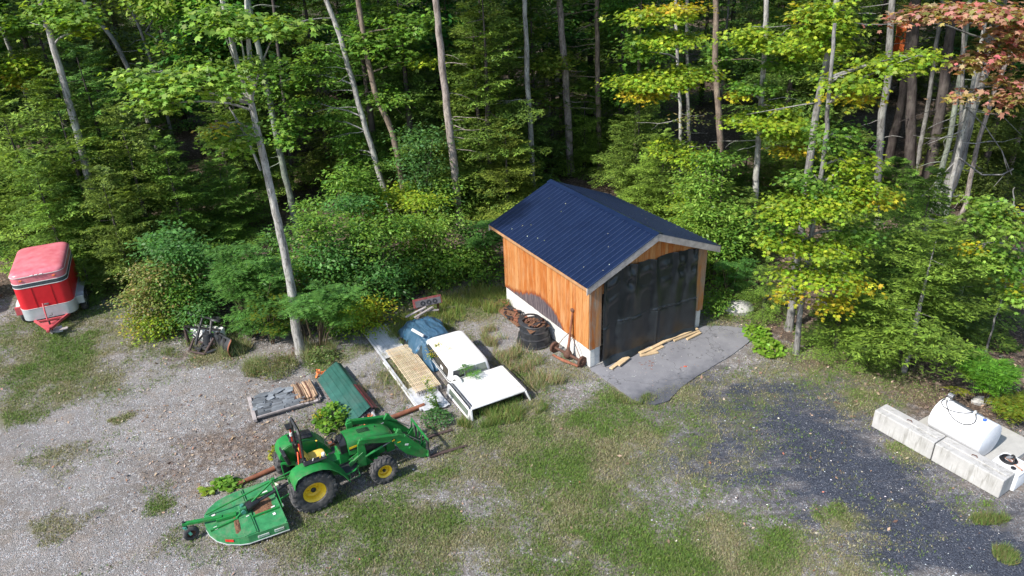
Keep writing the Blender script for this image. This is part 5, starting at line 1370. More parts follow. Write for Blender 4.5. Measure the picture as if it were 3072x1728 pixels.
# pump on the far end, pipe, hose loops, blue vent
pu = part('pump', tk, (.16, .10, Zt + Rt))
MB().tube([(0, 0, -.04), (0, 0, .10)], .04, 12).build('riser', M['steel'], pu)
MB().box((0, .0, .15), (.15, .12, .14)).build('pump_body', M['black'], pu, bevel=.02)
MB().tube([(-.07, 0, .16), (.07, 0, .16)], .075, 14).build('motor', M['steel'], pu, smooth=50)
MB().box((-.03, -.09, .06), (.10, .08, .08)).build('meter', M['offwhite'], pu, bevel=.02)
MB().box((-.09, .06, .03), (.12, .16, .10)).build('nozzle_holster', M['plastic'], pu, bevel=.02)
MB().beam((.10, 0, .06), (.66, -.03, .05), .05, .05).build('pipe_cover', M['plastic'], tk, loc=(.16, .10, Zt + Rt), bevel=.012)
MB().tube([(.92, .03, Zt + Rt - .03), (.92, .03, Zt + Rt + .12)], .035, 10).build('vent', M['offwhite'], tk)
MB().tube([(.92, .03, Zt + Rt + .11), (1.12, .05, Zt + Rt + .10)], .014, 6).build('nozzle', M['plastic'], tk)
def on(x, a, g=.02): return (x, -(Rt + g) * math.sin(a), Zt + (Rt + g) * math.cos(a))
def hosepath(P):
    P = [Vector(p) for p in P]; out = []
    for i in range(len(P) - 1):
        p0, p1, p2, p3 = P[max(i - 1, 0)], P[i], P[i + 1], P[min(i + 2, len(P) - 1)]
        for k in range(6):
            t_ = k / 6; out.append(.5 * ((2 * p1) + (p2 - p0) * t_ + (2 * p0 - 5 * p1 + 4 * p2 - p3) * t_ ** 2 + (3 * p1 - p0 - 3 * p2 + p3) * t_ ** 3))
    return out + [P[-1]]
MB().tube(hosepath([(.12, .0, Zt + Rt + .08), on(.20, .25), on(.38, .62), on(.62, .85), on(.88, .88), on(1.06, .66), on(1.08, .35), (.95, .0, Zt + Rt + .06)]), .014, 8).build('hose', M['hose'], tk, smooth=60)
MB().tube(hosepath([(.08, .05, Zt + Rt + .06), on(.06, .28), on(.22, .52), on(.48, .50), on(.72, .28), (.86, .02, Zt + Rt + .04)]), .013, 8).build('hose', M['hose'], tk, smooth=60)
MB().tube([on(1.22, .02, -.02), on(1.22, .02, .05)], .045, 12).build('blue_cap', M['cobalt'], tk)
MB().tube([on(1.22, .02, .05), on(1.22, .02, .12)], .022, 10).build('vent_tip', M['steel'], tk)
# tote with coiled hose and wires on its lid
tb_ = thing('tote_box', 'white plastic tote with coiled hose and wires on its lid', 'tote', bloc(3.08, .58, 0), BYAW)
TW, TL, TH = .70, .66, .58
MB().rings([rrect(0, TW, 0, TL, .06, .0), rrect(0, TW, 0, TL, .07, TH - .04), rrect(.02, TW - .02, .02, TL - .02, .06, TH)]).build('body', M['totewhite'], tb_, smooth=40)
MB().rings([rrect(-.012, TW + .012, -.012, TL + .012, .07, TH - .09), rrect(-.012, TW + .012, -.012, TL + .012, .07, TH - .05)]).build('rim', M['totewhite'], tb_, smooth=40)
hc = thing('coiled_hose', 'black coiled hose lying on the lid of the white tote', 'hose', bloc(3.08 + .24, .58 + .34, TH), BYAW)
for k, (r, z) in enumerate(((.19, .015), (.175, .04), (.15, .03), (.195, .045), (.13, .015), (.16, .07))):
    MB().tube([(r * math.cos(a) + .01 * k, r * .95 * math.sin(a), z + .012 * math.sin(a * 2 + k)) for a in np.linspace(0, 2 * PI, 25)], .016, 6).build('loop', M['hose'], hc, smooth=60)
MB().tube(hosepath([(.0, .12, .05), (.05, .10, .16), (.14, .02, .17), (.16, -.06, .04)]), .018, 6).build('hose_end', M['hose'], hc)
MB().tube([(-.03, .02, .03), (.05, .06, .13)], .05, 10).build('fitting', M['steel'], hc)
wr = thing('wire_bundle', 'bundle of copper-coloured wires on the right half of the tote lid', 'wires', bloc(3.08 + .38, .58 + .36, TH), BYAW)
random.seed(8)
for k in range(9):
    y = random.uniform(-.10, .10)
    MB().tube(hosepath([(-.22, y * .4 + .02, .03), (-.05, y, .03 + random.uniform(0, .04)), (.18, y * 1.6, .02), (.30, y * 1.9 + random.uniform(-.05, .05), .012)]), .006, 5).build('wire', M['wire'] if k % 3 else M['steel'], wr)
MB().lathe([(0, .0), (.06, 0), (.065, .03), (.03, .045), (0, .045)], 16).build('cap', M['black'], wr, loc=(.12, -.24, .0))

# ------------------------------------------------------------------ foliage generators
def unit(v): return v / np.maximum(np.linalg.norm(v, axis=-1, keepdims=True), 1e-9)
MAPLE = np.array([(math.cos(R_(a)) * r, math.sin(R_(a)) * r) for a, r in ((90, 1), (63, .5), (38, .92), (8, .45), (-28, .62), (-90, .35), (208, .62), (172, .45), (142, .92), (117, .5))])
OVATE = np.array([(0, -1), (.42, -.35), (.40, .30), (0, 1), (-.40, .30), (-.42, -.35)]) * .8
KITE = np.array([(0, -1), (.45, .05), (0, 1), (-.45, .05)])
def leafset(P, N, U, size, shape, col_, aspect=1.0, curl=.25):
    """P,N,U (n,3) centre, normal, tip direction; returns polygons (n,k,3) and colours"""
    N = unit(N); U = unit(U - N * (U * N).sum(-1, keepdims=True)); S = np.cross(U, N)
    sx = shape[:, 0] * aspect; sy = shape[:, 1]
    s = size[:, None, None] if not np.isscalar(size) else size
    V = P[:, None, :] + s * (S[:, None, :] * sx[None, :, None] + U[:, None, :] * sy[None, :, None] - N[:, None, :] * (np.abs(sx) * curl + np.maximum(sy, 0) ** 2 * curl * .6)[None, :, None])
    return V.astype(np.float32), col_.astype(np.float32)
def pick(pal, n, jit=.18):
    pal = np.array(pal, float); c = pal[rng.integers(0, len(pal), n)]
    return np.clip(c * (1 + rng.normal(0, jit, (n, 1))) * (1 + rng.normal(0, jit * .35, (n, 3))), .004, .9)

YG = [(.215, .33, .028), (.265, .37, .03), (.16, .28, .03), (.31, .375, .032)]
YO = [(.38, .39, .03), (.42, .38, .03), (.30, .36, .03), (.40, .37, .03), (.44, .32, .03)]
GR = [(.115, .235, .034), (.15, .28, .04), (.085, .185, .032), (.18, .30, .045)]
DG = [(.07, .16, .03), (.09, .19, .035), (.052, .125, .027)]
LG = [(.19, .32, .048), (.24, .37, .065), (.14, .26, .04)]
BG = [(.085, .21, .05), (.11, .25, .058), (.068, .175, .044)]
PK = [(.44, .26, .18), (.42, .22, .17), (.36, .30, .10), (.26, .28, .08), (.46, .17, .16), (.42, .33, .19)]
TN = [(.28, .27, .09), (.17, .23, .06), (.32, .26, .11), (.13, .20, .05), (.2, .25, .06)]
HM = [(.115, .195, .034), (.155, .245, .04), (.075, .15, .028)]

def blob_leaves(b, n, size, pal, shape, flat=.5, clump=.26, per=14):
    """leaves gathered in flat twig-end clumps through an ellipsoid"""
    cx, cy, cz, rx, ry, rz = b
    m = max(3, n // per)
    C = rng.normal(0, 1, (m, 3)); C = unit(C); lump = fbm(C[:, 0] * 1.8 + cx * 3, C[:, 1] * 1.8 + C[:, 2] * 1.3 + cy, 5, 2)[:, None]
    C = C * (rng.random((m, 1)) ** .45) * (.50 + .95 * lump) * rng.uniform(.85, 1.22, (m, 1))
    C = C * np.array([rx, ry, rz]) + np.array([cx, cy, cz])
    ax_ = C - np.array([cx, cy, cz - rz * .6])
    idx = rng.integers(0, m, n)
    d = rng.normal(0, 1, (n, 3)) * np.array([clump, clump, clump * .32])
    P = C[idx] + d - np.array([0, 0, 1]) * (np.abs(d[:, :1]) + np.abs(d[:, 1:2])) * .15
    N = np.array([0, 0, 1.0]) * (1.1 + flat) + rng.normal(0, .55, (n, 3)) + unit(ax_[idx]) * .35
    U = unit(d + unit(ax_[idx]) * .12) + rng.normal(0, .25, (n, 3)) - np.array([0, 0, .25])
    tone = 1 + rng.normal(0, .16, (m, 1))
    return leafset(P, N, U, size * (1 + rng.normal(0, .18, n)), shape, np.clip(pick(pal, n) * tone[idx], .003, .9))

def crown_mesh(name, blobs, dens=1.0):
    """blobs: (ellipsoid, palette, leaf size, shape, leaves per square metre)"""
    out = {}
    for b, pal, size, shape, den in blobs:
        size = size * .86
        area = PI * b[3] * b[4] + PI * b[5] * (b[3] + b[4]) * .7
        n = int(max(30, area * den * dens / (size / .10) ** 1.6))
        V, c = blob_leaves(b, n, size, pal, shape)
        out.setdefault(V.shape[1], []).append((V, c))
    parts_ = []
    for k, L in out.items():
        parts_.append((k, np.concatenate([x[0] for x in L]), np.concatenate([x[1] for x in L])))
    if len(parts_) == 1:
        k, V, c = parts_[0]; return fastmesh(name, V, k, c, M['leaf'])
    # pad to one polygon size
    K = max(p[0] for p in parts_); Vs, cs = [], []
    for k, V, c in parts_:
        if k < K: V = np.concatenate([V, np.repeat(V[:, -1:], K - k, axis=1)], axis=1)
        Vs.append(V); cs.append(c)
    return fastmesh(name, np.concatenate(Vs), K, np.concatenate(cs), M['leaf'])

def trunk_obj(path, parent, o, colr, limbs=(), n=10, wob=.05):
    """path of (x,y,z,r) in world metres; smooth tapered trunk with a root flare; limbs joined to it"""
    P = [Vector(p[:3]) - Vector(o) for p in path]; Rr = [p[3] for p in path]
    pts, rs = [], []
    for i in range(len(P) - 1):
        k = max(3, int((P[i + 1] - P[i]).length / .55))
        p0, p1, p2, p3 = P[max(i - 1, 0)], P[i], P[i + 1], P[min(i + 2, len(P) - 1)]
        for j in range(k):
            t_ = j / k
            q_ = .5 * ((2 * p1) + (p2 - p0) * t_ + (2 * p0 - 5 * p1 + 4 * p2 - p3) * t_ ** 2 + (3 * p1 - p0 - 3 * p2 + p3) * t_ ** 3)
            w = wob * (1 if q_.z > .3 else 0)
            q_ = q_ + Vector((random.uniform(-1, 1), random.uniform(-1, 1), 0)) * w * .5
            pts.append(q_); rs.append((Rr[i] + (Rr[i + 1] - Rr[i]) * t_) * (1 + random.uniform(-.05, .05)))
    pts.append(P[-1]); rs.append(Rr[-1])
    rs[0] *= 1.45
    if len(rs) > 1: rs[1] *= 1.08
    pts[0].z -= .12
    m = MB().tube(pts, rs, n)
    for l in limbs:
        m.tube([Vector(q_[:3]) - Vector(o) for q_ in l], [q_[3] for q_ in l], 6)
    t_ = m.build('trunk', M['bark'], parent, smooth=60)
    t_.color = (*colr, 1)
    return t_
PALE = (.47, .455, .43); GREY = (.30, .29, .28); BROWN = (.30, .235, .19); DARK = (.12, .10, .095); MOSS = (.27, .30, .25); PINKY = (.40, .34, .31)

def limb(a, b, r, sag=.0, n=4):
    a, b = Vector(a), Vector(b); out = []
    for i in range(n + 1):
        t_ = i / n; p = a.lerp(b, t_); p.z += math.sin(t_ * PI) * sag
        p += Vector((random.uniform(-.05, .05), random.uniform(-.05, .05), random.uniform(-.05, .05)))
        out.append((p.x, p.y, p.z, r * (1 - .75 * t_)))
    return out

def on_path(path, z):
    for i in range(len(path) - 1):
        if path[i][2] <= z <= path[i + 1][2] + 1e-6:
            t_ = (z - path[i][2]) / max(1e-6, path[i + 1][2] - path[i][2]); return tuple(path[i][k] + (path[i + 1][k] - path[i][k]) * t_ for k in range(3))
    return path[-1][:3]

NAMED = []
def tree(name, label, path, colr=GREY, blobs=(), deadlimbs=0, limbs=(), canopy=None, seed=0, group=None, cat='tree', dens=1.0, dead_side=-1, wob=.05):
    random.seed(seed * 7 + 3)
    if group is None: NAMED.append(path)
    o = path[0][:3]; o = (o[0], o[1], 0.0)
    t_ = thing(name, label, cat, o, 0, group)
    L = list(limbs)
    if deadlimbs == 0 and group is None and len(path) > 2: deadlimbs = 5; dead_side = 0
    for b in blobs:
        c = b[0]; z = max(.25, min(c[2] - .25 * math.hypot(c[0] - path[0][0], c[1] - path[0][1]), path[-1][2]))
        s_ = on_path(path, z); L.append(limb(s_, (c[0], c[1], c[2] - c[5] * .3), .045 if len(path) > 2 else .025, .15))
        for k in range(4):
            a = random.uniform(0, 2 * PI)
            L.append(limb((c[0] + (s_[0] - c[0]) * .25, c[1] + (s_[1] - c[1]) * .25, c[2] - c[5] * .3), (c[0] + c[3] * .75 * math.cos(a), c[1] + c[4] * .75 * math.sin(a), c[2]), .016, 0, 3))
    for k in range(deadlimbs):
        z = random.uniform(3.0, min(11.5, path[-1][2])); s_ = on_path(path, z)
        a = random.choice([0, PI]) + random.uniform(-.7, .7) if dead_side == 0 else (PI if dead_side < 0 else 0) + random.uniform(-.8, .8)
        ln = random.uniform(.7, 2.6)
        e = (s_[0] + ln * math.cos(a), s_[1] + ln * math.sin(a) * .8, s_[2] + random.uniform(-.5, .15))
        L.append(limb(s_, e, .024, random.uniform(-.1, .2)))
        if ln > 1.4:
            md = L[-1][2]; L.append(limb(md[:3], (md[0] + .6 * math.cos(a + .6), md[1] + .6 * math.sin(a + .6), md[2] - .2), .010, 0, 2))
    trunk_obj(path, t_, o, colr, L, wob=wob)
    if blobs:
        bl_ = [((b[0][0] - o[0], b[0][1] - o[1], b[0][2], *b[0][3:]), *b[1:]) for b in blobs]
        link('crown', crown_mesh('crown', bl_, dens), t_)
    elif canopy is not None:
        p = path[-1]
        c_ = link('crown', canopy, t_, loc=(p[0] - o[0], p[1] - o[1], p[2] - 1.5), rot=(0, 0, random.uniform(0, 6.28)), scale=(1.75, 1.75, 1.3))  # crown out of view, enlarged to shade the wood behind
        if colr in (DARK, BROWN) and o[1] > 30:
            shade_crown = link('crown', canopy, t_, loc=(p[0] - o[0] + .6, p[1] - o[1] + .5, p[2] - 3.2), rot=(0, 0, random.uniform(0, 6.28)), scale=(1.2, 1.2, 1.0))  # second unseen crown on the same trunk, added to darken the wood
    return t_

# ---- hemlock -------------------------------------------------------------
def spray_template(L, seed):
    """one flat hemlock branch along +x: side boughs, twigs, needle shoots. -> (n,4,3), tone"""
    r = np.random.default_rng(seed)
    P, U, sz, tn = [], [], [], []
    nb = max(5, int(L * 4.2))
    def shoots(o, d, ln, tone):
        k = max(1, int(ln / .13)); pd_ = np.array([-d[1], d[0], 0])
        for i in range(k):
            f = (i + .6) / k; p = o + d * ln * f
            for s in (-1, 1):
                u = unit(d * .75 + pd_ * s * .8 + np.array([0, 0, r.normal(-.08, .12)])); l = .17 * (1.1 - f * .4) * r.uniform(.8, 1.25)
                P.append(p + u * l * .5 - np.array([0, 0, .02 * f])); U.append(u); sz.append(l * .60); tn.append(tone * r.uniform(.85, 1.2))
        P.append(o + d * ln); U.append(d + np.array([0, 0, -.25])); sz.append(.085); tn.append(tone * 1.25)
    for i in range(nb):
        f = (i + .5) / nb; o = np.array([L * f, r.normal(0, .03), .12 * f * L - .13 * (f * L) ** 2 / max(L, 1)])
        for s in (-1, 1):
            bl_ = L * (.50 * math.sin(PI * min(1, f * .8 + .18)) ** .8) * r.uniform(.7, 1.2) * (1.05 - .55 * f)
            ang = s * (R_(58) - .35 * f + r.normal(0, .14)); d = np.array([math.cos(ang), math.sin(ang), r.normal(-.10, .08)])
            tone = r.uniform(.6, 1.5)
            nt = max(2, int(bl_ / .15)); pd_ = np.array([-d[1], d[0], 0])
            for j in range(nt):
                g = (j + .5) / nt; q_ = o + d * bl_ * g; q_[2] -= .16 * g * g * bl_
                tl = .24 * (1.1 - g * .6) * min(1, bl_ / .5) * r.uniform(.7, 1.2)
                for s2 in (-1, 1):
                    if r.random() < .12: continue
                    dd = unit(d * .7 + pd_ * s2 * .75 + np.array([0, 0, -.22]))
                    shoots(q_, dd, tl, tone)
            e = o + d * bl_; e[2] -= .16 * bl_; shoots(e, unit(d + np.array([0, 0, -.3])), .12, tone * 1.1)
    return np.array(P), np.array(U), np.array(sz), np.array(tn)
TEMPL = [spray_template(L, 50 + i) for i, L in enumerate((1.0, 1.5, 2.1, 2.7))]
def hemlock_mesh(name, H, Rm, z0, nbr, pal=HM, seed=1, tip=1.0):
    r = np.random.default_rng(seed)
    Vs, Cs = [], []
    for i in range(nbr):
        f = ((i + r.random()) / nbr) ** 1.12; z = z0 + (H - z0) * f
        ln = Rm * (1 - f) ** .72 * r.uniform(.62, 1.12) + .25
        k = int(np.argmin([abs(x - ln) for x in (1.0, 1.5, 2.1, 2.7)])); P, U, sz, tn = TEMPL[k]
        s = ln / (1.0, 1.5, 2.1, 2.7)[k]
        keep = r.random(len(P)) < .92
        P, U, sz, tn = P[keep] * s, U[keep], sz[keep], tn[keep]
        az = r.uniform(0, 2 * PI); el_ = .38 * f + .10 - .22 * (1 - f) + r.normal(0, .10); roll = r.normal(0, .14)
        ca, sa = math.cos(az), math.sin(az); ce, se = math.cos(el_), math.sin(el_); cr, sr = math.cos(roll), math.sin(roll)
        Rx = np.array([[1, 0, 0], [0, cr, -sr], [0, sr, cr]]); Ry = np.array([[ce, 0, -se], [0, 1, 0], [se, 0, ce]]); Rz = np.array([[ca, -sa, 0], [sa, ca, 0], [0, 0, 1]])
        T = Rz @ Ry @ Rx
        Pw = P @ T.T + np.array([0, 0, z]); Uw = U @ T.T
        n = len(P); N = np.tile(T @ np.array([0, 0, 1.0]), (n, 1)) + r.normal(0, .30, (n, 3))
        c = np.array(pal)[r.integers(0, len(pal), n)] * (tn * r.uniform(.8, 1.25))[:, None]
        edge = np.clip(np.linalg.norm(P[:, :2], axis=1) / ln, 0, 1)[:, None]
        c = c * (1 + .0 * edge) + np.array([.018, .022, 0]) * (tn[:, None] > 1.1)
        V, C_ = leafset(Pw, N, Uw, sz, KITE, c, aspect=.60, curl=.15)
        Vs.append(V); Cs.append(C_)
    return fastmesh(name, np.concatenate(Vs), 4, np.concatenate(Cs), M['needle'])
HEMS = [hemlock_mesh('hemlock_crown', 8.0, 2.5, .6, 92, seed=1), hemlock_mesh('hemlock_crown', 8.0, 2.9, .9, 88, seed=2),
        hemlock_mesh('hemlock_crown', 8.0, 2.1, .4, 84, seed=3), hemlock_mesh('hemlock_crown', 8.0, 2.6, .2, 92, seed=4, pal=[(.14, .225, .036), (.18, .275, .042), (.10, .18, .03)])]
TALL = [hemlock_mesh('hemlock_crown', 12.0, 2.7, .8, 112, seed=11), hemlock_mesh('hemlock_crown', 12.0, 3.0, 1.6, 104, seed=12), hemlock_mesh('hemlock_crown', 12.0, 2.6, .4, 112, seed=13, pal=[(.14, .225, .036), (.18, .275, .042), (.10, .18, .03)])]
SMALLH = hemlock_mesh('hemlock_crown', 8.0, 4.2, .2, 40, seed=9)
def hem_trunk(H, r):
    m = MB().tube([(0, 0, -.1), (.02, 0, H * .35), (-.02, .02, H * .65), (0, 0, H * .86)], [r * 1.2, r, r * .4, .012], 8)
    for k in range(7):
        a = random.uniform(0, 6.28); z = random.uniform(.2, .8) * H; l = random.uniform(.3, .9)
        m.tube([(0, 0, z), (l * math.cos(a), l * math.sin(a), z + random.uniform(-.1, .2))], [.02, .006], 5)
    return m
HT = hem_trunk(8.0, .10).build('trunk', M['bark'], None, smooth=60)
HTm = HT.data; bpy.data.objects.remove(HT)
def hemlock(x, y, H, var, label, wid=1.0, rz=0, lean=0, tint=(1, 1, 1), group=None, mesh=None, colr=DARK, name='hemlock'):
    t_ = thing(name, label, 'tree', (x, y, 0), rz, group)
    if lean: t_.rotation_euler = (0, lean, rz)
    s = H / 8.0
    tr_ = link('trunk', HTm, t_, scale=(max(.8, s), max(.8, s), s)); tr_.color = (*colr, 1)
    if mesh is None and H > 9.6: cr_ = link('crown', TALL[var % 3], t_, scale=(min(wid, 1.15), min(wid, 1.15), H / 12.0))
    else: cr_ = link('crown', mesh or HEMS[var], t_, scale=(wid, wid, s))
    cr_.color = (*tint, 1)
    return t_

# ---- fronds (sumac, fern) ------------------------------------------------
def frond(L, o, d, up_, pal, tone=1.0, npair=11, droop=.35):
    """pinnate leaf -> list of kite leaflets"""
    d = unit(np.array(d, float)); s = unit(np.cross(d, np.array(up_, float)))
    P, U, N, sz = [], [], [], []
    for i in range(npair):
        f = .12 + .86 * i / (npair - 1); p = np.array(o) + d * L * f + np.array([0, 0, -droop * L * f * f])
        l = L * .30 * math.sin(PI * min(1, .18 + f * .80)) ** .7
        for q_ in (-1, 1):
            u = unit(s * q_ + d * .35 + np.array([0, 0, -.25])); P.append(p + u * l * .5); U.append(u); N.append(np.array([0, 0, 1.0]) + rng.normal(0, .2, 3)); sz.append(l * .55)
    P.append(np.array(o) + d * L * 1.02 + np.array([0, 0, -droop * L])); U.append(d + np.array([0, 0, -.5])); N.append(np.array([0, 0, 1.0])); sz.append(L * .09)
    n = len(P)
    return leafset(np.array(P), np.array(N), np.array(U), np.array(sz), KITE, np.clip(pick(pal, n, .12) * tone, .003, .9), aspect=.55, curl=.15)
def sumac(name, label, base, heads, pal, L=.42, cat='shrub', nfr=11, group=None):
    """heads: (x,y,z) world points where whorls of fronds grow"""
    t_ = thing(name, label, cat, (*base, 0), 0, group); Vs, Cs = [], []
    m = MB()
    for h in heads:
        h = (h[0] - base[0], h[1] - base[1], h[2]); tone = rng.uniform(.85, 1.2)
        if (len(Vs) // nfr) % 2 == 0: m.tube([(h[0] * .3 + .1 * math.sin(h[0] * 9), h[1] * .3, 0), (h[0] * .55, h[1] * .6, h[2] * .5), h], [.022, .016, .010], 5)
        for k in range(nfr):
            a = k * 2.4 + rng.uniform(-.3, .3); e = rng.uniform(.0, .55)
            V, c = frond(L * rng.uniform(.75, 1.15), h, (math.cos(a) * math.cos(e), math.sin(a) * math.cos(e), math.sin(e)), (0, 0, 1), pal, tone * rng.uniform(.85, 1.15))
            Vs.append(V); Cs.append(c)
    m.build('stem', M['bark'], t_).color = (.2, .15, .1, 1)
    link('foliage', fastmesh('foliage', np.concatenate(Vs), 4, np.concatenate(Cs), M['leaf']), t_)
    return t_
def shrub(name, label, base, blobs, stem=(.2, .16, .12), cat='shrub', dens=1.0, group=None, nst=5):
    t_ = thing(name, label, cat, (*base, 0), 0, group)
    m = MB()
    for b, *_ in blobs:
        for k in range(2):
            c = Vector((b[0] - base[0] + random.uniform(-.5, .5) * b[3], b[1] - base[1] + random.uniform(-.4, .4) * b[4], b[2]))
            m.tube([(random.uniform(-.15, .15) + c.x * .3, random.uniform(-.15, .15) + c.y * .3, -.05), c * .55, c], [.03, .022, .008], 5)
    m.build('stem', M['bark'], t_).color = (*stem, 1)
    bl_ = [((b[0][0] - base[0], b[0][1] - base[1], b[0][2], *b[0][3:]), *b[1:]) for b in blobs]
    bl_ += [((b[0][0] - base[0], b[0][1] - base[1] - .15, b[0][2] * .45, b[0][3] * 1.05, b[0][4] * 1.05, b[0][2] * .45), *b[1:4], b[4] * .55) for b in blobs if b[0][2] > .5]
    link('foliage', crown_mesh('foliage', bl_, dens * 1.15), t_)
    return t_
D = 250   # leaves per square metre of clump surface

# canopy used on the tall bare-trunked trees, above the picture
CAN = crown_mesh('crown', [((0, 0, 0, 2.2, 2.2, 1.2), GR, .16, OVATE, 220), ((1.2, .6, 1.6, 1.6, 1.6, 1.0), DG, .16, OVATE, 220), ((-1.0, .3, 1.8, 1.5, 1.6, 1.0), GR, .16, OVATE, 220)])
CAN2 = hemlock_mesh('crown', 6.0, 2.6, -1.0, 40, seed=33, pal=DG)
BACKT = crown_mesh('crown', [((0, 0, 6.0, 2.3, 2.3, 1.3), DG, .17, OVATE, 190), ((.9, -.7, 8.2, 2.0, 2.0, 1.2), GR, .17, OVATE, 190), ((-1.0, .5, 9.6, 2.0, 2.0, 1.2), DG, .17, OVATE, 190), ((.4, 0, 11.6, 1.9, 1.9, 1.3), GR, .17, OVATE, 190), ((-.9, -.8, 4.4, 1.4, 1.4, .7), DG, .17, OVATE, 160)])
BACKT2 = crown_mesh('crown', [((0, .3, 5.0, 1.9, 1.9, .9), GR, .16, OVATE, 180), ((-.9, -.7, 7.0, 1.7, 1.7, .7), LG, .16, OVATE, 180), ((1.0, .3, 8.6, 1.8, 1.8, .9), GR, .16, OVATE, 180), ((0, 0, 10.6, 2.0, 2.0, 1.2), DG, .16, OVATE, 190)])

# ------------------------------------------------------------------ trees one can tell apart, left to right
MP, OV = MAPLE, OVATE
tree('pine_tree', 'dark bare trunk at the left picture edge behind the hemlocks', [(-26.38, 38.93, 0.0, 0.263), (-26.34, 38.93, 1.61, 0.25), (-26.34, 38.93, 4.78, 0.226), (-26.34, 38.93, 17.0, 0.131)], DARK, canopy=CAN2, seed=1)
tree('maple_tree', 'pale trunk rising from the left hemlock mass with leaves at the top left corner', [(-19.42, 33.03, 0.0, 0.191), (-19.22, 33.03, 2.83, 0.175), (-19.03, 33.03, 5.29, 0.161), (-18.95, 33.03, 7.42, 0.15), (-18.85, 33.03, 10.94, 0.13), (-18.7, 33.03, 17.0, 0.096)], PALE,
     blobs=[((-17.64, 32.5, 10.88, 1.22, 0.91, 0.59), LG, .17, MP, D), ((-18.6, 33.0, 11.24, 1.14, 0.86, 0.29), LG, .17, MP, D), ((-17.14, 32.3, 10.35, 0.49, 0.37, 0.4), YG, .16, MP, D)], seed=2)
tree('maple_tree', 'slim trunk with yellow-green leaves at the far left edge', [(-26.25, 40.11, 0.0, 0.135), (-25.18, 40.11, 6.07, 0.111), (-25.19, 40.11, 8.62, 0.101), (-25.27, 40.11, 9.79, 0.096), (-25.65, 40.11, 17.0, 0.067)], GREY,
     blobs=[((-23.65, 38.0, 8.09, 1.17, 0.88, 0.53), YG, .15, MP, D), ((-23.53, 38.0, 10.12, 1.33, 1.0, 0.62), GR, .16, MP, D), ((-24.07, 38.0, 7.43, 0.79, 0.59, 0.36), YO, .13, MP, D*.6)], seed=3)
tree('maple_tree', 'leaning grey trunk running down from the top edge towards the left leaf spray', [(-21.18, 44.98, 0.0, 0.161), (-21.93, 44.98, 7.13, 0.127), (-23.28, 44.98, 10.32, 0.112), (-25.53, 44.98, 17.0, 0.08)], PALE, canopy=CAN, seed=4)
tree('maple_tree', 'thin grey stem with a fork at the top, between the two left leaf sprays', [(-19.05, 42.54, 0.0, 0.106), (-19.32, 42.54, 7.58, 0.083), (-19.68, 42.54, 10.45, 0.074), (-20.35, 42.54, 17.0, 0.053)], GREY, canopy=CAN, limbs=[[(-19.86, 44.0, 8.58, 0.055), (-18.97, 44.0, 9.54, 0.044), (-18.4, 44.0, 10.03, 0.033)], [(-19.86, 44.0, 8.58, 0.044), (-18.84, 44.0, 7.84, 0.034), (-18.25, 44.0, 7.05, 0.023)]], seed=5)
MAIN = [(-7.83, 23.4, 0.0, 0.175), (-7.85, 23.4, 0.93, 0.167), (-7.74, 23.4, 2.39, 0.154), (-7.74, 23.4, 4.72, 0.134), (-7.77, 23.4, 5.82, 0.124), (-7.81, 23.4, 7.25, 0.112), (-7.85, 23.4, 9.12, 0.095), (-7.87, 23.4, 10.0, 0.087)]
MAIN = [p for p in MAIN if p[2] <= 9.6]
tree('maple_tree', 'large pale speckled trunk at the front of the wood, forking above light green leaves', MAIN, PALE,
     blobs=[((-9.47, 21.5, 10.13, 1.06, 0.8, 0.43), LG, .15, MP, D*1.15), ((-10.47, 21.8, 10.45, 0.62, 0.46, 0.24), LG, .15, MP, D), ((-8.52, 21.5, 10.37, 0.61, 0.46, 0.29), LG, .15, MP, D), ((-9.94, 21.5, 9.63, 0.57, 0.42, 0.14), LG, .15, MP, D),
            ((-7.8, 21.8, 10.0, 0.63, 0.47, 0.39), LG, .14, MP, D), ((-7.43, 22.4, 11.58, 1.24, 0.93, 0.2), LG, .15, MP, D*1.1), ((-6.33, 22.4, 11.48, 0.85, 0.64, 0.24), LG, .15, MP, D), ((-8.07, 22.5, 11.91, 0.67, 0.51, 0.22), LG, .15, MP, D),
            ((-8.48, 22.6, 8.29, 0.91, 0.68, 0.36), LG, .14, MP, D*.9), ((-8.69, 22.4, 8.66, 0.42, 0.31, 0.16), YO, .13, MP, D*.6), ((-7.23, 22.5, 10.46, 0.58, 0.43, 0.2), LG, .14, MP, D)],
     limbs=[[(-7.85, 23.4, 9.12, 0.093), (-7.98, 23.4, 9.53, 0.086), (-8.05, 23.4, 10.53, 0.078), (-8.1, 23.4, 12.13, 0.07), (-8.13, 23.4, 12.99, 0.063)], [(-7.85, 23.4, 9.12, 0.086), (-7.65, 23.4, 10.28, 0.076), (-7.51, 23.4, 11.45, 0.067), (-7.25, 23.4, 12.96, 0.057)], [(-7.97, 23.4, 6.94, 0.045), (-8.21, 23.4, 8.06, 0.035), (-8.55, 23.4, 9.02, 0.025)],
            [(-8.75, 22.0, 10.17, 0.023), (-9.34, 22.0, 9.83, 0.019), (-9.79, 22.0, 9.64, 0.015), (-10.19, 22.0, 9.68, 0.012)]], deadlimbs=-1, seed=6, wob=.03, dens=1.0)
tree('maple_tree', 'mossy grey trunk just behind the large pale trunk', [(-10.83, 35.57, 0.0, 0.173), (-10.93, 35.57, 1.64, 0.164), (-11.02, 35.57, 4.69, 0.149), (-11.07, 35.57, 7.74, 0.133), (-11.17, 35.57, 10.23, 0.121), (-11.39, 35.57, 17.0, 0.086)], MOSS,
     blobs=[((-10.63, 35.5, 7.41, 1.02, 0.76, 1.04), GR, .17, MP, D*.8), ((-10.36, 35.3, 5.01, 0.95, 0.71, 0.9), GR, .17, MP, D*.8)], canopy=CAN, seed=7)
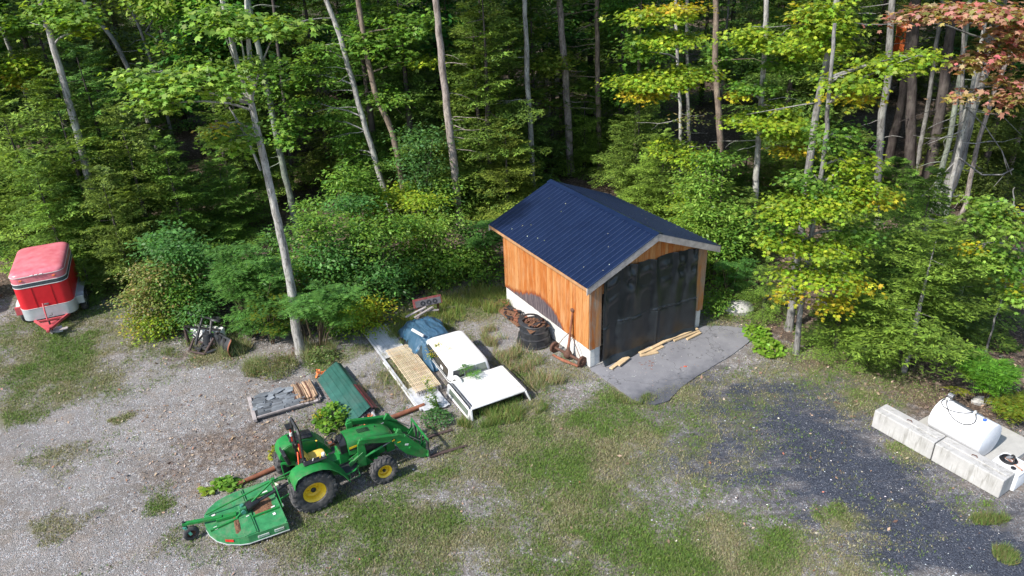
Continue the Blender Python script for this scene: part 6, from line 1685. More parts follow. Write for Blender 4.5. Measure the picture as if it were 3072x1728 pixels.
tree('ash_tree', 'pale leaning trunk with dead side branches, right of the fork', [(-6.19, 36.97, 0.0, 0.157), (-6.36, 36.97, 0.9, 0.153), (-7.13, 36.97, 5.61, 0.131), (-7.63, 36.97, 9.01, 0.116), (-8.04, 36.97, 10.62, 0.108), (-9.36, 36.97, 17.0, 0.079)], PALE,
     blobs=[((-9.11, 37.0, 7.41, 1.44, 1.08, 0.79), GR, .16, OV, D), ((-9.72, 37.0, 6.0, 1.17, 0.88, 0.14), GR, .16, OV, D), ((-8.89, 37.0, 5.08, 1.09, 0.81, 0.32), GR, .16, OV, D), ((-8.75, 37.0, 8.51, 1.13, 0.85, 0.29), GR, .16, OV, D), ((-8.1, 37.0, 3.63, 1.01, 0.75, 0.35), GR, .15, OV, D)], deadlimbs=10, dead_side=-1, seed=8)
tree('oak_tree', 'crooked dark trunk behind the pale leaning trunk, with a leaf ball half way up', [(-5.43, 37.16, 0.0, 0.169), (-5.44, 37.16, 0.76, 0.165), (-5.7, 37.16, 4.24, 0.148), (-6.22, 37.16, 5.78, 0.14), (-6.49, 37.16, 7.85, 0.13), (-6.61, 37.16, 10.54, 0.116), (-6.85, 37.16, 17.0, 0.084)], BROWN,
     blobs=[((-5.97, 37.4, 5.95, 1.22, 0.92, 0.37), GR, .16, OV, D), ((-6.03, 37.8, 8.45, 2.12, 1.59, 1.02), GR, .17, MP, D*.85), ((-4.4, 37.8, 9.31, 1.72, 1.29, 0.72), GR, .17, MP, D*.85), ((-3.98, 37.8, 7.62, 0.98, 0.73, 0.25), YG, .15, MP, D)], seed=9)
tree('pine_tree', 'thick rosy-grey trunk in the middle of the wood, left of the shed', [(-2.5, 35.2, 0.0, 0.212), (-2.55, 35.2, 1.22, 0.204), (-2.56, 35.2, 3.14, 0.192), (-2.68, 35.2, 5.07, 0.18), (-2.75, 35.2, 7.26, 0.166), (-2.84, 35.2, 10.61, 0.145), (-2.97, 35.2, 17.0, 0.106)], PINKY, canopy=CAN2, deadlimbs=9, dead_side=1, seed=10)
tree('pine_tree', 'straight pale trunk directly above the shed ridge, leftmost of three', [(1.34, 38.16, 0.0, 0.162), (1.35, 38.16, 0.55, 0.159), (1.31, 38.16, 2.98, 0.147), (1.21, 38.16, 6.21, 0.132), (1.18, 38.16, 10.13, 0.113), (1.14, 38.16, 17.0, 0.081)], PALE, canopy=CAN2, deadlimbs=4, dead_side=-1, seed=11)
tree('pine_tree', 'thickest of the three straight trunks above the shed, in the middle', [(3.74, 41.81, 0.0, 0.233), (3.69, 41.81, 0.56, 0.229), (3.54, 41.81, 3.41, 0.209), (3.39, 41.81, 6.07, 0.191), (3.11, 41.81, 9.64, 0.167), (2.65, 41.81, 17.0, 0.116)], PINKY, canopy=CAN2, deadlimbs=10, dead_side=0, seed=12)
tree('pine_tree', 'straight brownish trunk above the shed with many dead twigs, rightmost of three', [(5.5, 42.31, 0.0, 0.164), (5.47, 42.31, 0.32, 0.163), (5.29, 42.31, 4.38, 0.143), (5.16, 42.31, 9.51, 0.118), (5.01, 42.31, 17.0, 0.082)], BROWN, canopy=CAN2, deadlimbs=14, dead_side=-1, seed=13)
tree('maple_tree', 'white-barked sapling behind the shed roof under yellow leaf plates', [(8.95, 36.1, 0.0, 0.093), (8.88, 36.1, 0.38, 0.092), (8.51, 36.1, 5.29, 0.078), (8.13, 36.1, 8.57, 0.069), (7.99, 36.1, 10.09, 0.065), (7.5, 36.1, 17.0, 0.046)], PALE,
     blobs=[((6.08, 31.0, 7.59, 1.87, 1.41, 0.22), YG, .13, MP, D*1.05), ((7.41, 31.2, 7.9, 1.39, 1.04, 0.24), YG, .13, MP, D*1.1), ((6.05, 31.5, 10.08, 1.43, 1.08, 0.25), YG, .13, MP, D), ((6.88, 31.4, 9.22, 1.45, 1.09, 0.25), YG, .13, MP, D), ((5.45, 31.4, 8.89, 0.73, 0.55, 0.55), GR, .14, MP, D), ((5.78, 31.0, 7.12, 1.31, 0.99, 0.14), YO, .12, MP, D*.5), ((6.99, 31.5, 10.34, 1.43, 1.07, 0.14), YO, .12, MP, D*.4)], seed=14)
tree('maple_tree', 'thin grey stem next to the white-barked sapling', [(10.43, 40.27, 0.0, 0.113), (10.18, 40.27, 1.98, 0.106), (9.79, 40.27, 5.53, 0.094), (9.48, 40.27, 9.57, 0.081), (9.03, 40.27, 17.0, 0.056)], GREY, blobs=[((7.76, 34.0, 3.85, 1.12, 0.84, 0.28), YG, .13, MP, D), ((9.0, 36.0, 4.59, 0.68, 0.51, 0.61), TN, .13, OV, D*.3)], seed=15)
tree('pine_tree', 'straight brown trunk rising right of the yellow sapling', [(11.79, 38.78, 0.0, 0.186), (11.4, 38.78, 2.82, 0.17), (10.81, 38.78, 6.6, 0.15), (10.58, 38.78, 9.69, 0.133), (10.13, 38.78, 17.0, 0.093)], BROWN, canopy=CAN2, deadlimbs=3, dead_side=1, seed=16)
tree('maple_tree', 'very thin stem beside the straight brown trunk', [(14.52, 49.51, 0.0, 0.081), (14.36, 49.51, 3.5, 0.072), (14.3, 49.51, 8.35, 0.061), (14.22, 49.51, 17.0, 0.04)], GREY, blobs=[((11.3, 40.0, 7.0, 1.24, 0.93, 0.93), GR, .17, MP, D*.7)], seed=17)
tree('maple_tree', 'smooth pale grey trunk with broad yellow-green leaf plates across it', [(11.22, 31.55, 0.0, 0.138), (11.18, 31.55, 0.76, 0.135), (10.95, 31.55, 4.92, 0.118), (10.84, 31.55, 7.33, 0.108), (10.72, 31.55, 9.26, 0.101), (10.61, 31.55, 10.49, 0.096), (10.12, 31.55, 17.0, 0.069)], PALE,
     blobs=[((10.72, 30.3, 9.09, 1.79, 1.35, 0.14), YG, .13, MP, D*1.1), ((9.75, 30.3, 9.43, 0.93, 0.7, 0.3), YG, .13, MP, D), ((12.03, 30.3, 8.66, 1.1, 0.82, 0.14), YG, .13, MP, D), ((10.72, 30.6, 5.94, 1.98, 1.49, 0.14), YG, .13, MP, D*1.1), ((12.13, 30.6, 5.29, 1.17, 0.88, 0.18), YG, .13, MP, D), ((11.23, 30.8, 6.37, 0.83, 0.62, 0.16), YG, .13, MP, D), ((10.0, 30.9, 7.29, 0.9, 0.67, 0.3), GR, .14, MP, D), ((12.21, 30.8, 4.63, 1.02, 0.76, 0.14), YO, .12, MP, D*.8), ((9.48, 30.7, 7.04, 0.41, 0.31, 0.19), YO, .12, MP, D), ((11.26, 30.6, 8.17, 0.96, 0.72, 0.14), GR, .14, MP, D)], seed=18)
tree('maple_tree', 'straight grey trunk at the forest edge right of the shed, partly hidden by yellow leaves', [(10.13, 23.57, 0.0, 0.139), (10.07, 23.57, 2.36, 0.13), (9.93, 23.57, 8.04, 0.106), (10.01, 23.57, 10.07, 0.098), (10.24, 23.57, 17.0, 0.07)], GREY,
     blobs=[((9.9, 23.4, 10.76, 1.01, 0.76, 0.41), YG, .13, MP, D*1.1), ((9.47, 23.4, 11.22, 0.83, 0.62, 0.27), YG, .13, MP, D), ((9.9, 23.2, 10.21, 0.72, 0.54, 0.14), YG, .13, MP, D), ((9.16, 23.5, 11.11, 0.48, 0.36, 0.24), YO, .12, MP, D*.6)], seed=19)
tree('maple_tree', 'front maple sapling at the apron corner with bright yellow-green leaves', [(9.81, 21.91, 0.0, 0.097), (9.71, 21.91, 2.01, 0.088), (9.67, 21.91, 3.5, 0.082), (9.68, 21.91, 5.01, 0.075), (9.67, 21.91, 6.2, 0.07), (9.65, 21.91, 7.59, 0.064), (9.56, 21.91, 8.76, 0.058), (9.46, 21.91, 9.89, 0.053), (9.38, 21.91, 11.0, 0.049)], GREY,
     blobs=[((8.76, 21.6, 5.64, 1.17, 0.88, 0.28), YG, .11, MP, D*1.1), ((9.84, 21.6, 5.86, 1.17, 0.88, 0.25), YG, .11, MP, D*1.1), ((10.81, 21.7, 6.17, 0.92, 0.69, 0.39), YG, .11, MP, D*1.05), ((10.63, 21.9, 7.0, 0.67, 0.5, 0.38), YG, .11, MP, D), ((8.45, 21.4, 4.67, 0.81, 0.61, 0.32), YG, .11, MP, D*1.05), ((10.0, 21.4, 4.33, 1.19, 0.9, 0.14), YG, .11, MP, D*1.05), ((10.85, 21.5, 4.79, 0.75, 0.56, 0.19), GR, .11, MP, D),
            ((9.94, 21.2, 3.44, 1.27, 0.95, 0.14), YG, .11, MP, D*1.05), ((10.88, 21.2, 3.12, 0.64, 0.48, 0.15), YO, .11, MP, D), ((8.87, 21.2, 2.85, 0.41, 0.31, 0.16), YO, .11, MP, D), ((10.2, 21.0, 2.46, 0.54, 0.4, 0.2), YO, .11, MP, D), ((11.44, 21.6, 5.85, 0.68, 0.51, 0.14), YO, .11, MP, D), ((9.21, 21.8, 6.46, 0.73, 0.55, 0.25), GR, .11, MP, D),
            ((9.98, 21.9, 9.42, 0.98, 0.74, 0.14), YG, .12, MP, D*1.05), ((11.1, 22.0, 9.81, 1.09, 0.82, 0.14), YG, .12, MP, D*1.05), ((12.08, 22.2, 10.01, 0.69, 0.52, 0.14), YG, .12, MP, D), ((10.34, 22.0, 8.93, 0.59, 0.44, 0.14), YO, .11, MP, D*.8), ((10.14, 22.2, 7.74, 0.91, 0.68, 0.32), GR, .12, MP, D*.8), ((8.46, 21.6, 5.12, 0.62, 0.47, 0.22), GR, .11, MP, D)],
     limbs=[[(9.67, 21.9, 6.2, 0.031), (10.2, 21.9, 6.64, 0.021), (10.65, 21.9, 6.88, 0.012)], [(9.56, 21.9, 8.76, 0.041), (10.32, 21.9, 9.41, 0.031), (11.18, 21.9, 9.77, 0.021), (11.93, 21.9, 10.02, 0.011)]], deadlimbs=-1, seed=20, dens=.95)
tree('pine_tree', 'rough grey trunk right of the front maple, crossed by leaf plates', [(17.61, 33.02, 0.0, 0.191), (17.14, 33.02, 3.24, 0.173), (16.89, 33.02, 5.35, 0.161), (16.89, 33.02, 6.77, 0.153), (16.41, 33.02, 10.11, 0.134), (15.61, 33.02, 17.0, 0.096)], GREY, canopy=CAN2, seed=21)
tree('pine_tree', 'dark slanting trunk just behind the rough grey one', [(21.58, 40.23, 0.0, 0.248), (21.46, 40.23, 1.53, 0.237), (21.56, 40.23, 3.33, 0.223), (21.41, 40.23, 5.73, 0.206), (21.12, 40.23, 9.12, 0.181), (20.57, 40.23, 17.0, 0.124)], DARK, canopy=CAN2, seed=22)
tree('pine_tree', 'thick black trunk seen against the dark gap at the upper right', [(21.52, 37.6, 0.0, 0.277), (20.72, 37.6, 4.03, 0.244), (20.05, 37.6, 7.98, 0.212), (19.85, 37.6, 9.46, 0.2), (19.04, 37.6, 17.0, 0.138)], DARK, canopy=CAN2, seed=23)
tree('maple_tree', 'thin grey slanting trunk in the dark gap at the right', [(21.66, 37.58, 0.0, 0.128), (21.57, 37.58, 2.32, 0.119), (21.4, 37.58, 5.78, 0.106), (21.07, 37.58, 9.41, 0.092), (20.51, 37.58, 17.0, 0.064)], GREY, canopy=CAN, seed=24)
tree('pine_tree', 'thickest dark trunk of the right-hand gap', [(21.64, 36.37, 0.0, 0.29), (21.59, 36.37, 0.53, 0.285), (21.49, 36.37, 4.31, 0.253), (20.96, 36.37, 9.55, 0.208), (20.36, 36.37, 17.0, 0.145)], DARK, canopy=CAN2, seed=25)
tree('maple_tree', 'greenish slim trunk left of the big leaning trunk', [(18.99, 30.97, 0.0, 0.127), (18.95, 30.97, 2.95, 0.116), (18.95, 30.97, 4.74, 0.109), (18.84, 30.97, 7.0, 0.101), (18.47, 30.97, 10.25, 0.089), (17.85, 30.97, 17.0, 0.064)], MOSS, canopy=CAN, seed=26)
BIG = [(18.07, 29.34, 0.0, 0.295), (18.07, 29.34, 1.22, 0.283), (18.39, 29.34, 2.82, 0.268), (18.56, 29.34, 4.35, 0.253), (18.54, 29.34, 6.6, 0.23), (18.7, 29.34, 8.44, 0.212), (18.69, 29.34, 10.43, 0.193), (18.68, 29.34, 15.0, 0.148)]
tree('maple_tree', 'big leaning grey trunk at the right with pink and orange leaves at its top', BIG, GREY,
     blobs=[((15.51, 25.0, 10.68, 1.53, 1.14, 0.19), PK, .17, MP, D*1.0), ((14.69, 25.4, 10.78, 1.16, 0.87, 0.14), PK, .17, MP, D), ((16.45, 25.0, 9.53, 0.91, 0.68, 0.42), PK, .17, MP, D*.9), ((15.62, 25.2, 9.15, 0.79, 0.59, 0.31), PK, .17, MP, D*.8), ((16.78, 25.0, 8.3, 0.8, 0.6, 0.6), PK, .17, MP, D*.8), ((13.65, 25.6, 10.67, 0.97, 0.73, 0.14), PK, .16, MP, D*.7), ((15.6, 25.4, 8.06, 0.54, 0.41, 0.22), PK, .16, MP, D*.6), ((16.64, 25.0, 10.27, 0.77, 0.58, 0.58), PK, .17, MP, D), ((13.0, 25.8, 10.49, 0.39, 0.3, 0.14), PK, .16, MP, D*.6)],
     limbs=[[(18.68, 29.8, 4.33, 0.099), (18.6, 29.8, 5.56, 0.087), (18.12, 29.8, 7.83, 0.073), (17.75, 29.8, 9.55, 0.061)], [(17.08, 27.0, 5.15, 0.038), (18.12, 27.0, 4.43, 0.033), (18.89, 27.0, 4.4, 0.028), (19.28, 27.0, 4.62, 0.023)], [(17.71, 28.0, 4.81, 0.031), (17.2, 28.0, 4.13, 0.026), (16.79, 28.0, 3.48, 0.021), (16.49, 28.0, 3.16, 0.016)], [(16.87, 27.0, 7.07, 0.022), (17.79, 27.0, 6.29, 0.02), (18.64, 27.0, 5.35, 0.017), (19.27, 27.0, 4.38, 0.015)], [(18.64, 27.0, 5.35, 0.015), (19.07, 27.0, 4.55, 0.011), (18.7, 27.0, 3.92, 0.008)], [(16.55, 26.5, 7.21, 0.021), (17.93, 26.5, 6.86, 0.014), (18.86, 26.5, 6.09, 0.007)]], seed=27)
tree('maple_tree', 'thin white-spotted stem in front of the big leaning trunk', [(17.71, 27.98, 0.0, 0.1), (17.78, 27.98, 1.54, 0.095), (17.7, 27.98, 3.06, 0.089), (17.62, 27.98, 4.36, 0.085), (17.63, 27.98, 5.88, 0.079), (17.52, 27.98, 7.84, 0.072), (17.26, 27.98, 14.0, 0.05)], PALE, seed=28)
tree('maple_tree', 'brown forked stem right of the big leaning trunk', [(18.61, 28.48, 0.0, 0.102), (18.59, 28.48, 1.62, 0.096), (18.76, 28.48, 2.83, 0.092), (18.68, 28.48, 3.82, 0.088), (18.64, 28.48, 5.47, 0.082), (18.75, 28.48, 7.39, 0.075), (18.93, 28.48, 8.41, 0.071), (19.72, 28.48, 14.0, 0.051)], PINKY, limbs=[[(18.0, 27.5, 5.78, 0.038), (18.0, 27.5, 7.19, 0.029), (18.14, 27.5, 8.34, 0.022)]], canopy=CAN, seed=29)
tree('maple_tree', 'green maple at the right edge with a few orange leaves', [(16.24, 21.54, 0.0, 0.034), (16.21, 21.54, 1.34, 0.03), (16.23, 21.54, 1.95, 0.029), (16.15, 21.54, 2.84, 0.026), (15.96, 21.54, 4.27, 0.022), (15.65, 21.54, 5.63, 0.018), (15.58, 21.54, 6.0, 0.017)], GREY,
     blobs=[((14.93, 20.6, 5.25, 0.9, 0.67, 0.5), LG, .12, MP, D*1.05), ((14.53, 20.5, 4.26, 0.61, 0.46, 0.34), LG, .12, MP, D), ((15.33, 20.4, 4.0, 0.73, 0.55, 0.43), GR, .12, MP, D), ((14.54, 20.8, 5.83, 0.6, 0.45, 0.16), LG, .12, MP, D), ((15.67, 20.2, 2.99, 0.62, 0.46, 0.22), LG, .12, MP, D), ((15.4, 20.3, 3.29, 0.2, 0.15, 0.14), YO, .12, MP, D), ((15.15, 20.5, 5.54, 0.21, 0.16, 0.14), YO, .12, MP, D), ((14.09, 20.4, 4.59, 0.31, 0.23, 0.14), YO, .11, MP, D*.7)], seed=30)
o = MB().grid(lambda u, v: (23.942 - .55 + 1.1 * u + .1 * math.sin(v * 3), 46 + .4 * math.sin(u * 3), 6.18 - 1.0 + 1.9 * v), 6, 8).build('orange_sign', M['orange'], solid=.02)
tag(o, 'small orange patch hanging between the dark trunks at the upper right', 'orange cloth')

# ------------------------------------------------------------------ hemlocks in front
HL = [
 (((-19.542, 33.044, 8.63, 2.03)), 0, 1.25, 'tall feathery hemlock round the pale trunk in the left mass'),
 (((-22.208, 33.307, 7.77, 1.54)), 3, 1.25, 'light green hemlock at the left, behind the red trailer roof'),
 (((-19.837, 30.515, 5.84, 1.64)), 3, 1.15, 'low hemlock whose boughs reach over the trailer roof'),
 (((-16.891, 32.783, 7.15, 1.74)), 1, 1.15, 'dense hemlock under the left maple leaf spray'),
 (((-17.032, 30.256, 5.13, 1.39)), 0, 1.1, 'low spreading hemlock between the trailer and the green bush'),
 (((-15.214, 32.618, 5.89, 1.74)), 2, 1.15, 'hemlock with dark gaps left of the big pale trunk'),
 (((-13.666, 34.342, 4.05, 0.75)), 1, 1.1, 'small hemlock with drooping tips just left of the big pale trunk'),
 (((-21.047, 39.522, 8.69, 1.96)), 1, 1.1, 'darker hemlock rising behind the left mass'),
 (((-25.035, 34.529, 5.78, 1.64)), 2, 1.2, 'hemlock cut by the left picture edge'),
 (((-13.932, 38.711, 7.79, 1.53)), 1, 1.1, 'dark hemlock behind the forked trunk'),
 (((-1.374, 37.989, 10.59, 0.11)), 2, 1.35, 'tall bright hemlock filling the middle of the wood'),
 (((-0.008, 35.998, 4.98, -0.29)), 3, 1.2, 'hemlock behind the left end of the shed roof'),
 (((-2.035, 42.546, 8.54, 0.09)), 3, 1.1, 'hemlock right beside the rosy-grey trunk'),
 (((2.7, 42.67, 6.89, -0.25)), 2, 1.15, 'hemlock between the pale and the thickest trunk above the shed'),
 (((0.292, 40.716, 9.48, 0.24)), 2, 1.2, 'slender hemlock a little left of and behind the leftmost of the three trunks'),
 (((4.57, 42.429, 5.34, -0.15)), 3, 1.1, 'short hemlock with light tips above the shed ridge'),
 (((7.018, 38.722, 5.43, -0.42)), 1, 1.15, 'dark hemlock behind the right roof slope'),
 (((7.632, 35.15, 4.32, -0.43)), 3, 1.2, 'light hemlock behind the right roof slope'),
 (((9.727, 33.872, 3.64, -0.49)), 0, 1.1, 'hemlock under the yellow leaf plates beyond the shed'),
 (((10.029, 30.13, 3.2, -0.49)), 2, 1.2, 'hemlock behind the right eave of the shed'),
 (((14.685, 24.318, 5.67, -0.88)), 0, 1.15, 'hemlock rising behind the front maple, below the big leaning trunk'),
 (((11.783, 35.229, 4.12, -0.53)), 0, 1.1, 'hemlock between the straight brown trunk and the smooth pale trunk'),
 (((14.113, 34.967, 4.1, -0.55)), 1, 1.15, 'dark hemlock right of the smooth pale trunk'),
 (((16.208, 34.198, 4.04, -0.57)), 2, 1.15, 'dark hemlock behind the top of the front maple'),
 (((18.876, 34.431, 2.68, -0.53)), 1, 1.0, 'short hemlock at the foot of the rough grey trunk'),
 (((18.414, 26.983, 2.82, -0.6)), 1, 1.0, 'short dark hemlock beneath the big leaning trunk at the right'),
 (((-18.99, 40.533, 4.53, 1.11)), 0, 1.1, 'hemlock filling the gap behind the left maple leaf spray'),
 (((14.185, 27.373, 3.85, -0.52)), 1, 1.0, 'hemlock half hidden behind the yellow front maple'),
]
for (x, y, H, dx), var, wid, lab in HL:
    hemlock(x, y, H, var, lab, wid=wid * max(.75, min(1.35, H / 8)), rz=random.uniform(0, 6.28), tint=(random.uniform(.9, 1.15), random.uniform(.9, 1.1), 1))
x, y, H, dx = (12.924, 20.561, 5.37, -0.43)
hemlock(x, y, H, 0, 'olive green hemlock with a bare foot right of the apron', wid=1.12, rz=1.0, lean=.10, mesh=hemlock_mesh('hemlock_crown', 8.0, 2.6, 1.7, 60, seed=21, pal=[(.13, .21, .032), (.165, .25, .038), (.095, .17, .028)]), colr=GREY)
x, y, H, dx = (16.396, 23.872, 3.26, -0.7)
hemlock(x, y, H, 0, 'wide low hemlock just right of the bare-footed one', wid=1.0, rz=2.0, mesh=hemlock_mesh('hemlock_crown', 8.0, 2.4, .3, 56, seed=23, pal=[(.13, .20, .032), (.10, .17, .028)]), colr=GREY)
x, y, H, dx = (11.221, 22.057, 2.23, -0.36)
hemlock(x, y, H, 3, 'small dark hemlock sapling at the foot of the front maple', wid=.42, mesh=SMALLH, rz=.4)
x, y, H, dx = (9.565, 24.75, 2.36, -0.21)
hemlock(x, y, H, 3, 'round dark young hemlock right of the boulder', wid=.34, mesh=SMALLH, rz=2.2)
x, y, H, dx = (11.845, 21.246, 1.73, -0.28)
hemlock(x, y, H, 3, 'tiny hemlock with hanging tips at the edge of the drive', wid=.34, mesh=SMALLH, rz=4.2)
x, y, H, dx = (-17.949, 28.632, 1.76, 0.6)
hemlock(x, y, H, 3, 'lone small hemlock sapling right of the trailer', wid=.30, mesh=SMALLH, rz=3.2)

# ------------------------------------------------------------------ shrubs and broad-leaved undergrowth
shrub('dogwood_bush', 'rounded bush with tan and yellow leaves left of the snow plow', (-13.768, 26.011),
      [((-13.47, 25.6, 2.35, 1.05, 0.79, 0.57), TN, .085, OV, 260), ((-14.15, 25.3, 1.6, 0.83, 0.62, 0.47), TN, .085, OV, 260), ((-12.85, 25.6, 1.81, 1.06, 0.8, 0.65), GR, .09, OV, 240), ((-12.79, 26.0, 3.29, 1.2, 0.9, 0.38), BG, .10, OV, 220), ((-13.63, 25.0, 0.79, 0.68, 0.51, 0.16), YG, .08, OV, 200), ((-14.39, 25.1, 0.94, 0.38, 0.28, 0.14), YO, .08, OV, 160), ((-12.13, 26.0, 2.93, 0.75, 0.57, 0.42), BG, .10, OV, 220)])
shrub('bush', 'small blue-green bush behind the wheels of the snow plow', (-12.046, 24.717), [((-11.91, 24.9, 1.2, 0.57, 0.43, 0.4), BG, .09, OV, 220)])
shrub('oak_sapling', 'dark green leafy sapling behind the tan-leaved bush', (-14.724, 30.043), [((-13.56, 27.5, 3.16, 0.94, 0.71, 0.4), BG, .12, MP, 180), ((-12.65, 27.2, 2.22, 0.87, 0.65, 0.26), BG, .12, MP, 180)])
def heads(c, n, rx, ry, rz, s=1):
    random.seed(s); return [(c[0] + random.uniform(-1, 1) * rx, c[1] + random.uniform(-1, 1) * ry, max(.3, c[2] + random.uniform(-1, 1) * rz)) for _ in range(n)]
SU = [(.09, .21, .045), (.115, .25, .05), (.07, .165, .04)]
sumac('sumac', 'sumac with long green fronds left of the big pale trunk', (-9.909, 24.693), heads((-9.563, 24.6, 2.005), 40, 1.15, .6, 1.5, 1) + heads((-9.71, 25.0, 2.958), 16, .9, .6, .6, 7), SU, .72)
sumac('sumac', 'sumac patch with yellowing fronds at the foot of the big pale trunk', (-9.169, 24.2), heads((-8.842, 24.0, 1.466), 18, .7, .4, .7, 2), [(.16, .20, .02), (.10, .18, .03), (.06, .15, .04)], .55)
sumac('sumac', 'sumac spreading right in front of the big pale trunk', (-7.507, 24.126), heads((-6.805, 23.0, 2.006), 20, 1.0, .5, .45, 3) + heads((-6.226, 23.2, 2.424), 9, .5, .3, .35, 8), SU, .72)
shrub('bush', 'tall dark green bush right behind the sumac', (-7.249, 25.848), [((-7.34, 26.6, 2.43, 1.24, 0.93, 0.62), BG, .11, OV, 200), ((-7.55, 27.0, 3.61, 1.0, 0.75, 0.52), GR, .11, OV, 200), ((-6.77, 26.0, 1.32, 1.08, 0.81, 0.51), DG, .11, OV, 200), ((-8.23, 26.6, 1.78, 0.78, 0.59, 0.59), GR, .11, OV, 200)])
shrub('bush', 'broad bush with pale twigs in the middle of the shrub row', (-5.267, 26.326), [((-5.59, 27.6, 2.76, 1.43, 1.07, 0.6), GR, .11, OV, 200), ((-5.31, 26.8, 1.55, 1.34, 1.01, 0.62), BG, .11, OV, 200), ((-6.42, 28.6, 3.77, 0.97, 0.72, 0.41), BG, .11, OV, 200), ((-4.37, 28.2, 2.97, 0.97, 0.73, 0.49), GR, .11, OV, 200), ((-6.09, 27.2, 2.1, 0.79, 0.59, 0.6), DG, .11, OV, 200)])
shrub('bush', 'low bush with yellow leaves behind the far end of the ramp', (-5.848, 24.96), [((-5.89, 25.0, 0.85, 0.94, 0.7, 0.31), YG, .09, OV, 240), ((-5.31, 25.2, 0.89, 0.58, 0.43, 0.28), YO, .085, OV, 110), ((-6.8, 24.8, 0.58, 0.68, 0.51, 0.22), GR, .09, OV, 200)])
shrub('bush', 'light green bush left of the shed, in front of the wood', (-3.333, 28.24), [((-3.21, 29.2, 2.33, 1.26, 0.94, 0.61), LG, .11, OV, 200), ((-2.93, 28.6, 1.12, 1.26, 0.94, 0.53), GR, .11, OV, 200), ((-4.08, 28.6, 1.35, 1.0, 0.75, 0.59), GR, .11, OV, 200), ((-3.75, 30.5, 3.11, 1.03, 0.77, 0.26), YG, .11, OV, 190)])
shrub('bush', 'bushy saplings close to the back corner of the shed', (-1.139, 28.225), [((-1.25, 28.6, 1.22, 0.84, 0.63, 0.55), GR, .10, OV, 200), ((-1.57, 29.6, 1.9, 0.94, 0.7, 0.45), DG, .11, OV, 200), ((-0.88, 29.2, 1.86, 0.57, 0.43, 0.43), BG, .11, OV, 200)])
sumac('sumac', 'small sumac against the back left corner of the shed', (-0.889, 28.765), heads((-1.12, 28.8, 2.042), 14, .6, .4, .6, 4), SU, .45)
shrub('willow_bush', 'grey-green bush half way up the rosy-grey trunk', (-4.475, 35.41), [((-3.94, 35.2, 4.48, 1.52, 1.14, 0.67), [(.09, .20, .055), (.12, .24, .065), (.07, .16, .05)], .12, OV, 120), ((-4.31, 35.0, 3.48, 1.15, 0.86, 0.39), [(.09, .20, .055), (.07, .16, .05)], .12, OV, 110)])
shrub('bush', 'yellow-green thicket at the foot of the pale leaning trunk', (-5.706, 35.543), [((-5.26, 35.0, 1.69, 2.16, 1.62, 0.35), YG, .13, OV, 170), ((-3.66, 35.0, 2.03, 1.37, 1.03, 0.44), LG, .13, OV, 170), ((-7.25, 34.5, 2.37, 1.35, 1.01, 0.44), GR, .13, OV, 170)])
shrub('bush', 'green undergrowth behind the big pale trunk', (-9.219, 32.934), [((-8.28, 30.0, 3.13, 0.93, 0.7, 0.45), GR, .12, OV, 190), ((-7.23, 33.0, 3.48, 1.1, 0.82, 0.55), GR, .13, OV, 180)])
shrub('beech_sapling', 'layered light green saplings beyond the right shed eave', (8.372, 27.181), [((8.01, 28.0, 2.85, 1.2, 0.9, 0.67), LG, .11, OV, 210), ((8.73, 27.4, 2.03, 0.96, 0.72, 0.56), GR, .11, OV, 210), ((7.69, 29.0, 3.86, 1.14, 0.85, 0.45), LG, .11, OV, 200), ((8.71, 30.0, 4.51, 1.0, 0.75, 0.42), GR, .12, OV, 200), ((9.29, 28.5, 2.77, 0.73, 0.55, 0.47), LG, .11, OV, 200), ((7.95, 31.0, 4.4, 1.03, 0.77, 0.43), YG, .12, OV, 200)])
shrub('fern_bush', 'dark green ferny bush just right of the shed', (7.857, 25.208), [((7.74, 25.0, 0.73, 0.58, 0.43, 0.4), GR, .08, OV, 240)])
sumac('sumac', 'feathery green sumac between the shed and the boulder', (8.56, 25.794), heads((8.742, 26.0, 1.117), 14, .6, .4, .5, 5), BG, .42)
sumac('fern', 'bright green fern fronds right of the fuel tank', (14.614, 18.775), heads((14.192, 18.6, 1.251), 22, .6, .6, .45, 6), [(.10, .25, .025), (.13, .29, .03), (.08, .20, .022)], .55)
sumac('fern', 'yellowish fern clump at the right picture edge', (14.971, 17.943), heads((14.69, 17.8, 0.707), 16, .5, .5, .2, 9), [(.16, .20, .02), (.20, .22, .03), (.13, .22, .025)], .50)
sumac('fern', 'small yellow fern frond behind the tank pump', (13.828, 19.04), [(*(13.572, 18.7, 0.556),)], [(.20, .22, .02), (.16, .20, .02)], .40, nfr=6)
o = MB().lathe([(0, .5), (.22, .47), (.42, .36), (.50, .18), (.46, -.05), (0, -.1)], 14)
o.v = [(x * 1.15 * (1 + .25 * (float(fbm(x * 3 + 5, y * 3 + z * 3, 2)) - .5)), y * .8 * (1 + .25 * (float(fbm(y * 3, x * 3 + z, 4)) - .5)), z * .85 * (1 + .2 * (float(fbm(x * 4, y * 4, 9)) - .5))) for x, y, z in o.v]
o = o.build('boulder', M['concrete'], None, smooth=35, loc=(*(8.705, 25.041), 0)); tag(o, 'grey boulder half hidden by ferns right of the shed', 'boulder')
o2 = o.copy(); col.objects.link(o2); o2.scale = (.55, .45, .45); o2.location = (*(14.448, 18.745), 0); tag(o2, 'small grey rock under the ferns behind the fuel tank', 'boulder')

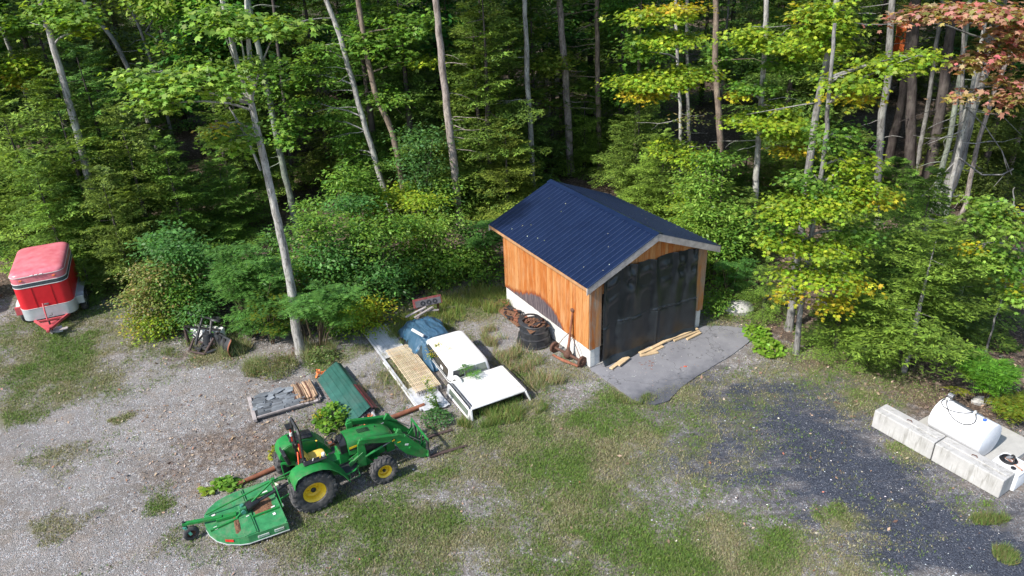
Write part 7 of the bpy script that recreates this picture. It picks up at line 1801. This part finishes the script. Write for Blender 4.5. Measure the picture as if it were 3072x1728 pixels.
shrub('bush', 'dark undergrowth bush between the sumac and the tan-leaved bush', (-12.064, 27.585), [((-11.93, 28.3, 0.93, 0.92, 0.69, 0.52), DG, .12, OV, 190), ((-12.53, 29.0, 1.55, 0.93, 0.69, 0.44), GR, .12, OV, 180)])
shrub('bush', 'dark bush in the shade behind the big pale trunk', (-10.274, 29.632), [((-9.5, 28.6, 2.33, 0.99, 0.74, 0.5), DG, .12, OV, 200), ((-9.6, 27.6, 1.71, 0.81, 0.61, 0.45), GR, .12, OV, 180)])
# low leafy plants
def leafy_patch(name, label, cx, cy, rx, ry, n, size, pal, h=.22, cat='plant', shape=None, yellow=None):
    t_ = thing(name, label, cat, (cx, cy, 0))
    th = rng.uniform(0, 2 * PI, n); r = np.sqrt(rng.random(n))
    ex_ = .62 + .75 * fbm(np.cos(th) * 1.6 + cx, np.sin(th) * 1.6 + cy, 55); lump = .35 + 1.3 * fbm(r * np.cos(th) * 2.2 + cx, r * np.sin(th) * 2.2 + cy, 56)
    P = np.stack([rx * ex_ * r * np.cos(th), ry * ex_ * r * np.sin(th), h * lump * (1 - .55 * r ** 2) * rng.uniform(.25, 1.15, n)], 1)
    N = np.array([0, 0, 1.0]) + rng.normal(0, .35, (n, 3)); U = rng.normal(0, 1, (n, 3))
    V, c = leafset(P, N, U, size * rng.uniform(.7, 1.25, n), OVATE if shape is None else shape, pick(pal, n), aspect=1.35)
    me_ = fastmesh('leaves', V, V.shape[1], c, M['leaf']); link('leaves', me_, t_)
    m = MB()
    for k in range(10):
        a = random.uniform(0, 6.28); m.tube([(.15 * math.cos(a) * rx, .15 * math.sin(a) * ry, -.02), (.7 * rx * math.cos(a), .7 * ry * math.sin(a), h * .5)], [.012, .006], 4)
    m.build('stem', M['bark'], t_).color = (.2, .25, .1, 1)
    return t_
def wpatch(name, label, e, n, size, pal, h, **k):
    return leafy_patch(name, label, e[0], e[1], e[2], e[3], n, size, pal, h, **k)
wpatch('squash_plant', 'bright green broad-leaved plant between the apron and the front maple', (8.85, 23.21, 0.51, 0.71), 170, .12, [(.16, .30, .03), (.20, .34, .04)], .22)
wpatch('squash_plant', 'larger lower patch of the bright broad-leaved plant near the apron', (8.97, 22.25, 0.58, 0.67), 200, .12, [(.17, .32, .03), (.20, .34, .04)], .22)
wpatch('burdock', 'bushy light green plant behind the tractor hood', (-5.9, 19.17, 0.56, 0.7), 330, .10, [(.10, .24, .03), (.14, .29, .035), (.16, .28, .03)], .40)
wpatch('burdock', 'broad-leaved weeds along the rusty pipe beside the mower deck', (-8.31, 16.37, 0.48, 0.26), 110, .11, [(.12, .26, .03), (.16, .30, .04)], .22)
wpatch('burdock', 'pair of yellow-green leaves left of the mower deck', (-8.78, 16.1, 0.23, 0.16), 22, .12, [(.20, .28, .03)], .14)
wpatch('weed', 'yellow-leaved weed beside the far rear tractor wheel', (-7.22, 17.52, 0.19, 0.25), 46, .08, [(.32, .30, .04), (.20, .24, .03)], .35)
wpatch('weed', 'green weed clump between the ramp end and the truck canopy', (-2.48, 18.97, 0.5, 0.49), 420, .055, [(.06, .15, .05), (.08, .18, .05)], .32)
wpatch('weed', 'light green weed under the far end of the slate pallet', (-6.86, 22.79, 0.0, 0.0)[:2] + (.6, .4), 260, .06, [(.12, .20, .06), (.15, .2, .06)], .45)
wpatch('weed', 'brownish weeds round the far side of the slate stack', (-8.48, 22.16, 0.86, 0.77), 600, .05, [(.15, .16, .06), (.10, .15, .05), (.2, .17, .09)], .45)
def goldenrod(label, base, pts, pal_top):
    t_ = thing('goldenrod', label, 'plant', (*base, 0)); m = MB(); Vs, Cs = [], []
    for p in pts:
        q_ = (p[0] - base[0], p[1] - base[1], p[2]); m.tube([(q_[0] * .2, q_[1] * .2, 0), (q_[0] * .6, q_[1] * .6, q_[2] * .6), q_], [.012, .010, .006], 5)
        n = 46; f = rng.random(n); P = np.stack([q_[0] * (.2 + .8 * f), q_[1] * (.2 + .8 * f), q_[2] * f], 1); a = rng.uniform(0, 6.28, n)
        U = np.stack([np.cos(a), np.sin(a), .1 * np.ones(n)], 1); V, c = leafset(P + U * .07, np.tile([0, 0, 1.0], (n, 1)), U, .085 * np.ones(n), KITE, pick([(.06, .15, .03), (.09, .18, .03)], n), aspect=.5); Vs.append(V); Cs.append(c)
        n = 60; P = np.array(q_) + rng.normal(0, 1, (n, 3)) * np.array([.10, .10, .05]); V, c = leafset(P, rng.normal(0, 1, (n, 3)) + np.array([0, 0, 1]), rng.normal(0, 1, (n, 3)), .028 * np.ones(n), KITE, pick(pal_top, n)); Vs.append(V); Cs.append(c)
    m.build('stem', M['bark'], t_).color = (.15, .2, .08, 1); link('foliage', fastmesh('foliage', np.concatenate(Vs), 4, np.concatenate(Cs), M['leaf']), t_)
GD = [(.62, .48, .02), (.5, .42, .03)]
goldenrod('goldenrod in flower in front of the windowed truck canopy', (-2.905, 22.491), [(*(-2.892, 21.706), .75), (*(-2.675, 22.174), .8), (*(-2.513, 21.679), .7), (*(-2.319, 21.916), .75), (*(-2.852, 22.458), .6)], GD)
goldenrod('tall leafy goldenrod stem growing through the near end of the ramp', (-2.43, 19.534), [(*(-2.867, 19.933), .9), (*(-2.687, 19.623), .8), (*(-2.793, 19.513), .5)], [(.3, .32, .05)])
goldenrod('yellow flowering weed beside the bushy plant behind the tractor', (-6.366, 19.138), [(*(-6.207, 18.877), .5)], GD)
sumac('sumac', 'sumac seedling growing between the two truck canopies', (-1.652, 21.039), [(*(-1.633, 20.755), .75), (*(-1.402, 20.609), .6)], SU, .34, cat='plant', nfr=8)

# ------------------------------------------------------------------ the wood behind
random.seed(77)
rows = [(35.5, 4.1), (39.5, 3.7), (44, 3.5), (49.5, 3.7), (56, 3.9), (64, 4.3), (74, 4.8), (86, 5.5), (100, 6.0)]
def in_gap(x, y):      # the open dark stand of bare trunks at the right, and the lit strip by the shed
    if y < 50 and .46 * y < x < .58 * y: return True
    return False
ids = [0]
for y0, stp in rows:
    xh = .80 * y0 + 6
    x = -xh
    while x < xh:
        xx = x + random.uniform(-.33, .33) * stp; yy = y0 + random.uniform(-1.8, 1.8)
        x += stp
        if yy < tree_edge(xx) + 5.0: continue
        if any(abs(xx / yy - q_[1][0] / q_[1][1]) < .040 and yy < q_[0][1] + 1.2 for q_ in NAMED): continue
        if in_gap(xx, yy):
            if random.random() < .55:
                r = random.uniform(.09, .20); p = [(xx, yy, 0, r), (xx + random.uniform(-.5, .5), yy, 8, r * .8), (xx + random.uniform(-1, 1), yy, 17, r * .55)]
                tree('pine_tree', 'dark bare trunk standing in the open gap of the wood at the right', p, DARK if random.random() < .8 else BROWN, canopy=CAN2, seed=int(xx * 13 + yy) % 97, group='bare trunks in the right gap')
            continue
        k = random.random()
        side_ = 'left' if xx < -.22 * yy else ('right' if xx > .24 * yy else 'middle')
        lab_d = (' far back in the %s of the wood' if y0 > 50 else ' behind the front trees in the %s of the wood') % side_
        if k < .60:
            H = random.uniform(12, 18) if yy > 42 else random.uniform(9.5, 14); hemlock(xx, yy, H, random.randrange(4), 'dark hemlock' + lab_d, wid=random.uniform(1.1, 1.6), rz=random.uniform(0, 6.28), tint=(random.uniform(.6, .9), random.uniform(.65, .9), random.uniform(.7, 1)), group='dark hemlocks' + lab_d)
        elif k < .93:
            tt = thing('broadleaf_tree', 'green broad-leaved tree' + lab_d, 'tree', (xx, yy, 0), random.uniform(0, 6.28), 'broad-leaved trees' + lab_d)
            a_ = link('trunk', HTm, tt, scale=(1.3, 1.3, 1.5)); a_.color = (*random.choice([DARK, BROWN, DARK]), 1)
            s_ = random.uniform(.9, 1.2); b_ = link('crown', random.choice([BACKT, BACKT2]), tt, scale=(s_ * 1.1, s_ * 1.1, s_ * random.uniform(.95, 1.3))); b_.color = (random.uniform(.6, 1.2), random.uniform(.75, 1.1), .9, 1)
        else:
            r = random.uniform(.08, .17); p = [(xx, yy, 0, r), (xx + random.uniform(-.6, .6), yy, 8, r * .8), (xx + random.uniform(-1.4, 1.4), yy, 17, r * .5)]
            tree('pine_tree', 'bare-stemmed pine' + lab_d, p, random.choice([DARK, BROWN, DARK]), canopy=CAN2, seed=int(xx * 17 + yy) % 89, group='bare-stemmed pines' + lab_d, deadlimbs=3, dead_side=0)

# ------------------------------------------------------------------ grass, stones, dead leaves
def view_pts(n, y0=10.5, y1=30.0):
    y = y0 + (y1 - y0) * rng.random(n) ** 1.15; x = rng.uniform(-1, 1, n) * (.74 * y + 2.0) + .0
    return x, y
n = 560000
x, y = view_pts(n)
g_, l_, a_, p_ = masks(x, y)
fine = fbm(x * 3.2, y * 3.2, 61)
keep = rng.random(n) < np.clip((g_ * 1.25 - .04) * (.40 + 1.1 * fine), 0, 1) * (1 - .75 * a_)
def clear(x, y):
    """no plants through the shed, the apron and the pad"""
    c, s = math.cos(SYAW), math.sin(SYAW); u = (x - SX) * c + (y - SY) * s; v = -(x - SX) * s + (y - SY) * c
    a = (u > -.05) & (u < 6.0) & (v > -2.3) & (v < L_ + .1) & ((v > -.1) | (u < 5.2))
    c, s = math.cos(BYAW), math.sin(BYAW); u = (x - BX) * c + (y - BY) * s; v = -(x - BX) * s + (y - BY) * c
    return ~a & ~((u > -.0) & (u < 4.6) & (v > 0.0) & (v < 2.1))
keep &= clear(x, y)
x, y, g1, fine = x[keep], y[keep], g_[keep], fine[keep]
n = len(x)
nb = 3
X = np.repeat(x, nb) + rng.normal(0, .02, n * nb); Y = np.repeat(y, nb) + rng.normal(0, .02, n * nb); G1 = np.repeat(g1, nb)
tall = np.clip((G1 - .45) * 1.2, 0, 1)
h = (.02 + .038 * rng.random(n * nb)) * (1 + .8 * tall)
a = rng.uniform(0, 2 * PI, n * nb); w = .007 + .005 * rng.random(n * nb)
lean = h * rng.uniform(.3, 1.3, n * nb); la = rng.uniform(0, 2 * PI, n * nb)
V = np.zeros((n * nb, 3, 3), np.float32)
V[:, 0] = np.stack([X - w * np.cos(a), Y - w * np.sin(a), -.01 + 0 * X], 1); V[:, 1] = np.stack([X + w * np.cos(a), Y + w * np.sin(a), -.01 + 0 * X], 1)
V[:, 2] = np.stack([X + lean * np.cos(la), Y + lean * np.sin(la), h], 1)
dry = np.repeat(fbm(x * .8 + 40, y * .8, 71), nb) + rng.normal(0, .10, n * nb) - .25 * tall
cg = pick([(.14, .235, .045), (.18, .27, .055), (.10, .18, .038)], n * nb); cd = pick([(.38, .34, .22), (.30, .28, .16), (.25, .26, .11)], n * nb)
m_ = np.clip((dry - .40) / .16, 0, 1)[:, None]
go = link('grass', fastmesh('grass', V, 3, cg * (1 - m_) + cd * m_, M['grass']))
tag(go, 'patchy short grass growing through the gravel of the yard', 'grass', kind='stuff')

def tall_weeds(label, areas, n, hh, pal, seed_w=.006):
    Vs, Cs = [], []
    for (cx, cy, rx, ry) in areas:
        k = n; th = rng.uniform(0, 2 * PI, k); r = np.sqrt(rng.random(k)); px = cx + rx * r * np.cos(th); py = cy + ry * r * np.sin(th)
        ok = clear(px, py) & (fbm(px * 2.4, py * 2.4, 91) > .40 + .12 * rng.random(k)); px, py = px[ok], py[ok]; k = len(px)
        h = hh * rng.uniform(.4, 1.1, k); a = rng.uniform(0, 2 * PI, k); la = rng.uniform(0, 2 * PI, k); ln = h * rng.uniform(.15, .8, k); w = seed_w * rng.uniform(.7, 1.5, k)
        V = np.zeros((k, 3, 3), np.float32)
        V[:, 0] = np.stack([px - w * np.cos(a), py - w * np.sin(a), 0 * px], 1); V[:, 1] = np.stack([px + w * np.cos(a), py + w * np.sin(a), 0 * px], 1)
        V[:, 2] = np.stack([px + ln * np.cos(la), py + ln * np.sin(la), h], 1); Vs.append(V); Cs.append(pick(pal, k, .25))
    o = link('weeds', fastmesh('weeds', np.concatenate(Vs), 3, np.concatenate(Cs).astype(np.float32), M['grass'])); tag(o, label, 'weeds', kind='stuff')
tall_weeds('dry brown and green weeds between the truck canopies and the shed', [(0.31, 22.01, 0.67, 0.71), (-0.28, 22.84, 0.49, 0.91), (0.96, 20.81, 0.67, 0.56), (-0.86, 23.84, 0.36, 0.68)], 1700, .40, [(.40, .33, .20), (.24, .28, .11), (.38, .26, .16), (.18, .27, .07), (.46, .40, .26), (.2, .3, .08)])
tall_weeds('green weeds under and in front of the flat truck canopy', [(-0.14, 19.38, 1.14, 0.46), (-0.64, 19.0, 1.0, 0.41), (-1.26, 18.74, 0.62, 0.28)], 1800, .34, [(.11, .22, .04), (.16, .25, .05), (.28, .26, .10)])
tall_weeds('sparse dry weeds between the green roofing and the ramp', [(-4.64, 21.78, 0.7, 1.12), (-3.81, 20.53, 0.47, 0.91), (-3.86, 22.19, 0.42, 0.64), (-5.3, 20.75, 0.34, 0.92)], 650, .28, [(.34, .30, .17), (.22, .23, .09), (.36, .31, .18)])
tall_weeds('mixed green weeds on the bank behind the tarp heap', [(-1.78, 27.24, 1.82, 1.05), (-3.29, 25.57, 1.42, 1.27), (-4.13, 24.72, 0.61, 1.2), (-0.8, 26.64, 0.81, 1.01)], 4200, .40, [(.17, .27, .05), (.24, .29, .06), (.13, .22, .04), (.3, .27, .10)])
tall_weeds('dry grass clump behind the slate stack', [(-8.51, 22.29, 0.86, 0.72), (-7.19, 23.37, 0.67, 0.69), (-9.23, 22.34, 0.43, 0.52), (-10.37, 23.74, 0.61, 0.57)], 1500, .48, [(.24, .29, .11), (.18, .25, .08), (.32, .29, .16)])
tall_weeds('undergrowth weeds along the forest edge', [(-11.11, 24.66, 0.94, 0.66), (-12.19, 23.88, 0.92, 0.57), (7.62, 24.31, 0.88, 0.47), (3.84, 19.64, 0.76, 0.3), (11.77, 13.89, 0.59, 0.16), (11.21, 17.63, 0.46, 0.44), (11.57, 12.74, 0.28, 0.3)], 1300, .22, [(.17, .23, .06), (.25, .23, .10), (.11, .19, .04)])

def bits(name, label, n, size, pal, weight, thick=True, y1=30.0, asp=1.5):
    x, y = view_pts(n, 10.5, y1); g_, l_, a_, p_ = masks(x, y)
    keep = (rng.random(n) < np.clip(weight(g_, l_, a_, p_, x, y), 0, 1)) & clear(x, y)
    x, y = x[keep], y[keep]; k = len(x)
    s = size * np.exp(rng.normal(0, .35, k))
    c = pick(pal, k, .15)
    if thick:   # little stones: squashed octahedra (8 triangles)
        d = np.array([[1, 0, 0], [0, 1, 0], [-1, 0, 0], [0, -1, 0], [0, 0, 1], [0, 0, -1]], float)
        a = rng.uniform(0, 2 * PI, k); ca, sa = np.cos(a), np.sin(a)
        q_ = d[None] * np.stack([s, s * rng.uniform(.5, .95, k), s * rng.uniform(.4, .7, k)], 1)[:, None, :] * (1 + rng.normal(0, .15, (k, 6, 1)))
        vx = q_[..., 0] * ca[:, None] - q_[..., 1] * sa[:, None] + x[:, None]; vy = q_[..., 0] * sa[:, None] + q_[..., 1] * ca[:, None] + y[:, None]; vz = q_[..., 2] + (.2 * s)[:, None]
        W = np.stack([vx, vy, vz], -1)
        F = [(0, 1, 4), (1, 2, 4), (2, 3, 4), (3, 0, 4)]
        V = np.concatenate([W[:, f, :] for f in F], 0); C_ = np.concatenate([c] * 4, 0)
    else:
        th = rng.uniform(0, 2 * PI, k)
        V, C_ = leafset(np.stack([x, y, .012 + 0 * x + s * .2], 1), np.array([0, 0, 1.0]) + rng.normal(0, .35, (k, 3)), np.stack([np.cos(th), np.sin(th), 0 * th], 1), s, KITE, c, aspect=asp, curl=.3)
    o = link(name, fastmesh(name, V, V.shape[1], C_.astype(np.float32), M['bits'])); tag(o, label, name, kind='stuff')
bits('gravel', 'loose pale gravel stones scattered over the yard', 52000, .0135, [(.48, .48, .48), (.36, .36, .365), (.24, .235, .23), (.34, .29, .26), (.58, .575, .57)], lambda g, l, a, p, x, y: (.30 + .7 * p) * (1 - .9 * a) * (1 - .85 * l) * (1 - .9 * np.clip(g * 1.6, 0, 1)), y1=29)
bits('stone_chips', 'small light stones sprinkled on the dark drive', 9000, .014, [(.55, .55, .55), (.40, .42, .46), (.28, .30, .35)], lambda g, l, a, p, x, y: a * .3, y1=24)
bits('fallen_leaves', 'tan and brown dead leaves scattered on the ground', 42000, .036, [(.27, .18, .12), (.20, .13, .09), (.33, .24, .17), (.14, .09, .07), (.40, .31, .23)], lambda g, l, a, p, x, y: .03 + .85 * l, thick=False, y1=33, asp=1.2)
bits('pale_leaves', 'a few cream and red fallen leaves on the grass and drive', 320, .042, [(.60, .54, .42), (.52, .48, .34), (.36, .14, .09), (.38, .24, .16)], lambda g, l, a, p, x, y: .35, thick=False, y1=24, asp=1.3)
# leaves on the roof and the apron
k = 22
u = rng.uniform(-OG + .2, L_ + .3, k); s = rng.uniform(.2, slen - .2, k); side = np.where(rng.random(k) < .7, -1, 1)
P = np.stack([W_ / 2 + side * s * math.cos(sl), u, 4.5165 - s * math.sin(sl) + .030], 1)
N = np.stack([side * math.sin(sl), 0 * u, np.full(k, math.cos(sl))], 1)
V, C_ = leafset(P, N, rng.normal(0, 1, (k, 3)), rng.uniform(.015, .034, k), KITE, pick([(.7, .68, .62), (.6, .58, .4), (.5, .52, .3)], k), aspect=1.2)
o = link('roof_leaves', fastmesh('roof_leaves', V, 4, C_, M['bits']), None, loc=(SX, SY, 0), rot=(0, 0, SYAW)); tag(o, 'scattered pale leaves lying on the navy roof', 'fallen leaves', kind='stuff')
k = 120
P = np.stack([rng.uniform(.3, 5.2, k), rng.uniform(-2.1, -.3, k), np.full(k, .034)], 1)
P[:14, :2] = np.array([1.75, -.95]) + rng.normal(0, .16, (14, 2)); P[14:19, :2] = np.array([2.75, -1.75]) + rng.normal(0, .05, (5, 2))
cc_ = pick([(.55, .53, .5), (.4, .38, .34), (.3, .2, .14)], k); cc_[:14] = (.20, .09, .06); cc_[14:19] = (.50, .08, .03)
V, C_ = leafset(P, np.tile([0, 0, 1.0], (k, 1)) + rng.normal(0, .2, (k, 3)), rng.normal(0, 1, (k, 3)), np.concatenate([np.full(19, .06), rng.uniform(.012, .025, k - 19)]), KITE, cc_, aspect=1.2)
o = link('apron_leaves', fastmesh('apron_leaves', V, 4, C_, M['bits']), None, loc=(SX, SY, 0), rot=(0, 0, SYAW)); tag(o, 'dead leaves and pebbles on the grey apron', 'fallen leaves', kind='stuff')
